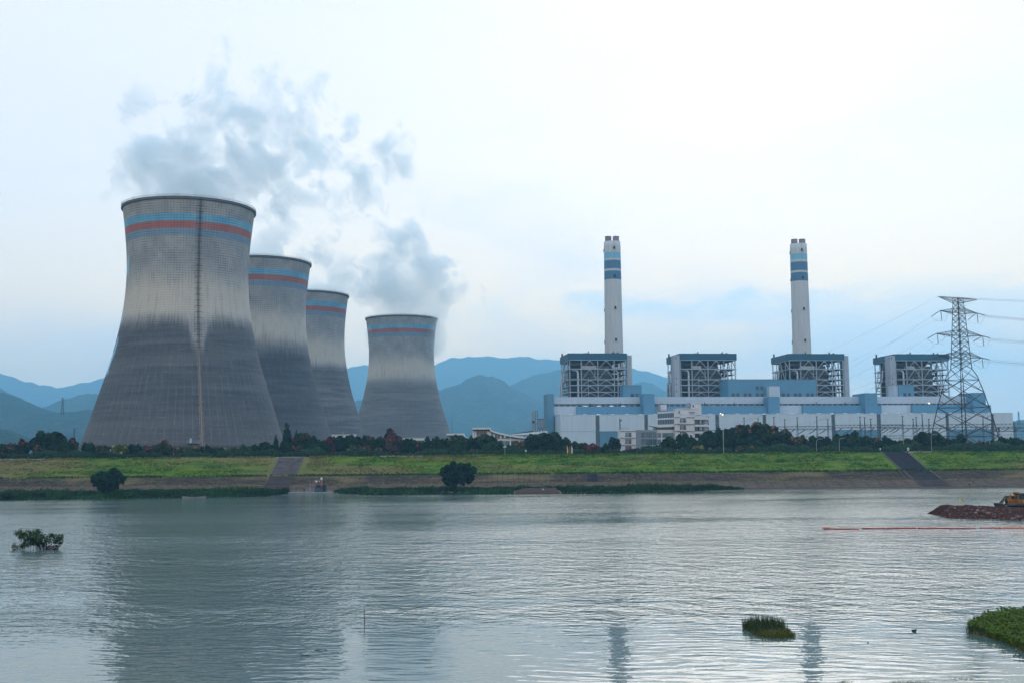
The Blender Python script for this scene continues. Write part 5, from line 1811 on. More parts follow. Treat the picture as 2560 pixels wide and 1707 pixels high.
gantry('switchyard gantry seen through the legs of the lattice pylon', (2413, 2457), (1043.5, 1039.5), 1059.5, 1067.5, 2373, 2480, Ys + 10)
gantry('double beam switchyard gantry at the outer end past the pylon', (2480, 2534.5), (1066, 1054.5), 1058.5, 1067, 2478, 2600, Ys)
gantry('lower parallel switchyard gantry at the outer end past the pylon', (2497, 2538), (1068, 1066), 1070, 1077, 2478, 2600, Ys - 25, False)
# single tall posts
for px_, yt, lab in ((1549.5, 1044.5, 'dark steel post rising at the outer corner of the low office wing'), ):
    q = P(px_, yt, 640)
    t = thing('mast_post', lab, 'mast', (q.x, 640, ZG))
    part('post', MB().tube([(0, 0, 0), (0, 0, q.z - ZG)], .42, 6, r1=.32), GAN, t)
    part('top_bracket', MB().box(0, 1.2, -.2, .2, q.z - ZG - 1.6, q.z - ZG - 1.0), GAN, t)
# ================================================================== LAMPS, FLAGS, SIGNS ON THE LEVEE
LAMPP = mat('lamp_pole', (0.36, 0.40, 0.42), 0.5, 0.06)
def lamp(px, ytop, label, arm=0, Y=556.0, lit=False, r_=.10):
    q = P(px, ytop, Y)
    z0 = levz(Y)
    h = q.z - z0
    t = thing('street_lamp', label, 'street lamp', (q.x, Y, z0), 0, 'lamp posts along the levee')
    part('base', MB().box(-.3, .3, -.3, .3, -.2, .25), CONC, t)
    if arm:
        part('pole', MB().tube([(0, 0, 0), (0, 0, h * .82), (arm * .25, 0, h * .93), (arm * 1.0, 0, h * .985), (arm * 2.0, 0, h)], r_, 8, r1=r_ * .6), LAMPP, t, True)
        part('lamp_head', MB().box(min(arm * 1.8, arm * 3.0), max(arm * 1.8, arm * 3.0), -.12, .12, h - .1, h + .06), LAMPP, t)
    else:
        part('pole', MB().tube([(0, 0, 0), (0, 0, h)], r_, 8, r1=r_ * .7), LAMPP, t, True)
        part('lamp_head', MB().lathe([(.05, h - .5), (.3, h - .35), (.36, h), (.05, h + .3)], 12), VENT, t, True)
    return t
lamp(1262, 1090, 'white lamp post in front of the curved roof hall')
lamp(2040.6, 1096, 'short white lamp post among shrubs under the switchyard gantries', 1)
lamp(2097.6, 1094, 'white lamp post with a curved arm beside the round shrub under the gantries', 1)
lamp(2258, 1089, 'white lamp post half sunk in orange shrubs before the fourth boiler house', -1, Y=572)
lamp(2327.4, 1084, 'curved arm lamp post before the large dark tree by the pylon', 1)
lamp(2473.5, 1086.5, 'curved arm lamp post just beyond the outer pylon leg', -1, Y=572)
# high lit mast
Yl = 560.0
q = P(1805.5, 1031, Yl)
z0 = levz(559)
t = thing('flood_light_mast', 'tall slim mast with two lit lamps in front of the tree mass', 'lamp mast', (q.x, 559, z0))
h = q.z - z0
part('pole', MB().tube([(0, 0, 0), (0, 0, h * .98)], .22, 8, r1=.12), LAMPP, t, True)
part('bracket', MB().box(-1.3, 1.2, -.1, .1, h * .965, h * .965 + .14), STEELD, t)
part('lamp_head', MB().box(-1.2, -.8, -.3, .2, h * .965 + .14, h * .965 + .5), lampmat, t)
part('lamp_head', MB().box(-.3, .2, -.4, .2, h * .965 - .4, h * .965 + .0), lampmat, t)
part('spare_head', MB().box(.5, 1.3, -.5, .3, h * .965 - .1, h * .965 + .3), STEELD, t)

def feather(px, ytop, ybot, col, label):
    Y = 556.5
    q = P(px, ytop, Y)
    z0 = levz(Y)
    t = thing('feather_flag', label, 'flag', (q.x, Y, z0))
    h = q.z - z0
    part('pole', MB().tube([(0, 0, 0), (0, 0, h * .9), (.25, 0, h)], .045, 6), LAMPP, t)
    z1 = max(.35, h * .12)
    n = 10
    vs = []
    for k in range(n + 1):
        u = k / n
        wv = .55 * math.sin(PI * min(1, .12 + u * .95)) ** .6 if u < .97 else .15
        z = z1 + (h - z1) * u
        vs += [(.05, .03 * math.sin(u * 9), z), (.05 + wv * .9, .12 * math.sin(u * 7 + 1), z)]
    fs = [(2 * k, 2 * k + 1, 2 * k + 3, 2 * k + 2) for k in range(n)]
    m_ = MB().add(vs, fs)
    back = MB().add([(x, y + .03, z) for x, y, z in vs], [tuple(reversed(f)) for f in fs])
    m_.add(back.v, back.f)
    part('cloth', m_, mat('flag_' + label.split()[0], col, .8, .08), t, fix=False)
feather(1417.5, 1112.5, 1131, (.75, .50, .02), 'yellow feather flag planted on the crest beside the big dark tree')
feather(1424, 1113.5, 1131, (.30, .03, .04), 'red feather flag standing between the yellow and the pale one')
feather(1428.6, 1112.5, 1131, (.55, .72, .74), 'pale cyan feather flag at the end of the three flags')

SIGNW = mat('sign_white', (.72, .75, .76), .5, .04)
def sign(px, py, w_, h_, label, Y=557.0, border=False):
    q = P(px, py, Y)
    z0 = levz(Y)
    t = thing('sign_board', label, 'sign', (q.x, Y, z0))
    zc = q.z - z0
    part('post', MB().box(-.05, .05, 0.03, .12, 0, zc), STEEL, t)
    b = part('board', MB().box(-w_ / 2, w_ / 2, -.03, .03, zc - h_ / 2, zc + h_ / 2), SIGNW, t)
    if border:
        link('plate', MB().box(-w_ * .25, w_ * .25, -.05, -.035, zc - h_ * .25, zc + h_ * .25).mesh('plate', STEELD), b)
sign(1314.5, 1125.5, .75, .8, 'small square white framed sign in the dark shrubs before the curved roof hall', border=True)
sign(2270.5, 1121.5, .9, 1.3, 'white notice board at the top of the dark ramp, hall side', border=True)
sign(2200.5, 1121, .5, .7, 'tiny white plate at the top corner of the dark ramp')

# white concrete coping along the crest, broken by grass
for x0, x1, lab in ((0, 110, 'pale kerb on the crest under the largest tower'), (450, 520, 'pale kerb on the crest by the ladder foot'), (690, 765, 'pale kerb at the head of the stairway'), (950, 1055, 'pale kerb on the crest below the red trees'), (2264, 2330, 'white kerb running from the head of the dark ramp')):
    a, b = P(x0, 1140, 551.2).x, P(x1, 1140, 551.2).x
    m_ = MB().box(a, b, 551.0, 551.6, 15.3, 15.75)
    tag(part('crest_kerb', m_, PATHM, None), lab, 'kerb', 'pale kerbs along the levee crest')

# ================================================================== STAIRWAY AND RAMP ON THE SLOPES
def slope_run(name, label, cat, ramp, Ya, Yb, step_n, m_step, m_edge, single):
    xa_, wd, xw = ramp
    def xl(Y): return xa_ + (xw - xa_) * (551.5 - Y) / 48.0
    t = thing(name, label, cat, (xl(Ya), Ya, levz(Ya)))
    ox_, oz_ = xl(Ya), levz(Ya)
    for k in range(step_n):
        y0_, y1_ = Ya + (Yb - Ya) * k / step_n, Ya + (Yb - Ya) * (k + 1) / step_n
        x0_ = xl((y0_ + y1_) / 2) - ox_
        z0_, z1_ = levz(y0_) - oz_, levz(y1_) - oz_
        if single:
            vs = [(xl(y0_) - ox_, y0_ - Ya, z0_ + .2), (xl(y0_) - ox_ + wd, y0_ - Ya, z0_ + .2), (xl(y1_) - ox_ + wd, y1_ - Ya, z1_ + .2), (xl(y1_) - ox_, y1_ - Ya, z1_ + .2)]
            vs += [(x, y, z - .5) for x, y, z in vs]
            part('slab', MB().add(vs, [(0, 1, 2, 3), (7, 6, 5, 4), (0, 4, 5, 1), (1, 5, 6, 2), (2, 6, 7, 3), (3, 7, 4, 0)]), m_step, t)
        else:
            part('step', MB().box(x0_, x0_ + wd, y0_ - Ya, y1_ - Ya + .3, z0_ - .6, z1_ + .14), m_step, t)
    for xo in (-.55, wd):
        vs = []
        for Y in (Ya, Yb):
            for dx, dz in ((0, -.4), (.55, -.4), (.55, .42), (0, .42)):
                vs.append((xl(Y) - ox_ + xo + dx, Y - Ya, levz(Y) - oz_ + dz))
        part('side_kerb', MB().add(vs, [(3, 2, 1, 0), (4, 5, 6, 7), (0, 1, 5, 4), (1, 2, 6, 5), (2, 3, 7, 6), (3, 0, 4, 7)]), m_edge, t)
    return t
STEPM = mat('step_stone', (0.125, 0.12, 0.125), .9, .25, .4, spec=.03)
STEPE = mat('step_kerb', (0.10, 0.095, 0.092), .9, .2, .4, spec=.03)
RAMPM = mat('dark_ramp_stone', (0.022, 0.020, 0.027), .9, .25, .3, spec=.02)
RAMPL = mat('lower_ramp_stone', (0.032, 0.027, 0.030), .9, .25, .3, spec=.02)
RAMPB = mat('brown_ramp_stone', (0.050, 0.039, 0.038), .9, .2, .3, spec=.02)
slope_run('stairway', 'wide grey stone stairway down the grass bank below the second tower', 'stairway', RAMPS[0], 528.6, 551.0, 24, STEPM, STEPE, False)
slope_run('lower_ramp', 'dark brown stone ramp below the stairway in the lower bank', 'ramp', RAMPS[0], 513.8, 525.0, 3, RAMPB, REVET, True)
slope_run('apron_ramp', 'brown slab ramp continuing the stairway down to the water', 'ramp', RAMPS[0], 504.3, 512.8, 3, RAMPB, APRON, True)
slope_run('slipway', 'dark paved slipway cut through the grass bank near the pylon', 'ramp', RAMPS[1], 528.6, 551.2, 8, RAMPM, STEPE, True)
slope_run('lower_slipway', 'dark paved slipway continuing through the lower stone bank near the pylon', 'ramp', RAMPS[1], 514.0, 525.0, 4, RAMPL, STEPE, True)
slope_run('apron_slipway', 'brown foot of the slipway on the concrete apron', 'ramp', RAMPS[1], 504.3, 512.8, 3, RAMPB, APRON, True)
_m = P(1467.5, 1190, 520)
_m2 = P(1493, 1190, 520)
slope_run('dark_panel', 'nearly black square panel in the stone bank in front of the office', 'panel', (_m.x, _m2.x - _m.x, _m.x), 515.5, 525.2, 2, RAMPM, REVET, True)
_x0, _x1 = P(2248, 1174, 525).x, P(2261, 1196, 514).x
slope_run('pale_channel', 'narrow pale drain line down the stone bank beside the slipway', 'drain', (_x0 + (_x0 - _x1) * 26.5 / 11, .5, _x1 + (_x1 - _x0) * 10.5 / 11), 514.0, 524.6, 1, APRON, REVET, True)

# ================================================================== VEGETATION
def crown_mesh(name, kind, seed, leaves, size, mats):
    rr = random.Random(seed)
    puffs = []
    if kind == 'cone':
        for k in range(26):
            z = (k + .5) / 26
            r_ = (1 - z) ** .85
            for j in range(max(1, int(5 * r_) + 1)):
                a = rr.uniform(0, 2 * PI)
                puffs.append((Vector((math.cos(a) * r_ * .55, math.sin(a) * r_ * .55, z)), .16 + .34 * r_, .09 + .03 * r_, rr.uniform(.7, 1.25), rr.random()))
    else:
        n = {'round': 22, 'spread': 26, 'ragged': 64}[kind]
        for k in range(n):
            while True:
                v = Vector((rr.uniform(-1, 1), rr.uniform(-1, 1), rr.uniform(-.9, 1)))
                if .25 < v.length < 1:
                    break
            s = {'round': .30, 'spread': .24, 'ragged': .15}[kind]
            if kind == 'ragged' and rr.random() < .7:
                v = v.normalized() * rr.uniform(.75, 1.12)
            puffs.append((Vector((v.x * .72, v.y * .72, .48 + v.z * (.34 if kind == 'round' else .30))), s * rr.uniform(.75, 1.3), s * rr.uniform(.55, .9) * .9, rr.uniform(.65, 1.3), rr.random()))
    vs, fs, tone, bl = [], [], [], []
    tot = sum(p[1] ** 2 for p in puffs)
    for c, r_, rz_, tn, fl_ in puffs:
        nl = int(leaves * r_ * r_ / tot)
        for _ in range(nl):
            dv = Vector((rr.gauss(0, 1), rr.gauss(0, 1), rr.gauss(0, 1) + .25)).normalized()
            rad = rr.uniform(.70, 1.08) if rr.random() < .8 else rr.uniform(.2, .8)
            q = c + Vector((dv.x * r_ * rad, dv.y * r_ * rad, dv.z * rz_ * rad))
            nn = (dv + Vector((rr.uniform(-.9, .9), rr.uniform(-.9, .9), rr.uniform(-.5, .9)))).normalized()
            a = nn.orthogonal().normalized()
            b = nn.cross(a)
            ph = rr.uniform(0, 2 * PI)
            a, b = a * math.cos(ph) + b * math.sin(ph), b * math.cos(ph) - a * math.sin(ph)
            s = size * rr.uniform(.6, 1.5)
            zk = .55
            i0 = len(vs)
            for u, v_ in ((-.5, -.35), (.45, -.45), (.6, .3), (0, .62), (-.55, .35)):
                w_ = a * (u * s) + b * (v_ * s)
                vs.append((q.x + w_.x, q.y + w_.y, q.z + w_.z * zk))
            fs.append(tuple(range(i0, i0 + 5)))
            tl = tn * rr.uniform(.75, 1.25)
            top_ = max(0, min(1, (q.z - .30) / .55))
            f = 1.0 if fl_ < .75 and rr.random() < (.10 + .65 * top_) * (1.0 if dv.z > -.2 else .35) else 0.0
            tone += [tl] * 5
            bl += [f] * 5
    me = bpy.data.meshes.new(name)
    me.from_pydata(vs, [], fs)
    me.attributes.new('tone', 'FLOAT', 'POINT').data.foreach_set('value', tone)
    me.attributes.new('bloom', 'FLOAT', 'POINT').data.foreach_set('value', bl)
    me.materials.append(mats)
    return me
def leaf_mat(name, g, bloom=None, bf=0.0):
    m = bpy.data.materials.new(name)
    m.use_nodes = True
    t = NT(m.node_tree)
    b = t.n['Principled BSDF']
    b.inputs['Roughness'].default_value = .7
    b.inputs['Specular IOR Level'].default_value = .04
    tone = t.node('ShaderNodeAttribute', attribute_name='tone').outputs['Fac']
    bl = t.node('ShaderNodeAttribute', attribute_name='bloom').outputs['Fac']
    inf = t.node('ShaderNodeObjectInfo').outputs['Random']
    c = t.mix(inf, tuple(k * .8 for k in g), (g[0] * 1.35, g[1] * 1.15, g[2] * 1.0))
    if bloom:
        c = t.mix(t.m('MULTIPLY', bl, bf), c, bloom)
    c = t.vm('SCALE', c, scale=tone)
    t.put(b.inputs['Base Color'], c)
    return m
LM = {
    'dark': leaf_mat('leaf_dark_green', (.013, .034, .014)),
    'mid': leaf_mat('leaf_mid_green', (.026, .058, .018)),
    'conifer': leaf_mat('needle_green', (.012, .028, .014)),
    'red': leaf_mat('leaf_red_tipped', (.018, .036, .016), (.175, .062, .050), .90),
    'orange': leaf_mat('leaf_orange_tipped', (.020, .040, .016), (.21, .098, .052), .85),
    'crimson': leaf_mat('leaf_crimson', (.055, .028, .028), (.195, .040, .050), .95),
    'maroon': leaf_mat('leaf_maroon', (.050, .036, .034), (.135, .045, .050), .90),
    'yellow': leaf_mat('leaf_yellow_green', (.048, .075, .024), (.20, .19, .05), .75),
    'willow': leaf_mat('leaf_willow', (.010, .028, .014)),
    'bush': leaf_mat('leaf_bush', (.040, .085, .028)),
    'islet': leaf_mat('leaf_islet', (.050, .100, .014), (.12, .15, .03), .5),
}
BARK = mat('bark', (.055, .045, .035), .9, .25, 2.0)
CR = {('round', k): crown_mesh('crown', 'round' if k < 2 else 'ragged', 20 + k, 1500, .20, LM['dark']) for k in range(4)}
CR.update({('spread', k): crown_mesh('crown', 'spread', 40 + k, 1500, .17, LM['red']) for k in range(4)})
CR.update({('cone', k): crown_mesh('crown', 'cone', 60 + k, 1500, .22, LM['conifer']) for k in range(2)})
def trunk_mesh(seed):
    rr = random.Random(seed)
    m_ = MB()
    m_.tube([(0, 0, -.02), (.02, .01, .25), (0, .02, .5), (.03, 0, .72)], .055, 7, r1=.018)
    for k in range(5):
        a = k * 2.4 + rr.random()
        z = .22 + .09 * k
        m_.tube([(0, 0, z), (.22 * math.cos(a), .22 * math.sin(a), z + .14), (.42 * math.cos(a), .42 * math.sin(a), z + .26)], .022, 5, r1=.008)
    me = m_.mesh('trunk', BARK, True)
    fix_normals(me)
    return me
TRK = [trunk_mesh(k) for k in range(3)]
TG = 'trees and shrubs in the belt behind the levee'
tcount = [0]
def tree(px, ytop, hwpx, kind, label, Y=585.0, shape=None, zbase=ZG, name=None):
    i = tcount[0]
    tcount[0] += 1
    q = P(px, ytop, Y)
    H = q.z - zbase
    r_ = hwpx * Y / F
    shape = shape or ('cone' if kind == 'conifer' else 'spread' if kind in ('red', 'orange', 'crimson', 'maroon') else 'round')
    nm = name or ('conifer' if kind == 'conifer' else 'tree' if H > 6 else 'shrub')
    rz = R.uniform(0, 6.28)
    t = thing(nm, label, 'tree' if nm != 'shrub' else 'shrub', (q.x, Y, zbase), rz, TG)
    key = (shape, i % (2 if shape == 'cone' else 4))
    o = link('crown', CR[key], t)
    o.material_slots[0].link = 'OBJECT'
    o.material_slots[0].material = LM[kind]
    z0 = H * (.10 if shape == 'cone' else .12)
    hk = 1.0 if shape == 'cone' else 1.2
    o.scale = (r_ * 1.34, r_ * 1.34, (H - z0) * hk)
    o.location = (0, 0, z0)
    tr_ = link('trunk', TRK[i % 3], t)
    tr_.scale = (max(r_, 1.5), max(r_, 1.5), H * .9)
    return t
TREES = [
 (17, 1107, 19, 'red', 'red tipped tree at the outer end of the belt by the hill spur'),
 (53, 1104, 20, 'red', 'second red tipped tree from the outer end, beside the great rounded tree'),
 (124, 1080, 40, 'dark', 'great rounded dark tree standing clear against the hill beside the largest tower'),
 (96, 1110, 17, 'red', 'bright pink red shrub at the foot of the great rounded tree'),
 (158, 1098, 18, 'dark', 'dark tree leaning out of the side of the great rounded tree'),
 (182, 1101, 18, 'red', 'red topped tree between the great rounded tree and the largest tower'),
 (222, 1107, 16, 'dark', 'thin layered dark tree at the very edge of the largest tower foot'),
 (258, 1113, 16, 'red', 'dull red tree under the dark beam of the largest tower'),
 (298, 1111, 17, 'yellow', 'yellow green tree under the edge of the largest tower'),
 (318, 1124, 10, 'mid', 'small green shrub beside the yellow green tree'),
 (338, 1111, 17, 'dark', 'sparse bluish tree with a pink tip before the largest tower'),
 (371, 1112, 18, 'maroon', 'maroon tree with the darkest foliage before the largest tower'),
 (392, 1116, 12, 'dark', 'dark filler tree between the maroon tree and its red topped neighbour'),
 (411, 1106, 20, 'red', 'broad dark tree flecked with red before the largest tower'),
 (449, 1116, 13, 'orange', 'small orange topped tree a little before the ladder foot'),
 (475, 1121, 13, 'mid', 'low green shrub below the white inspection platform'),
 (494, 1114, 13, 'orange', 'orange gold tree right under the inspection platform'),
 (522, 1117, 12, 'dark', 'round dark shrub just past the ladder foot'),
 (548, 1119, 13, 'mid', 'soft green shrub two places past the ladder foot'),
 (571, 1119, 9, 'yellow', 'yellow flecked shrub before the largest tower'),
 (590, 1122, 12, 'mid', 'low green shrub next to the yellow flecked one'),
 (613, 1117, 19, 'mid', 'wide pale green shrub before the far edge of the largest tower'),
 (640, 1112, 13, 'dark', 'dark tree beside the squat conifer'),
 (664, 1107, 17, 'dark', 'dense blackish tree before the squat conifer'),
 (690, 1092, 10, 'conifer', 'squat conifer in front of the largest tower edge'),
 (717, 1066, 17, 'conifer', 'tall pointed conifer before the second tower'),
 (741, 1081, 11, 'conifer', 'slim conifer rising out of the pink red tree'),
 (753, 1082, 22, 'red', 'pink red tree wrapped round the slim conifer'),
 (742, 1111, 15, 'red', 'low salmon red shrub right at the head of the stairway'),
 (782, 1098, 24, 'dark', 'wide dark tree before the second tower foot'),
 (806, 1101, 18, 'dark', 'dark tree between the wide dark one and the crimson one'),
 (832, 1091, 18, 'crimson', 'flat topped crimson tree before the white store'),
 (872, 1090, 28, 'dark', 'domed dark green tree covering the white store'),
 (880, 1116, 11, 'yellow', 'small yellow green shrub under the domed dark tree'),
 (908, 1084, 24, 'red', 'tall red brown tree beside the domed dark tree'),
 (914, 1111, 17, 'red', 'low red shrub in front of the tall red brown tree'),
 (946, 1094, 18, 'dark', 'dark tree squeezed between red brown and maroon trees'),
 (978, 1081, 29, 'maroon', 'big maroon tree before the fourth tower'),
 (948, 1116, 16, 'orange', 'low orange shrub at the foot of the big maroon tree'),
 (1023, 1099, 19, 'dark', 'dark tree covering part of the pump house'),
 (1046, 1110, 11, 'red', 'small dull red shrub before the pump house'),
 (1062, 1099, 17, 'dark', 'dark tree at the end of the pump house'),
 (1098, 1093, 22, 'dark', 'dark tree before the far foot of the fourth tower'),
 (1122, 1106, 14, 'mid', 'mid green filler tree below the pavilion roof'),
 (1145, 1090, 22, 'dark', 'dark tree hiding the pavilion'),
 (1177, 1097, 15, 'mid', 'olive green tree at the corner of the curved roof hall'),
 (1187, 1120, 10, 'orange', 'small straw orange shrub before the curved roof hall'),
 (1211, 1089, 32, 'dark', 'broad dark tree hiding the flat block of the curved roof hall'),
 (1227, 1107, 18, 'mid', 'green shrub in front of the broad dark tree'),
 (1246, 1108, 14, 'dark', 'dark shrub next to the white lamp post'),
 (1280, 1112, 14, 'dark', 'dark shrub on the hall side of the white lamp post'),
 (1299, 1101, 21, 'orange', 'orange pink topped tree before the glass hall'),
 (1283, 1124, 10, 'red', 'tiny pink shrub by the framed sign'),
 (1338, 1093, 26, 'dark', 'dark tree shoulder beside the great dark dome tree'),
 (1366, 1083, 42, 'dark', 'great dark dome tree before the corner of the turbine hall'),
 (1375, 1106, 20, 'orange', 'pinkish flecked tree inside the great dark dome'),
 (1396, 1094, 22, 'dark', 'dark tree falling away behind the flags'),
 (1414, 1104, 12, 'dark', 'small dark tree directly behind the yellow flag'),
 (1443, 1105, 22, 'mid', 'rounded green tree just past the flags'),
 (1462, 1111, 15, 'dark', 'dark shrub between the green tree and the crimson one'),
 (1483, 1109, 21, 'crimson', 'crimson tree before the blue lower wall of the hall'),
 (1508, 1113, 14, 'dark', 'dark shrub beside the crimson tree'),
 (1535, 1094, 14, 'dark', 'round topped dark tree against the low office wing'),
 (1536, 1121, 15, 'crimson', 'low crimson shrub at the corner of the low office wing'),
 (1578, 1119, 17, 'red', 'reddish shrub before the balconies of the low office wing'),
 (1615, 1118, 19, 'dark', 'dark bush before the teal glazing'),
 (1650, 1113, 14, 'dark', 'dark bush at the end of the teal glazing'),
 (1672, 1094, 17, 'dark', 'upright dark tree before the office link block'),
 (1712, 1086, 18, 'dark', 'pointed dark tree at the foot of the white office tower'),
 (1738, 1101, 16, 'mid', 'green tree under the curved balconies'),
 (1746, 1114, 16, 'yellow', 'low yellowish shrub under the curved balconies'),
 (1772, 1081, 22, 'dark', 'dark tree beside the curved balconies'),
 (1782, 1119, 15, 'orange', 'low orange shrub by the lit mast'),
 (1802, 1079, 24, 'dark', 'dark tree directly behind the lit mast'),
 (1832, 1072, 32, 'dark', 'large dark tree on the near shoulder of the tree mass'),
 (1866, 1062, 34, 'orange', 'rust topped tree on the crown of the tree mass'),
 (1893, 1056, 38, 'orange', 'tallest rust topped tree of the tree mass'),
 (1862, 1087, 36, 'dark', 'dark green tree filling the middle of the tree mass'),
 (1905, 1078, 36, 'dark', 'second dark green tree filling the middle of the tree mass, office side of the slope'),
 (1925, 1065, 32, 'orange', 'rust topped tree on the falling side of the tree mass'),
 (1950, 1072, 28, 'orange', 'pinkish topped tree at the far end of the tree mass'),
 (1955, 1092, 30, 'dark', 'dark tree under the pinkish end of the tree mass'),
 (1862, 1110, 20, 'orange', 'bright rust shrub at the front of the tree mass'),
 (1945, 1112, 16, 'orange', 'small rust shrub at the front of the tree mass, gantry side'),
 (1992, 1088, 26, 'orange', 'pink flecked dark tree just past the tree mass'),
 (2022, 1096, 22, 'dark', 'dark tree below the second gantry'),
 (2053, 1092, 22, 'dark', 'dark tree between two short lamp posts'),
 (2066, 1103, 16, 'red', 'pink flecked shrub between two short lamp posts'),
 (2097, 1087, 16, 'dark', 'slim dark tree behind the curved arm lamp under the gantries'),
 (2130, 1085, 26, 'dark', 'rounded dark tree below the third gantry'),
 (2143, 1103, 20, 'orange', 'orange flecked shrub below the rounded dark tree'),
 (2166, 1093, 17, 'dark', 'dark tree before the fourth stair tower'),
 (2190, 1095, 21, 'red', 'rounded pink red tree above the head of the slipway'),
 (2220, 1096, 19, 'dark', 'dark tree between the pink red tree and the half sunk lamp'),
 (2226, 1115, 14, 'red', 'low dull red shrub beside the head of the slipway'),
 (2252, 1103, 16, 'mid', 'green shrub beside the half sunk lamp'),
 (2268, 1096, 22, 'orange', 'orange tree beside the half sunk lamp before the fourth boiler house'),
 (2296, 1095, 16, 'dark', 'dark tree next to the large round one by the pylon'),
 (2324, 1080, 32, 'dark', 'large round dark tree covering the pylon foot on the office side'),
 (2358, 1097, 20, 'dark', 'dark shrub between the pylon legs'),
 (2362, 1104, 18, 'orange', 'orange shrub low between the pylon legs'),
 (2391, 1092, 26, 'dark', 'dark tree filling the middle of the pylon base'),
 (2428, 1100, 20, 'orange', 'rusty shrub under the inner pylon leg'),
 (2414, 1111, 20, 'dark', 'dark low shrub in front of the inner pylon leg'),
 (2458, 1101, 16, 'red', 'small red topped shrub under the outer pylon leg'),
 (2495, 1097, 18, 'dark', 'pointed dark tree just outside the outer pylon leg'),
 (2517, 1095, 18, 'dark', 'dark tree before the end wall of the turbine hall'),
 (2540, 1097, 18, 'dark', 'dark tree second from the outer end of the belt past the pylon'),
 (2560, 1101, 18, 'orange', 'dull orange tree at the outer end of the belt past the pylon'),
]
for k, (px_, yt, hwp, kd, lab) in enumerate(TREES):
    low = yt > 1106
    tree(px_, yt - 1.0, hwp, kd, lab, Y=(571 if low else 588) + (k * 37 % 7) * (0.7 if low else 1.6))

# undergrowth between the trunks: one uncounted mass, and clipped hedges on the crest
def leaf_mass(name, gen, n, size, m, label, seed, kind='stuff', cat=None, group=None):
    rr = random.Random(seed)
    vs, fs, tone = [], [], []
    for _ in range(n):
        q, nn, tn = gen(rr)
        nn = (nn + Vector((rr.uniform(-.8, .8), rr.uniform(-.8, .8), rr.uniform(-.4, .9)))).normalized()
        a = nn.orthogonal().normalized()
        b = nn.cross(a)
        ph = rr.uniform(0, 2 * PI)
        a, b = a * math.cos(ph) + b * math.sin(ph), b * math.cos(ph) - a * math.sin(ph)
        s = size * rr.uniform(.6, 1.5)
        i0 = len(vs)
        for u, v_ in ((-.5, -.35), (.45, -.45), (.6, .3), (0, .62), (-.55, .35)):
            vs.append(tuple(q + a * (u * s) + b * (v_ * s)))
        fs.append(tuple(range(i0, i0 + 5)))
        tone += [tn * rr.uniform(.75, 1.25)] * 5
    me = bpy.data.meshes.new(name)
    me.from_pydata(vs, [], fs)
    me.attributes.new('tone', 'FLOAT', 'POINT').data.foreach_set('value', tone)
    me.attributes.new('bloom', 'FLOAT', 'POINT').data.foreach_set('value', [0.0] * len(vs))
    me.materials.append(m)
    return tag(link(name, me), label, cat, group, kind)
def under(rr):
    x = rr.uniform(-270, 285)
    lump = 1.0 + .9 * mnoise.noise(Vector((x * .12, 1.5, 0))) + .5 * mnoise.noise(Vector((x * .45, 4.5, 0)))
    ytop_ = 15.6 + 2.6 * max(.1, lump)
    z = 13 + (ytop_ - 13) * math.sqrt(rr.random())
    y = 562 + rr.random() * 7 + (z - 13) * .6
    return Vector((x, y, z)), Vector((0, -.7, .7)), (.6 + .5 * lump) * rr.uniform(.8, 1.2)
leaf_mass('undergrowth', under, 19000, .75, LM['dark'], 'dark undergrowth closing the gaps below the belt of trees', 31)
def hedge(x0, x1, label, hz):
    a, b = P(x0, 1140, 559).x, P(x1, 1140, 559).x
    L = b - a
    def gen(rr):
        f = rr.random()
        x = a + L * rr.random()
        if f < .5:
            q, nn = Vector((x, 557.6, 15.4 + hz * rr.random())), Vector((0, -1, .2))
        elif f < .9:
            q, nn = Vector((x, 557.6 + 1.6 * rr.random(), 15.4 + hz)), Vector((0, 0, 1))
        else:
            q, nn = Vector((rr.choice((a, b)), 557.6 + 1.6 * rr.random(), 15.4 + hz * rr.random())), Vector((1, 0, 0))
        q += Vector((rr.gauss(0, .06), rr.gauss(0, .06), rr.gauss(0, .07)))
        return q, nn, 1.0 + .3 * mnoise.noise(Vector((x * .5, 3, 1)))
    t = thing('hedge', label, 'hedge', ((a + b) / 2, 558.4, 15.4), 0, 'clipped hedges along the levee crest')
    o = leaf_mass('foliage', gen, int(L * 46), .34, LM['dark'], None, int(x0) + 7, kind=None)
    o.parent = t
    o.matrix_parent_inverse = Matrix.Translation(t.location).inverted()
    core = part('hedge_core', MB().box(-L / 2 + .2, L / 2 - .2, -.6, .6, -.1, hz - .15), mat('hedge_dark', (.010, .022, .012), .9), t)
for x0, x1, lab, hz in ((150, 400, 'clipped dark hedge below the largest tower', 1.25), (540, 705, 'clipped dark hedge between ladder foot and stairway', 1.2), (762, 800, 'short piece of clipped hedge just past the stairway head', 1.3), (985, 1180, 'clipped dark hedge below the fourth tower', 1.15), (1355, 1445, 'clipped dark hedge behind the three flags', 1.1), (1735, 1800, 'clipped dark hedge at the foot of the lit mast', 1.1), (2110, 2200, 'clipped dark hedge ending at the slipway head', 1.1), (2285, 2345, 'clipped dark hedge past the slipway head', 1.1)):
    hedge(x0, x1, lab, hz)

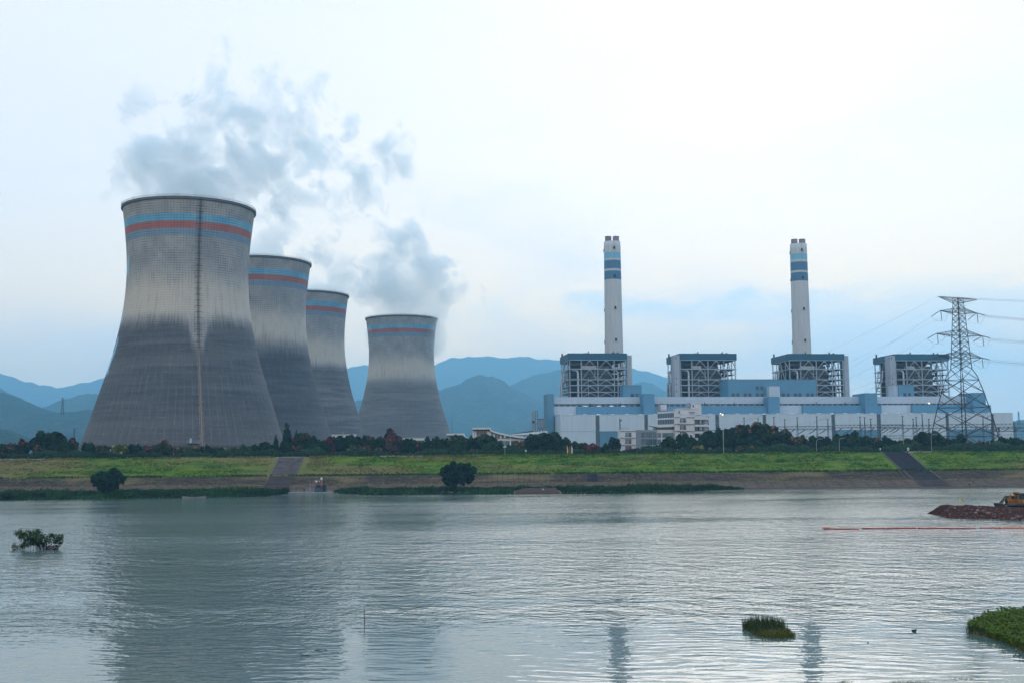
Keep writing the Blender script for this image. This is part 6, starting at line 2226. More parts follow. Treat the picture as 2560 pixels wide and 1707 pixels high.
# shore trees
CRW = crown_mesh('crown', 'ragged', 91, 6500, .080, LM['willow'])
CRW2 = crown_mesh('crown', 'ragged', 96, 6800, .075, LM['willow'])
def shore_tree(px, ytop, ybase_px, x0, x1, Y, zb_, me, label, lean=0.0):
    c = P((x0 + x1) / 2, ytop, Y)
    t = thing('shore_tree', label, 'tree', (P(px, ytop, Y).x, Y, zb_), 0, 'lone trees on the far shore')
    H = c.z - zb_
    r_ = (x1 - x0) / 2 * Y / F
    o = link('crown', me, t, (c.x - P(px, ytop, Y).x, 0, H * .02))
    o.scale = (r_ * 1.28, r_ * 1.15, H * 1.2)
    tr_ = link('trunk', TRK[1], t)
    tr_.scale = (r_ * .9, r_ * .9, H * .95)
shore_tree(268, 1173, 1240, 234, 312, 470, .5, CRW, 'lone dark round tree on the reedy shore below the largest tower')
shore_tree(1140, 1156, 1224, 1105, 1189, 482, .6, CRW2, 'lone dark bushy tree leaning over the shore rocks in midstream view')
for px_, y_, lab in ((20, 1233, 'dark low bush in the reeds at the outer end of the shore'), (97, 1230, 'dark low bush in the reeds between the outer bush and the lone round tree')):
    q = G(px_, y_ + 16)
    tree(px_, y_, 13, 'willow', lab, Y=q.y + 1.5, zbase=0.0, name='shore_bush')
# ================================================================== SHORE DETAILS
ROCKR = slope_mat('red_soil', [(.040, .026, .021), (.062, .042, .034), (.085, .062, .05)], .35, bumpd=.2)
ROCKP = mat('pale_rock', (.24, .20, .17), .9, .25, 1.2)
def rock_mesh(name, seed, m, sub=2):
    bm = bmesh.new()
    bmesh.ops.create_icosphere(bm, subdivisions=sub, radius=1)
    for v in bm.verts:
        n = mnoise.noise(v.co * 1.3 + Vector((seed * 3.1, 0, 0))) * .45 + mnoise.noise(v.co * 3.1 + Vector((0, seed, 0))) * .18
        v.co *= 1 + n
    me = bpy.data.meshes.new(name)
    bm.to_mesh(me)
    bm.free()
    me.materials.append(m)
    return me
ROCKS = [rock_mesh('stone', k, ROCKP) for k in range(5)]
# bare red ledge between the reeds
x0, x1 = P(1286, 1225, 462).x, P(1402, 1225, 462).x
mb = MB()
vs, fs = [], []
nx, ny = 46, 10
for i in range(nx + 1):
    for j in range(ny + 1):
        X = x0 + (x1 - x0) * i / nx
        Y = 455 + 30 * j / ny
        edge = min(1, i / 3, (nx - i) / 3, j / 1.2, 1)
        z = -.3 + edge * (1.15 + .9 * j / ny * min(1, i / 12) + .35 * mnoise.noise(Vector((X * .3, Y * .25, 2))) + .15 * mnoise.noise(Vector((X, Y * .8, 4))))
        vs.append((X, Y + 1.2 * mnoise.noise(Vector((X * .2, 1, 1))), z))
for i in range(nx):
    for j in range(ny):
        a = i * (ny + 1) + j
        fs.append((a, a + ny + 1, a + ny + 2, a + 1))
mb.add(vs, fs)
tag(part('red_ledge', mb, ROCKR, None, True, fix=False), 'bare red earth ledge in the gap of the shore reeds', kind='structure')
rr = random.Random(17)
for (xa, xb, y_, n, lab) in ((992, 1064, 1232.5, 9, 'flat pale rock at the water edge before the reeds, upstream of the lone tree'), (1106, 1160, 1232, 8, 'flat pale rock at the water edge under the lone bushy tree')):
    for k in range(n):
        px_ = xa + (xb - xa) * (k + .5) / n
        q = G(px_, y_ + rr.uniform(-1, 1.0))
        o = link('shore_rock', ROCKS[k % 5], None, (q.x, q.y - 1.0, .25), rr.uniform(0, 6))
        o.scale = (rr.uniform(.7, 1.2), rr.uniform(.7, 1.3), rr.uniform(.35, .6))
        tag(o, lab, 'rock', 'pale rocks ' + ('upstream of' if xa < 1000 else 'under') + ' the lone tree')

# ------------------------------------------------------------------ pump landing with dark tanks and railings
Yq = 499.0
qx = P(798, 1228, Yq).x
pl = thing('pump_landing', 'small concrete landing with dark intake screens, grey railings and red lifebuoys', 'landing', (qx, Yq, 0))
def lp(px, py): 
    q = P(px, py, Yq)
    return q.x - qx, q.z
a, z = lp(722, 1231); b, _ = lp(833, 1231)
part('deck', MB().box(a, b, -1.5, 4.5, -.8, .42), CONC, pl)
RAILM = mat('rail_grey', (.22, .26, .29), .5)
TANK = mat('screen_green', (.012, .040, .042), .6)
xs_ = [lp(p, 1228)[0] for p in (785, 803, 805.5, 813)]
zt = lp(795, 1211)[1]
part('intake_screen', MB().prism([(xs_[0], .42), (xs_[1], .42), (xs_[1], zt), (xs_[0] + 1.5, zt), (xs_[0], zt - 1.6)], .8, 3.6, 1), TANK, pl)
part('intake_screen', MB().prism([(xs_[2], .42), (xs_[3], .42), (xs_[3], zt), (xs_[2], zt)], .8, 3.6, 1), TANK, pl)
part('red_cover', MB().box(lp(800, 1)[0], lp(812, 1)[0], .6, 3.8, zt, zt + .18), mat('red_cover', (.26, .04, .045), .6), pl)
h = MB()
ra, rb_ = lp(776, 1)[0], lp(816, 1)[0]
for z in (.95, 1.5, 2.1):
    h.box(ra, rb_, -1.25, -1.15, z - .04, z + .04)
for k in range(9):
    x = ra + (rb_ - ra) * k / 8
    h.box(x - .05, x + .05, -1.25, -1.15, .42, 2.15)
part('railing', h, RAILM, pl)
for sgn, px_ in ((-1, 785), (1, 813)):
    x = lp(px_, 1)[0]
    bar('gantry_post', (x, 2, .4), (x, 2, zt + 2.2), .16, RAILM, pl)
bar('gantry_brace', (lp(776, 1)[0], 1, .5), (lp(795, 1)[0], 2, zt + 2.0), .14, RAILM, pl)
bar('gantry_brace', (lp(781, 1)[0], 1, .5), (lp(799, 1)[0], 2, zt + 2.0), .14, RAILM, pl)
bar('gantry_beam', (lp(793, 1)[0], 2, zt + 2.0), (lp(813, 1)[0], 2, zt + 2.2), .14, RAILM, pl)
part('control_box', MB().box(lp(797.5, 1)[0], lp(801.5, 1)[0], 1.6, 2.2, zt + 1.1, zt + 1.8), SIGNW, pl)
part('notice', MB().box(lp(805.5, 1)[0], lp(808, 1)[0], 1.5, 1.6, zt + 1.3, zt + 1.8), mat('pink_notice', (.55, .38, .36), .6), pl)
for px_, py_ in ((784, 1212), (803, 1211)):
    x, z = lp(px_, py_)
    m_ = MB()
    n, k2 = 16, 6
    ring = [(.42 + .11 * math.cos(2 * PI * j / k2), .11 * math.sin(2 * PI * j / k2)) for j in range(k2)]
    m_.lathe(ring, n, closed=True)
    o = part('lifebuoy', m_, mat('lifebuoy_red', (.50, .06, .06), .6), pl, True, loc=(x, .5, z))
    o.rotation_euler = (PI / 2, 0, 0)
    o.scale = (1.2, 1.2, 1.1)
bar('lifebuoy_post', (lp(784, 1)[0], .62, .4), (lp(784, 1)[0], .62, zt + .6), .1, RAILM, pl)
ga = thing('water_gauge', 'white double plate sign on a post above the pump landing', 'sign', (P(803.8, 1200, 501).x, 501, .42))
zt_ = P(803.8, 1192.6, 501).z - .42
part('post', MB().box(-.08, .08, 0, .16, 0, zt_), RAILM, ga)
for s_ in (-1, 1):
    part('plate', MB().box(s_ * .22 - .17, s_ * .22 + .17, -.06, -.01, zt_ - 1.1, zt_), SIGNW, ga)

# ------------------------------------------------------------------ wooden boat
Yb = 446.0
xa, xb = P(456, 1240, Yb).x, P(515, 1240, Yb).x
bt = thing('rowing_boat', 'long pale flat bottomed boat moored under the reeds', 'boat', ((xa + xb) / 2, Yb, 0))
L = (xb - xa)
n = 16
def hullring(k, inset, zlow):
    u = k / n
    x = (u - .5) * L
    wv = .78 * math.sin(PI * (.07 + .86 * u)) ** .55 - inset
    sheer = .42 + .75 * abs(u - .52) ** 2.0 * 1.9
    bot = zlow + .55 * max(0, abs(u - .5) - .34) ** 1 * 2.6
    return [(x, -wv, sheer), (x, -wv * .72, bot), (x, wv * .72, bot), (x, wv, sheer)]
vs, fs = [], []
for k in range(n + 1):
    vs += hullring(k, 0, -.18)
b2 = len(vs)
for k in range(n + 1):
    vs += hullring(k, .06, -.02)
for k in range(n):
    for j in range(3):
        fs.append((k * 4 + j, (k + 1) * 4 + j, (k + 1) * 4 + j + 1, k * 4 + j + 1))
        fs.append((b2 + k * 4 + j + 1, b2 + (k + 1) * 4 + j + 1, b2 + (k + 1) * 4 + j, b2 + k * 4 + j))
    for j in (0, 3):
        fs.append((k * 4 + j, b2 + k * 4 + j, b2 + (k + 1) * 4 + j, (k + 1) * 4 + j))
for k in (0, n):
    fs.append(tuple(k * 4 + j for j in range(4)))
BOATM = mat('weathered_boat', (.21, .21, .205), .8, .15, .8)
part('hull', MB().add(vs, fs), BOATM, bt)
for x in (-L * .25, 0, L * .22):
    part('thwart', MB().box(x - .15, x + .15, -.62, .62, .28, .34), BOATM, bt)
part('engine', MB().box(L / 2 - .45, L / 2 + .1, -.3, .3, .25, 1.0).box(L / 2 + .05, L / 2 + .2, -.1, .1, -.3, .5), STEELD, bt)
bar('pole', (L * .1, .3, .5), (L * .58, .1, .8), .07, BOATM, bt)

# ------------------------------------------------------------------ people
SKIN = mat('skin', (.42, .27, .20), .6, .05)
def person(label, loc, rz, pose, cols, H=1.68):
    """one continuous skinned body; pose gives joint positions for a 1.68 m adult"""
    J = dict(pelvis=(0, 0, .95), chest=(0, .0, 1.30), neck=(0, 0, 1.46), head=(0, -.02, 1.58), crown=(0, -.01, 1.68),
             shl=(-.19, 0, 1.38), ell=(-.26, .02, 1.10), wrl=(-.25, -.10, .86), hal=(-.25, -.14, .78),
             shr=(.19, 0, 1.38), elr=(.26, .02, 1.10), wrr=(.25, -.10, .86), har=(.25, -.14, .78),
             hil=(-.10, 0, .92), knl=(-.11, -.03, .50), anl=(-.11, .02, .09), tol=(-.12, -.16, .04),
             hir=(.10, 0, .92), knr=(.11, -.03, .50), anr=(.11, .02, .09), tor=(.12, -.16, .04))
    J.update(pose)
    rad = dict(pelvis=.15, chest=.15, neck=.06, head=.095, crown=.07, shl=.075, ell=.05, wrl=.035, hal=.04, shr=.075, elr=.05, wrr=.035, har=.04, hil=.10, knl=.065, anl=.045, tol=.04, hir=.10, knr=.065, anr=.045, tor=.04)
    ed = [('pelvis', 'chest'), ('chest', 'neck'), ('neck', 'head'), ('head', 'crown'), ('chest', 'shl'), ('shl', 'ell'), ('ell', 'wrl'), ('wrl', 'hal'), ('chest', 'shr'), ('shr', 'elr'), ('elr', 'wrr'), ('wrr', 'har'), ('pelvis', 'hil'), ('hil', 'knl'), ('knl', 'anl'), ('anl', 'tol'), ('pelvis', 'hir'), ('hir', 'knr'), ('knr', 'anr'), ('anr', 'tor')]
    ks = list(J)
    me = bpy.data.meshes.new('person')
    me.from_pydata([J[k] for k in ks], [(ks.index(a), ks.index(b)) for a, b in ed], [])
    o = bpy.data.objects.new('person', me)
    COL.objects.link(o)
    md = o.modifiers.new('skin', 'SKIN')
    sv = me.skin_vertices[0].data
    for i, k in enumerate(ks):
        sv[i].radius = (rad[k], rad[k] * (.72 if k in ('pelvis', 'chest') else 1))
        sv[i].use_root = k == 'pelvis'
    o.modifiers.new('sub', 'SUBSURF').levels = 1
    dg = bpy.context.evaluated_depsgraph_get()
    nm = bpy.data.meshes.new_from_object(o.evaluated_get(dg))
    o.modifiers.clear()
    o.data = nm
    nm.name = 'person'
    nm.materials.clear()
    for c in cols:
        nm.materials.append(c)
    nm.materials.append(SKIN)
    nm.materials.append(BLACK)
    V = {k: Vector(v) for k, v in J.items()}
    for p in nm.polygons:
        near = min(V, key=lambda k: (V[k] - p.center).length)
        if near in ('head', 'crown'):
            p.material_index = 3 if p.center.y > V['head'].y + .03 or p.center.z > V['head'].z + .06 else 2
        elif near in ('neck', 'hal', 'har'):
            p.material_index = 2
        elif near in ('pelvis', 'hil', 'hir', 'knl', 'knr', 'anl', 'anr', 'tol', 'tor'):
            p.material_index = 1
        else:
            p.material_index = 0
        p.use_smooth = True
    o.location = loc
    o.rotation_euler = (0, 0, rz)
    k = H / 1.68
    o.scale = (k, k, k)
    return tag(o, label, 'person')
NAVY = mat('navy_cloth', (.018, .022, .035), .8)
DARKC = mat('dark_cloth', (.012, .013, .016), .8)
WHITEC = mat('white_cloth', (.55, .57, .58), .8)
sitp = dict(pelvis=(0, 0, .30), chest=(0, -.06, .66), neck=(0, -.10, .82), head=(0, -.14, .94), crown=(0, -.13, 1.04), shl=(-.19, -.06, .74), ell=(-.25, -.16, .50), wrl=(-.12, -.36, .50), hal=(-.08, -.42, .50), shr=(.19, -.06, .74), elr=(.25, -.16, .50), wrr=(.12, -.36, .50), har=(.08, -.42, .50), hil=(-.10, -.04, .28), knl=(-.14, -.42, .50), anl=(-.13, -.48, .09), tol=(-.13, -.64, .04), hir=(.10, -.04, .28), knr=(.14, -.42, .50), anr=(.13, -.48, .09), tor=(.13, -.64, .04))
crouch = dict(sitp)
q = P(760.5, 1231, 498.3)
p1 = person('person in dark top and pale sleeves standing on the landing edge', (q.x, 498.3, .42), 2.9, {'ell': (-.34, -.12, 1.14), 'elr': (.34, -.12, 1.14)}, (DARKC, NAVY))
q = P(1367, 1224, 470)
person('person in a dark jacket sitting on the bare red ledge', (q.x, 470, 1.45), .4, sitp, (NAVY, DARKC), 1.8)
q = G(1362, 1228)
tag(link('white_bag', ROCKS[2].copy(), None, (P(1358, 1224, 468).x, 468, 1.55)), 'white bag lying beside the sitting person on the red ledge', 'bag').scale = (.32, .3, .25)
bpy.data.objects['white_bag'].data.materials[0] = WHITEC
q = P(2047, 1217, 504)
person('person in black crouching alone on the concrete apron', (q.x, 506.2, levz(506.2)), -.5, crouch, (DARKC, DARKC), 1.85)
q = P(2434, 1213, 506)
person('person in black walking on the apron above the earth spit', (q.x, 506.5, levz(506.5)), 1.3, {'knl': (-.1, -.2, .52), 'anl': (-.1, -.22, .1), 'tol': (-.1, -.38, .05), 'anr': (.1, .22, .12), 'tor': (.1, .08, .05)}, (DARKC, NAVY), 1.75)
q = P(2425, 1213, 505)
o = link('black_bag', ROCKS[1].copy(), None, (q.x, 505.5, levz(505.5) + .25))
o.scale = (.5, .35, .3)
o.data.materials[0] = DARKC
tag(o, 'black bag set down beside the walking person', 'bag')
for px_, py_, lab, c in ((766, 1229.5, 'orange bucket beside the person on the landing', (.55, .22, .03)), ):
    q = P(px_, py_, 498.3)
    t = thing('bucket', lab, 'bucket', (q.x, 498.3, .42))
    part('pail', MB().lathe([(.02, 0), (.22, 0), (.28, .55), (.25, .55), (.2, .05), (.02, .05)], 14), mat('bucket_orange', c, .6), t)
    part('bail', MB().tube([(-.26, 0, .52), (-.15, 0, .75), (.15, 0, .75), (.26, 0, .52)], .015, 4), STEEL, t)

# ------------------------------------------------------------------ bush standing in the river
rr = random.Random(5)
q = G(100, 1373)
bu = thing('flooded_bush', 'leafy bush with bare twigs standing in the open water', 'bush', (q.x, q.y, 0))
S = q.y / F
def bx(px, py): 
    v = P(px, py, q.y)
    return Vector((v.x - q.x, 0, v.z))
def twig(a, b, r0, r1, n=5):
    pts_ = []
    for i in range(n + 1):
        u = i / n
        p = a.lerp(b, u)
        p += Vector((rr.gauss(0, .08), rr.gauss(0, .12), rr.gauss(0, .06))) * (1 if 0 < i < n else 0)
        pts_.append(p)
    return pts_
BMM = mat('wet_twig', (.050, .038, .032), .9, .3, 3)
clusters = [(62, 1334, 22, 13), (82, 1340, 24, 14), (100, 1345, 18, 13), (92, 1330, 14, 9), (48, 1333, 12, 9), (113, 1352, 10, 10), (134, 1346, 17, 12), (148, 1352, 12, 10), (128, 1337, 8, 6), (152, 1340, 8, 6), (78, 1355, 22, 11), (62, 1362, 13, 8), (36, 1366, 7, 9), (52, 1366, 9, 7), (100, 1358, 16, 8)]
roots = [bx(x, 1376) + Vector((0, rr.uniform(-.6, .6), -.3)) for x in (75, 84, 92, 100, 108, 118, 128, 136, 142, 58)]
for k, (x, y, rx_, rz_) in enumerate(clusters):
    rt = min(roots, key=lambda v: abs(v.x - bx(x, y).x) + rr.random() * .5)
    part('branch', MB().tube(twig(rt, bx(x, y) + Vector((0, rr.uniform(-.4, .4), 0)), .05, .02), .045, 5, r1=.015), BMM, bu)
for k in range(34):
    x = rr.uniform(70, 150)
    rt = bx(x, 1377) + Vector((0, rr.uniform(-.8, .8), -.15))
    part('twig', MB().tube(twig(rt, rt + Vector((rr.uniform(-.9, .9), rr.uniform(-.6, .6), rr.uniform(.3, 1.5))), .03, .01, 4), .028, 4, r1=.008), BMM, bu)
def gen_bush(rr):
    x, y, rx_, rz_ = rr.choices(clusters, weights=[c[2] * c[3] for c in clusters])[0]
    dv = Vector((rr.gauss(0, 1), rr.gauss(0, 1), rr.gauss(0, 1))).normalized() * rr.random() ** .4
    p = bx(x, y) + Vector((dv.x * rx_ * S * 1.15, dv.y * rx_ * S * .8, dv.z * rz_ * S * 1.15))
    return p, dv, .8 + .5 * mnoise.noise(p * .9)
o = leaf_mass('leaf_mass', gen_bush, 2600, .17, LM['bush'], None, 77, kind=None)
o.name = 'leaves'
o.parent = bu
# drift debris caught round the stems
def gen_debris(rr):
    x = rr.uniform(88, 146)
    p = bx(x, rr.uniform(1362, 1376) if x > 112 else rr.uniform(1356, 1376)) + Vector((0, rr.uniform(-.7, .7), 0))
    return p, Vector((0, 0, 1)), rr.uniform(.5, 1.3)
DEBM = leaf_mat('drift_debris', (.050, .032, .030))
o = leaf_mass('drift_debris', gen_debris, 420, .20, DEBM, None, 78, kind=None)
o.parent = bu

# ------------------------------------------------------------------ reed islets in the near water
SEDGE = tuft_mat('sedge', [(.022, .045, .022), (.034, .062, .024), (.05, .08, .03)], .8)
MOSS = tuft_mat('low_water_weed', [(.085, .105, .022), (.11, .12, .028), (.07, .095, .022)], .9)
def blades(name, pts, parent, m, hfun, wid, seed, lean=.25):
    rr = random.Random(seed)
    vs, fs, tone = [], [], []
    for (x, y, z) in pts:
        h = hfun(x, y, rr)
        a = rr.uniform(0, PI)
        wv = wid * rr.uniform(.6, 1.4)
        lx, ly = rr.gauss(0, lean) * h, rr.gauss(0, lean) * h
        cx, cy = math.cos(a) * wv, math.sin(a) * wv
        b = len(vs)
        vs += [(x - cx, y - cy, z - .05), (x + cx, y + cy, z - .05), (x + cx * .6 + lx * .45, y + cy * .6 + ly * .45, z + h * .6), (x + lx, y + ly, z + h), (x - cx * .6 + lx * .45, y - cy * .6 + ly * .45, z + h * .6)]
        fs.append((b, b + 1, b + 2, b + 3, b + 4))
        tone += [rr.uniform(.6, 1.4)] * 5
    me = bpy.data.meshes.new(name)
    me.from_pydata(vs, [], fs)
    me.attributes.new('tone', 'FLOAT', 'POINT').data.foreach_set('value', tone)
    me.materials.append(m)
    o = link(name, me)
    o['kind'] = 'stuff'
    if parent is not None:
        o.parent = parent
    return o
def ground_patch(name, poly_px, label, height, m, seed):
    """low soil patch whose water line follows the given pixels"""
    pts_ = [G(x, y) for x, y in poly_px]
    c = sum(pts_, Vector()) / len(pts_)
    n = len(pts_)
    vs = [(p.x - c.x, p.y - c.y, -.12) for p in pts_]
    for f, z in ((.9, .06), (.6, height * .75), (.3, height)):
        vs += [((p.x - c.x) * f, (p.y - c.y) * f, z * (1 + .3 * mnoise.noise(Vector((i, f * 7, seed))))) for i, p in enumerate(pts_)]
    vs.append((0, 0, height))
    fs = []
    for k in range(3):
        for i in range(n):
            j = (i + 1) % n
            fs.append((k * n + i, k * n + j, (k + 1) * n + j, (k + 1) * n + i))
    for i in range(n):
        fs.append((3 * n + i, 3 * n + (i + 1) % n, 4 * n))
    return c, pts_, MB().add(vs, fs)
def inside(p, poly):
    r_ = False
    for i in range(len(poly)):
        a, b = poly[i], poly[i - 1]
        if (a.y > p[1]) != (b.y > p[1]) and p[0] < (b.x - a.x) * (p[1] - a.y) / (b.y - a.y) + a.x:
            r_ = not r_
    return r_
def fill(poly, n, rr):
    out = []
    x0, x1 = min(p.x for p in poly), max(p.x for p in poly)
    y0, y1 = min(p.y for p in poly), max(p.y for p in poly)
    while len(out) < n:
        p = (rr.uniform(x0, x1), rr.uniform(y0, y1))
        if inside(p, poly):
            out.append(p)
    return out
POLY1 = [(1855, 1566), (1870, 1558), (1900, 1555), (1930, 1556), (1958, 1563), (1972, 1578), (1990, 1593), (1965, 1596), (1930, 1597), (1895, 1591), (1870, 1580), (1857, 1573)]
c, pp, m_ = ground_patch('islet', POLY1, '', .22, MOSS, 2)
i1 = thing('reed_islet', 'small reed islet with a bright weedy edge in the near water', 'islet', (c.x, c.y, 0))
part('soil', m_, SHOREM, i1, True)
rr = random.Random(9)
fp = fill(pp, 3200, rr)
fb = [(x - c.x, y - c.y, .1) for x, y in fp]
ys_ = [p.y for p in pp]
ymid = min(ys_) + (max(ys_) - min(ys_)) * .34
tall = [p for p, w_ in zip(fb, fp) if w_[1] > ymid + (w_[0] - c.x) * .55][:1500]
short = [p for p, w_ in zip(fb, fp) if w_[1] <= ymid + (w_[0] - c.x) * .55 + .5][:1900]
cc1, pp1 = c.copy(), list(pp)
def edge1(p):
    return min((Vector((p[0] + cc1.x, p[1] + cc1.y, 0)) - a).length for a in pp1)
blades('sedge', tall, i1, SEDGE, lambda x, y, r_: r_.uniform(.30, 1.0) * min(1.0, .25 + edge1((x, y)) / .55), .014, 3, .16)
blades('water_weed', short, i1, MOSS, lambda x, y, r_: r_.uniform(.10, .28), .03, 4, .6)
POLY2 = [(2412, 1580), (2425, 1566), (2445, 1556), (2480, 1548), (2540, 1538), (2600, 1532), (2660, 1545), (2690, 1600), (2660, 1660), (2600, 1650), (2560, 1632), (2520, 1612), (2480, 1598), (2440, 1590), (2415, 1586)]
c, pp, m_ = ground_patch('islet', POLY2, '', .55, MOSS, 3)
i2 = thing('grassy_islet', 'larger bushy green islet at the edge of the near water', 'islet', (c.x, c.y, 0))
part('soil', m_, SHOREM, i2, True)
fp = fill(pp, 9000, rr)
def edge_d(p):
    return min((Vector((p[0], p[1], 0)) - a).length for a in pp)
tall, short, tall2 = [], [], []
for x, y in fp[:6500]:
    loc = (x - c.x, y - c.y, .12)
    front = y < c.y - 1.2 or False
    g_ = mnoise.noise(Vector((x * .9, y * .9, 3)))
    if x < P(2448, 1570, 97).x:
        (short if y < 94.2 else tall).append(loc)
    else:
        tall2.append(loc)
blades('water_weed', short, i2, MOSS, lambda x, y, r_: r_.uniform(.12, .35), .035, 5, .7)
blades('sedge', tall, i2, SEDGE, lambda x, y, r_: r_.uniform(.3, .8) * min(1.0, .3 + edge_d((x + c.x, y + c.y)) / .6), .016, 6, .2)
def gen_islet(rr):
    x, y = rr.choice(fp)
    while x < P(2440, 1570, 97).x:
        x, y = rr.choice(fp)
    d_ = min(1.0, edge_d((x, y)) / 1.0)
    lump = .75 + .5 * mnoise.noise(Vector((x * 1.1, y * 1.1, 6)))
    z = (.12 + (.22 + .55 * d_ * lump) * rr.random() ** .6)
    if x > P(2520, 1570, 96).x:
        z *= 1.25
    tn = .75 + .6 * max(0, mnoise.noise(Vector((x * .8, y * .8, 9))) + .3)
    return Vector((x - c.x, y - c.y, z)), Vector((0, -.4, .9)), tn
o = leaf_mass('foliage', gen_islet, 20000, .12, LM['islet'], None, 79, kind=None)
o.parent = i2

# floating scum and weed by the bottom edge
def gen_scum(rr):
    x = rr.gauss(0, 1)
    k = rr.choice(((2265, 1703, 45), (2300, 1703, 40), (2395, 1697, 40), (2110, 1705, 18)))
    p = G(k[0] + x * k[2] * .6, k[1] + rr.gauss(0, 2.6))
    return Vector((p.x, p.y, .012)), Vector((0, 0, 3)), rr.uniform(.6, 1.5)
leaf_mass('floating_weed', gen_scum, 700, .05, leaf_mat('scum', (.10, .13, .10)), 'sparse floating weed near the grassy islet', 80)

# ------------------------------------------------------------------ sticks and drift in the water
def stick(px, ytop, ybot, r_, label, lean=(0, 0), name='stick'):
    q = G(px, ybot)
    h = P(px, ytop, q.y).z
    o = part(name, MB().tube([(0, 0, -.5), (lean[0] * .4, 0, h * .4), (lean[0], lean[1], h)], r_, 6, r1=r_ * .6), BMM, None, loc=(q.x, q.y, 0))
    tag(o, label, 'stick')
stick(911.5, 1514, 1556, .045, 'tall dark stake standing upright in the water', (-.06, 0), 'stake')
stick(604.5, 1546, 1557, .02, 'short thin twig poking out of the water before the tower reflection', (.05, .1))
stick(753.5, 1631, 1640, .025, 'short bent twig poking out beside the floating branch', (-.06, 0))
q = G(802, 1625)
o = part('floating_branch', MB().tube([(-.5, 0, .0), (-.2, .02, .035), (.2, -.02, .05), (.5, .03, .01)], .035, 6, r1=.02), BMM, None, loc=(q.x, q.y, .0))
tag(o, 'dark branch floating flat on the water', 'branch')
q = G(765, 1638)
o = part('floating_branch', MB().tube([(-.35, 0, .0), (0, .05, .03), (.35, -.02, .0)], .03, 6, r1=.01), BMM, None, loc=(q.x, q.y, 0))
tag(o, 'small floating twig next to the bent one', 'branch')
q = G(2284.6, 1577)
t = thing('waterfowl', 'small dark waterbird floating between the two islets', 'bird', (q.x, q.y, 0), 1.4)
body = MB().lathe([(.01, -.20), (.07, -.14), (.10, 0), (.085, .12), (.03, .2), (.01, .22)], 12)
o = part('body', body, BLACK, t, True)
o.rotation_euler = (PI / 2, 0, 0)
o.location = (0, 0, .05)
o2 = part('head', MB().lathe([(.01, -.05), (.045, -.02), (.045, .03), (.01, .06)], 10), BLACK, t, True, loc=(0, -.19, .15))
part('beak', MB().tube([(0, -.22, .15), (0, -.29, .14)], .014, 5, r1=.006), STEELD, t)
q = G(2170, 1606)
tag(part('floating_fruit', MB().lathe([(.01, -.05), (.05, -.03), (.06, .01), (.04, .05), (.01, .06)], 10), mat('brown_float', (.06, .05, .03), .7), None, True, loc=(q.x, q.y, .02)), 'tiny brown float bobbing below the small reed islet', 'float')

# ------------------------------------------------------------------ floating orange boom
BOOMR = mat('boom_red', (.36, .070, .050), .65, .25, .8)
BOOMO = mat('boom_orange', (.52, .13, .06), .65, .2, .8)
q0_ = G(2058, 1321.5)
fb_ = thing('floating_boom', 'thin red orange floating boom lying in jointed lengths across the water', 'boom', (q0_.x, q0_.y, 0))
rr = random.Random(21)
for (xa, xb, y_, m_) in ((2060, 2147.5, 1321.3, BOOMR), (2153.5, 2215, 1320.2, BOOMR), (2215.5, 2291.6, 1319.6, BOOMR), (2295, 2372, 1319.8, BOOMR), (2372.5, 2440, 1320.3, BOOMR), (2449, 2493, 1319.2, BOOMR), (2496, 2531, 1319.0, BOOMO), (2531.5, 2600, 1319.6, BOOMO), (2601, 2700, 1320, BOOMR)):
    a, b = G(xa, y_ + .9), G(xb, y_ + .9)
    n = 14
    pts_ = [a.lerp(b, k / n) - q0_ + Vector((0, .25 * math.sin(k * .8 + xa), .06 + .03 * rr.random())) for k in range(n + 1)]
    part('boom_section', MB().tube(pts_, .15, 8), m_, fb_, True)
a = G(2059, 1322) - q0_
part('boom_end', MB().tube([a, a + Vector((.25, 1.2, .08)), a + Vector((.9, 2.2, .08)), a + Vector((1.8, 2.6, .05))], .15, 8), BOOMR, fb_, True)

# ------------------------------------------------------------------ earth spit with stones
SPIT = slope_mat('wet_red_earth', [(.046, .018, .014), (.068, .029, .022), (.095, .046, .036)], .9, bumpd=.25)
prof_top = [(2343.7, 1288), (2352, 1282), (2362, 1274), (2372, 1266), (2379.3, 1260.5), (2390, 1262), (2400, 1263.5), (2412, 1263), (2424, 1261.3), (2440, 1263), (2455, 1264), (2475, 1263.5), (2490, 1266), (2510, 1268), (2560, 1270), (2640, 1270), (2740, 1270), (3300, 1269)]
prof_bot = [(2343.7, 1288.5), (2355, 1290), (2375, 1292), (2400, 1293), (2433, 1294.8), (2480, 1296), (2520, 1297.5), (2560, 1299), (2640, 1302), (2740, 1304), (3300, 1306)]
def ip(pr, x):
    for (x0, y0), (x1, y1) in zip(pr, pr[1:]):
        if x0 <= x <= x1:
            return y0 + (y1 - y0) * (x - x0) / (x1 - x0)
    return pr[-1][1]
vs, fs = [], []
nx, ny = 240, 22
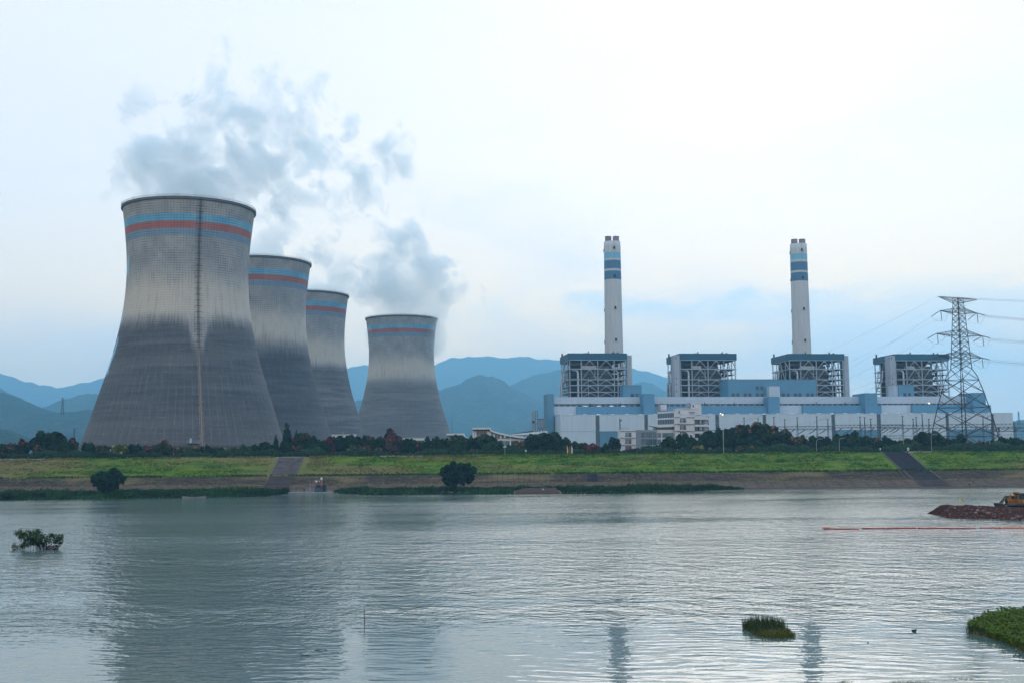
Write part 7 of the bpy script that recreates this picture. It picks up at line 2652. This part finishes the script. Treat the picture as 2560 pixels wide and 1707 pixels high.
for i in range(nx + 1):
    px_ = 2343.7 + (3300 - 2343.7) * i / nx
    fr = G(px_, ip(prof_bot, px_) + 1.0)
    Yt = fr.y + 6.0
    tp = P(px_, ip(prof_top, px_), Yt)
    for j in range(ny + 1):
        u = j / ny
        if u < .45:
            f = u / .45
            y, z = fr.y + f * 6.0, -.35 + (tp.z + .35) * (f ** .8)
        elif u < .75:
            f = (u - .45) / .30
            y, z = fr.y + 6 + f * 7.0, tp.z * (1 - .12 * f)
        else:
            f = (u - .75) / .25
            y, z = fr.y + 13 + f * 5, tp.z * .88 * (1 - f) - .4 * f
        k = min(1, tp.z / 1.2)
        X = fr.x + (tp.x - fr.x) * min(1, u / .45)
        z += k * (.22 * mnoise.noise(Vector((X * .8, y * .8, 1))) + .14 * mnoise.noise(Vector((X * 2.2, y * 2.2, 3)))) * (1 if 0 < j < ny else 0)
        vs.append((X, y, z))
for i in range(nx):
    for j in range(ny):
        a = i * (ny + 1) + j
        fs.append((a, a + ny + 1, a + ny + 2, a + 1))
o0 = G(2480, 1296)
es = thing('earth_spit', 'rough spit of wet red earth and rubble reaching into the river', 'earth bank', (o0.x, o0.y, 0))
part('earth', MB().add([(x - o0.x, y - o0.y, z) for x, y, z in vs], fs), SPIT, es, False, fix=False)
SR = [rock_mesh('stone', 10 + k, mat('spit_stone', (.125, .075, .068), .9, .25, 1.5), 2) for k in range(4)]
SP = [rock_mesh('stone', 20 + k, mat('spit_stone_pale', (.20, .165, .155), .9, .2, 1.5), 2) for k in range(3)]
rr = random.Random(33)
def spit_pt(px_, f):
    fr = G(px_, ip(prof_bot, px_) + 1.0)
    tp = P(px_, ip(prof_top, px_), fr.y + 6.0)
    return Vector((fr.x + (tp.x - fr.x) * f, fr.y + 6 * f, max(.05, -.35 + (tp.z + .35) * f ** .8)))
special = [(2469.5, .42, .42, 1), (2438, .40, .38, 1), (2503, .40, .50, 0), (2531, .12, .40, 1), (2370, .62, .45, 0), (2453, .22, .36, 0), (2416, .30, .40, 0), (2443, .6, .34, 1), (2458, .55, .5, 0), (2489, .18, .3, 0), (2550, .22, .42, 0), (2386, .74, .3, 1), (2412, .62, .32, 0)]
for (px_, f, s, pale) in special:
    p = spit_pt(px_, f)
    o = link('stone', (SP if pale else SR)[int(px_) % 3], es, p - o0.xyz + Vector((0, -.15, .05)), rr.uniform(0, 6))
    o.scale = (s * rr.uniform(.9, 1.4), s, s * rr.uniform(.6, .9))
for k in range(170):
    px_ = rr.uniform(2356, 2600)
    f = rr.random() ** 1.2 * .95
    s = rr.uniform(.10, .30)
    p = spit_pt(px_, f)
    o = link('stone', rr.choice(SP) if rr.random() < .05 else rr.choice(SR), es, p - o0 + Vector((0, -.05, 0)), rr.uniform(0, 6))
    o.scale = (s * rr.uniform(.8, 1.5), s, s * rr.uniform(.5, .9))
q = spit_pt(2402, .98)
yf = thing('marker_flag', 'small yellow flag on a thin pole stuck in the earth spit', 'flag', (q.x, q.y + .8, q.z))
h = P(2401, 1243, q.y + .8).z - q.z
part('pole', MB().tube([(0, 0, -.3), (0, 0, h)], .025, 6), LAMPP, yf)
vs = []
for k in range(6):
    u = k / 5
    vs += [(u * .62, .06 * math.sin(u * 6), h - .35 - .25 * u), (u * .62, .06 * math.sin(u * 6 + .5), h - 1.05 + .12 * u)]
fs = [(2 * k, 2 * k + 1, 2 * k + 3, 2 * k + 2) for k in range(5)]
m_ = MB().add(vs, fs)
m_.add([(x, y + .02, z) for x, y, z in vs], [tuple(reversed(f)) for f in fs])
part('cloth', m_, mat('flag_bright_yellow', (.80, .56, .04), .8), yf, fix=False)

# ------------------------------------------------------------------ bulldozer
fr = G(2520, 1298)
Yd = fr.y + 8.5
zb_ = P(2520, 1272.5, Yd).z
xd = P(2495, 1272, Yd).x
DZ = thing('bulldozer', 'worn yellow crawler bulldozer with its blade towards the end of the earth spit', 'bulldozer', (xd, Yd, zb_))
K = Yd / F
def dx(px): return (px - 2495) * K
def dz(py): return (1272.5 - py) * K
YEL = mat('worn_yellow', (.235, .115, .028), .6, .3, 1.2)
YELD = mat('rusty_yellow', (.20, .085, .035), .7, .35, 1.5)
MUD = mat('muddy_steel', (.060, .040, .036), .8, .3, 2)
TRK_ = mat('track_steel', (.10, .11, .13), .5, .25, 3)
CABG = mat('cab_blue_dark', (.020, .045, .060), .3, .2)
# blade: curved plate seen from its end, with side arm
pb = [(dx(2494), dz(1257)), (dx(2496), dz(1262)), (dx(2496.5), dz(1267)), (dx(2493), dz(1271)), (dx(2500), dz(1271.5)), (dx(2502), dz(1262)), (dx(2499), dz(1256.5))]
part('blade', MB().prism(pb, -2.2, 2.2, 1), MUD, DZ)
for y in (-1.75, 1.75):
    part('push_arm', MB().prism([(dx(2500), dz(1268.5)), (dx(2548), dz(1269.8)), (dx(2548), dz(1267.3)), (dx(2500), dz(1265.2))], y - .14, y + .14, 1), TRK_, DZ)
part('blade_strut', MB().prism([(dx(2500), dz(1258)), (dx(2512), dz(1262.5)), (dx(2512), dz(1266)), (dx(2500), dz(1263))], -.9, .9, 1), MUD, DZ)
for y in (-.55, .55):
    bar('lift_cylinder', (dx(2500), y, dz(1259)), (dx(2519), y, dz(1239)), .22, MUD, DZ)
bar('lift_rod', (dx(2504), 0, dz(1256)), (dx(2507), 0, dz(1251.5)), .3, BLACK, DZ)
part('hood', MB().prism([(dx(2517), dz(1259)), (dx(2517), dz(1248.5)), (dx(2520.5), dz(1238)), (dx(2541), dz(1237.5)), (dx(2541), dz(1259))], -.75, .75, 1), YEL, DZ)
part('hood_panel', MB().box(dx(2519), dx(2540), -.80, -.74, dz(1257.5), dz(1249.5)), YELD, DZ)
part('engine_bay', MB().box(dx(2526), dx(2533), -.79, -.72, dz(1247), dz(1239.5)), BLACK, DZ)
part('engine_bay', MB().box(dx(2535), dx(2540), -.79, -.72, dz(1247), dz(1239.5)), MUD, DZ)
part('grille', MB().box(dx(2516.2), dx(2517), -.65, .65, dz(1257), dz(1248)), BLACK, DZ)
part('exhaust', MB().tube([(dx(2528.5), .2, dz(1238)), (dx(2528.5), .2, dz(1235.5)), (dx(2529.5), .2, dz(1234.5))], .12, 8), BLACK, DZ)
cabf = MB()
x0, x1 = dx(2542), dx(2578)
z0, z1 = dz(1247), dz(1233.5)
for x in (x0, (x0 + x1) / 2, x1):
    for y in (-.9, .9):
        cabf.box(x - .08, x + .08, y - .08, y + .08, z0 - .9, z1)
cabf.box(x0, x1, -.9, .9, z0 - 1.0, z0)
cb = part('cab', cabf, YEL, DZ)
part('cab_glass', MB().box(x0 + .1, x1 - .1, -.86, .86, z0, z1 - .05), CABG, DZ)
part('cab_roof', MB().box(x0 - .35, x1 + .2, -1.05, 1.05, z1, z1 + .16), YEL, DZ)
part('cab_visor', MB().box(x0 - .25, x0 + .3, -1.0, 1.0, z1 - .2, z1 + .28), BLACK, DZ)
part('side_tank', MB().box(dx(2549), dx(2590), -1.15, -.7, dz(1258), dz(1247)), YEL, DZ)
part('tank_label', MB().box(dx(2555), dx(2570), -1.18, -1.15, dz(1255), dz(1249.5)), SIGNW, DZ)
part('fender', MB().prism([(dx(2512), dz(1261.5)), (dx(2530), dz(1259.8)), (dx(2600), dz(1259)), (dx(2600), dz(1258.2)), (dx(2530), dz(1259)), (dx(2512), dz(1260.7))], -1.5, -.75, 1), TRK_, DZ)
part('belly', MB().box(dx(2514), dx(2595), -.7, .7, dz(1270), dz(1258.5)), BLACK, DZ)
def track(y):
    t_ = MB()
    xa, xb, zc, r_ = dx(2508), dx(2596), dz(1266.8), (dz(1266.8) - dz(1272.8))
    out = []
    for k in range(13):
        a = PI / 2 + PI * k / 12
        out.append((xa + r_ + r_ * math.cos(a), zc + r_ * math.sin(a)))
    for k in range(13):
        a = -PI / 2 + PI * k / 12
        out.append((xb - r_ + r_ * math.cos(a), zc + r_ * math.sin(a)))
    inn = [(x + ((xa + xb) / 2 - x) * .02, zc + (z - zc) * .82) for x, z in out]
    n = len(out)
    for yy0, yy1 in ((y - .28, y + .28),):
        vs = [(x, yy0, z) for x, z in out] + [(x, yy1, z) for x, z in out] + [(x, yy0, z) for x, z in inn] + [(x, yy1, z) for x, z in inn]
        fs = []
        for i in range(n):
            j = (i + 1) % n
            fs += [(i, j, n + j, n + i), (2 * n + j, 2 * n + i, 3 * n + i, 3 * n + j), (i, 2 * n + i, 2 * n + j, j), (n + j, 3 * n + j, 3 * n + i, n + i)]
        t_.add(vs, fs)
    o = part('track', t_, TRK_, DZ)
    for k in range(7):
        x = xa + r_ + (xb - xa - 2 * r_) * k / 6
        rr_ = r_ * (.78 if k in (0, 6) else .45)
        w_ = MB().lathe([(.02, -.2), (rr_, -.2), (rr_, .2), (.02, .2)], 16).mesh('wheel', MUD)
        wo_ = link('wheel', w_, o, (x, y, zc if k in (0, 6) else zc - r_ * .36))
        wo_.rotation_euler = (PI / 2, 0, 0)
    for k in range(30):
        x = xa + .3 + (xb - xa - .6) * k / 29
        link('track_shoe', SHOE, o, (x, y, zc - r_ - .03))
SHOE = MB().box(-.05, .05, -.3, .3, -.05, .03).mesh('track_shoe', TRK_)
for y in (-1.1, 1.1):
    track(y)

# ================================================================== HAZE
hz = bpy.data.materials.new('haze')
hz.use_nodes = True
t = NT(hz.node_tree)
t.n.remove(t.n['Principled BSDF'])
pv = t.node('ShaderNodeVolumePrincipled')
pv.inputs['Color'].default_value = HAZE_COL
pv.inputs['Density'].default_value = HAZE_D
pv.inputs['Anisotropy'].default_value = 0.45
t.l.new(pv.outputs[0], t.n['Material Output'].inputs['Volume'])
mb = MB().box(-14700, 14700, -260, 16800, -2.2, 1290)
o = tag(part('haze', mb, hz, None), 'thin blue evening haze over the whole valley', kind='stuff')
bpy.context.view_layer.update()
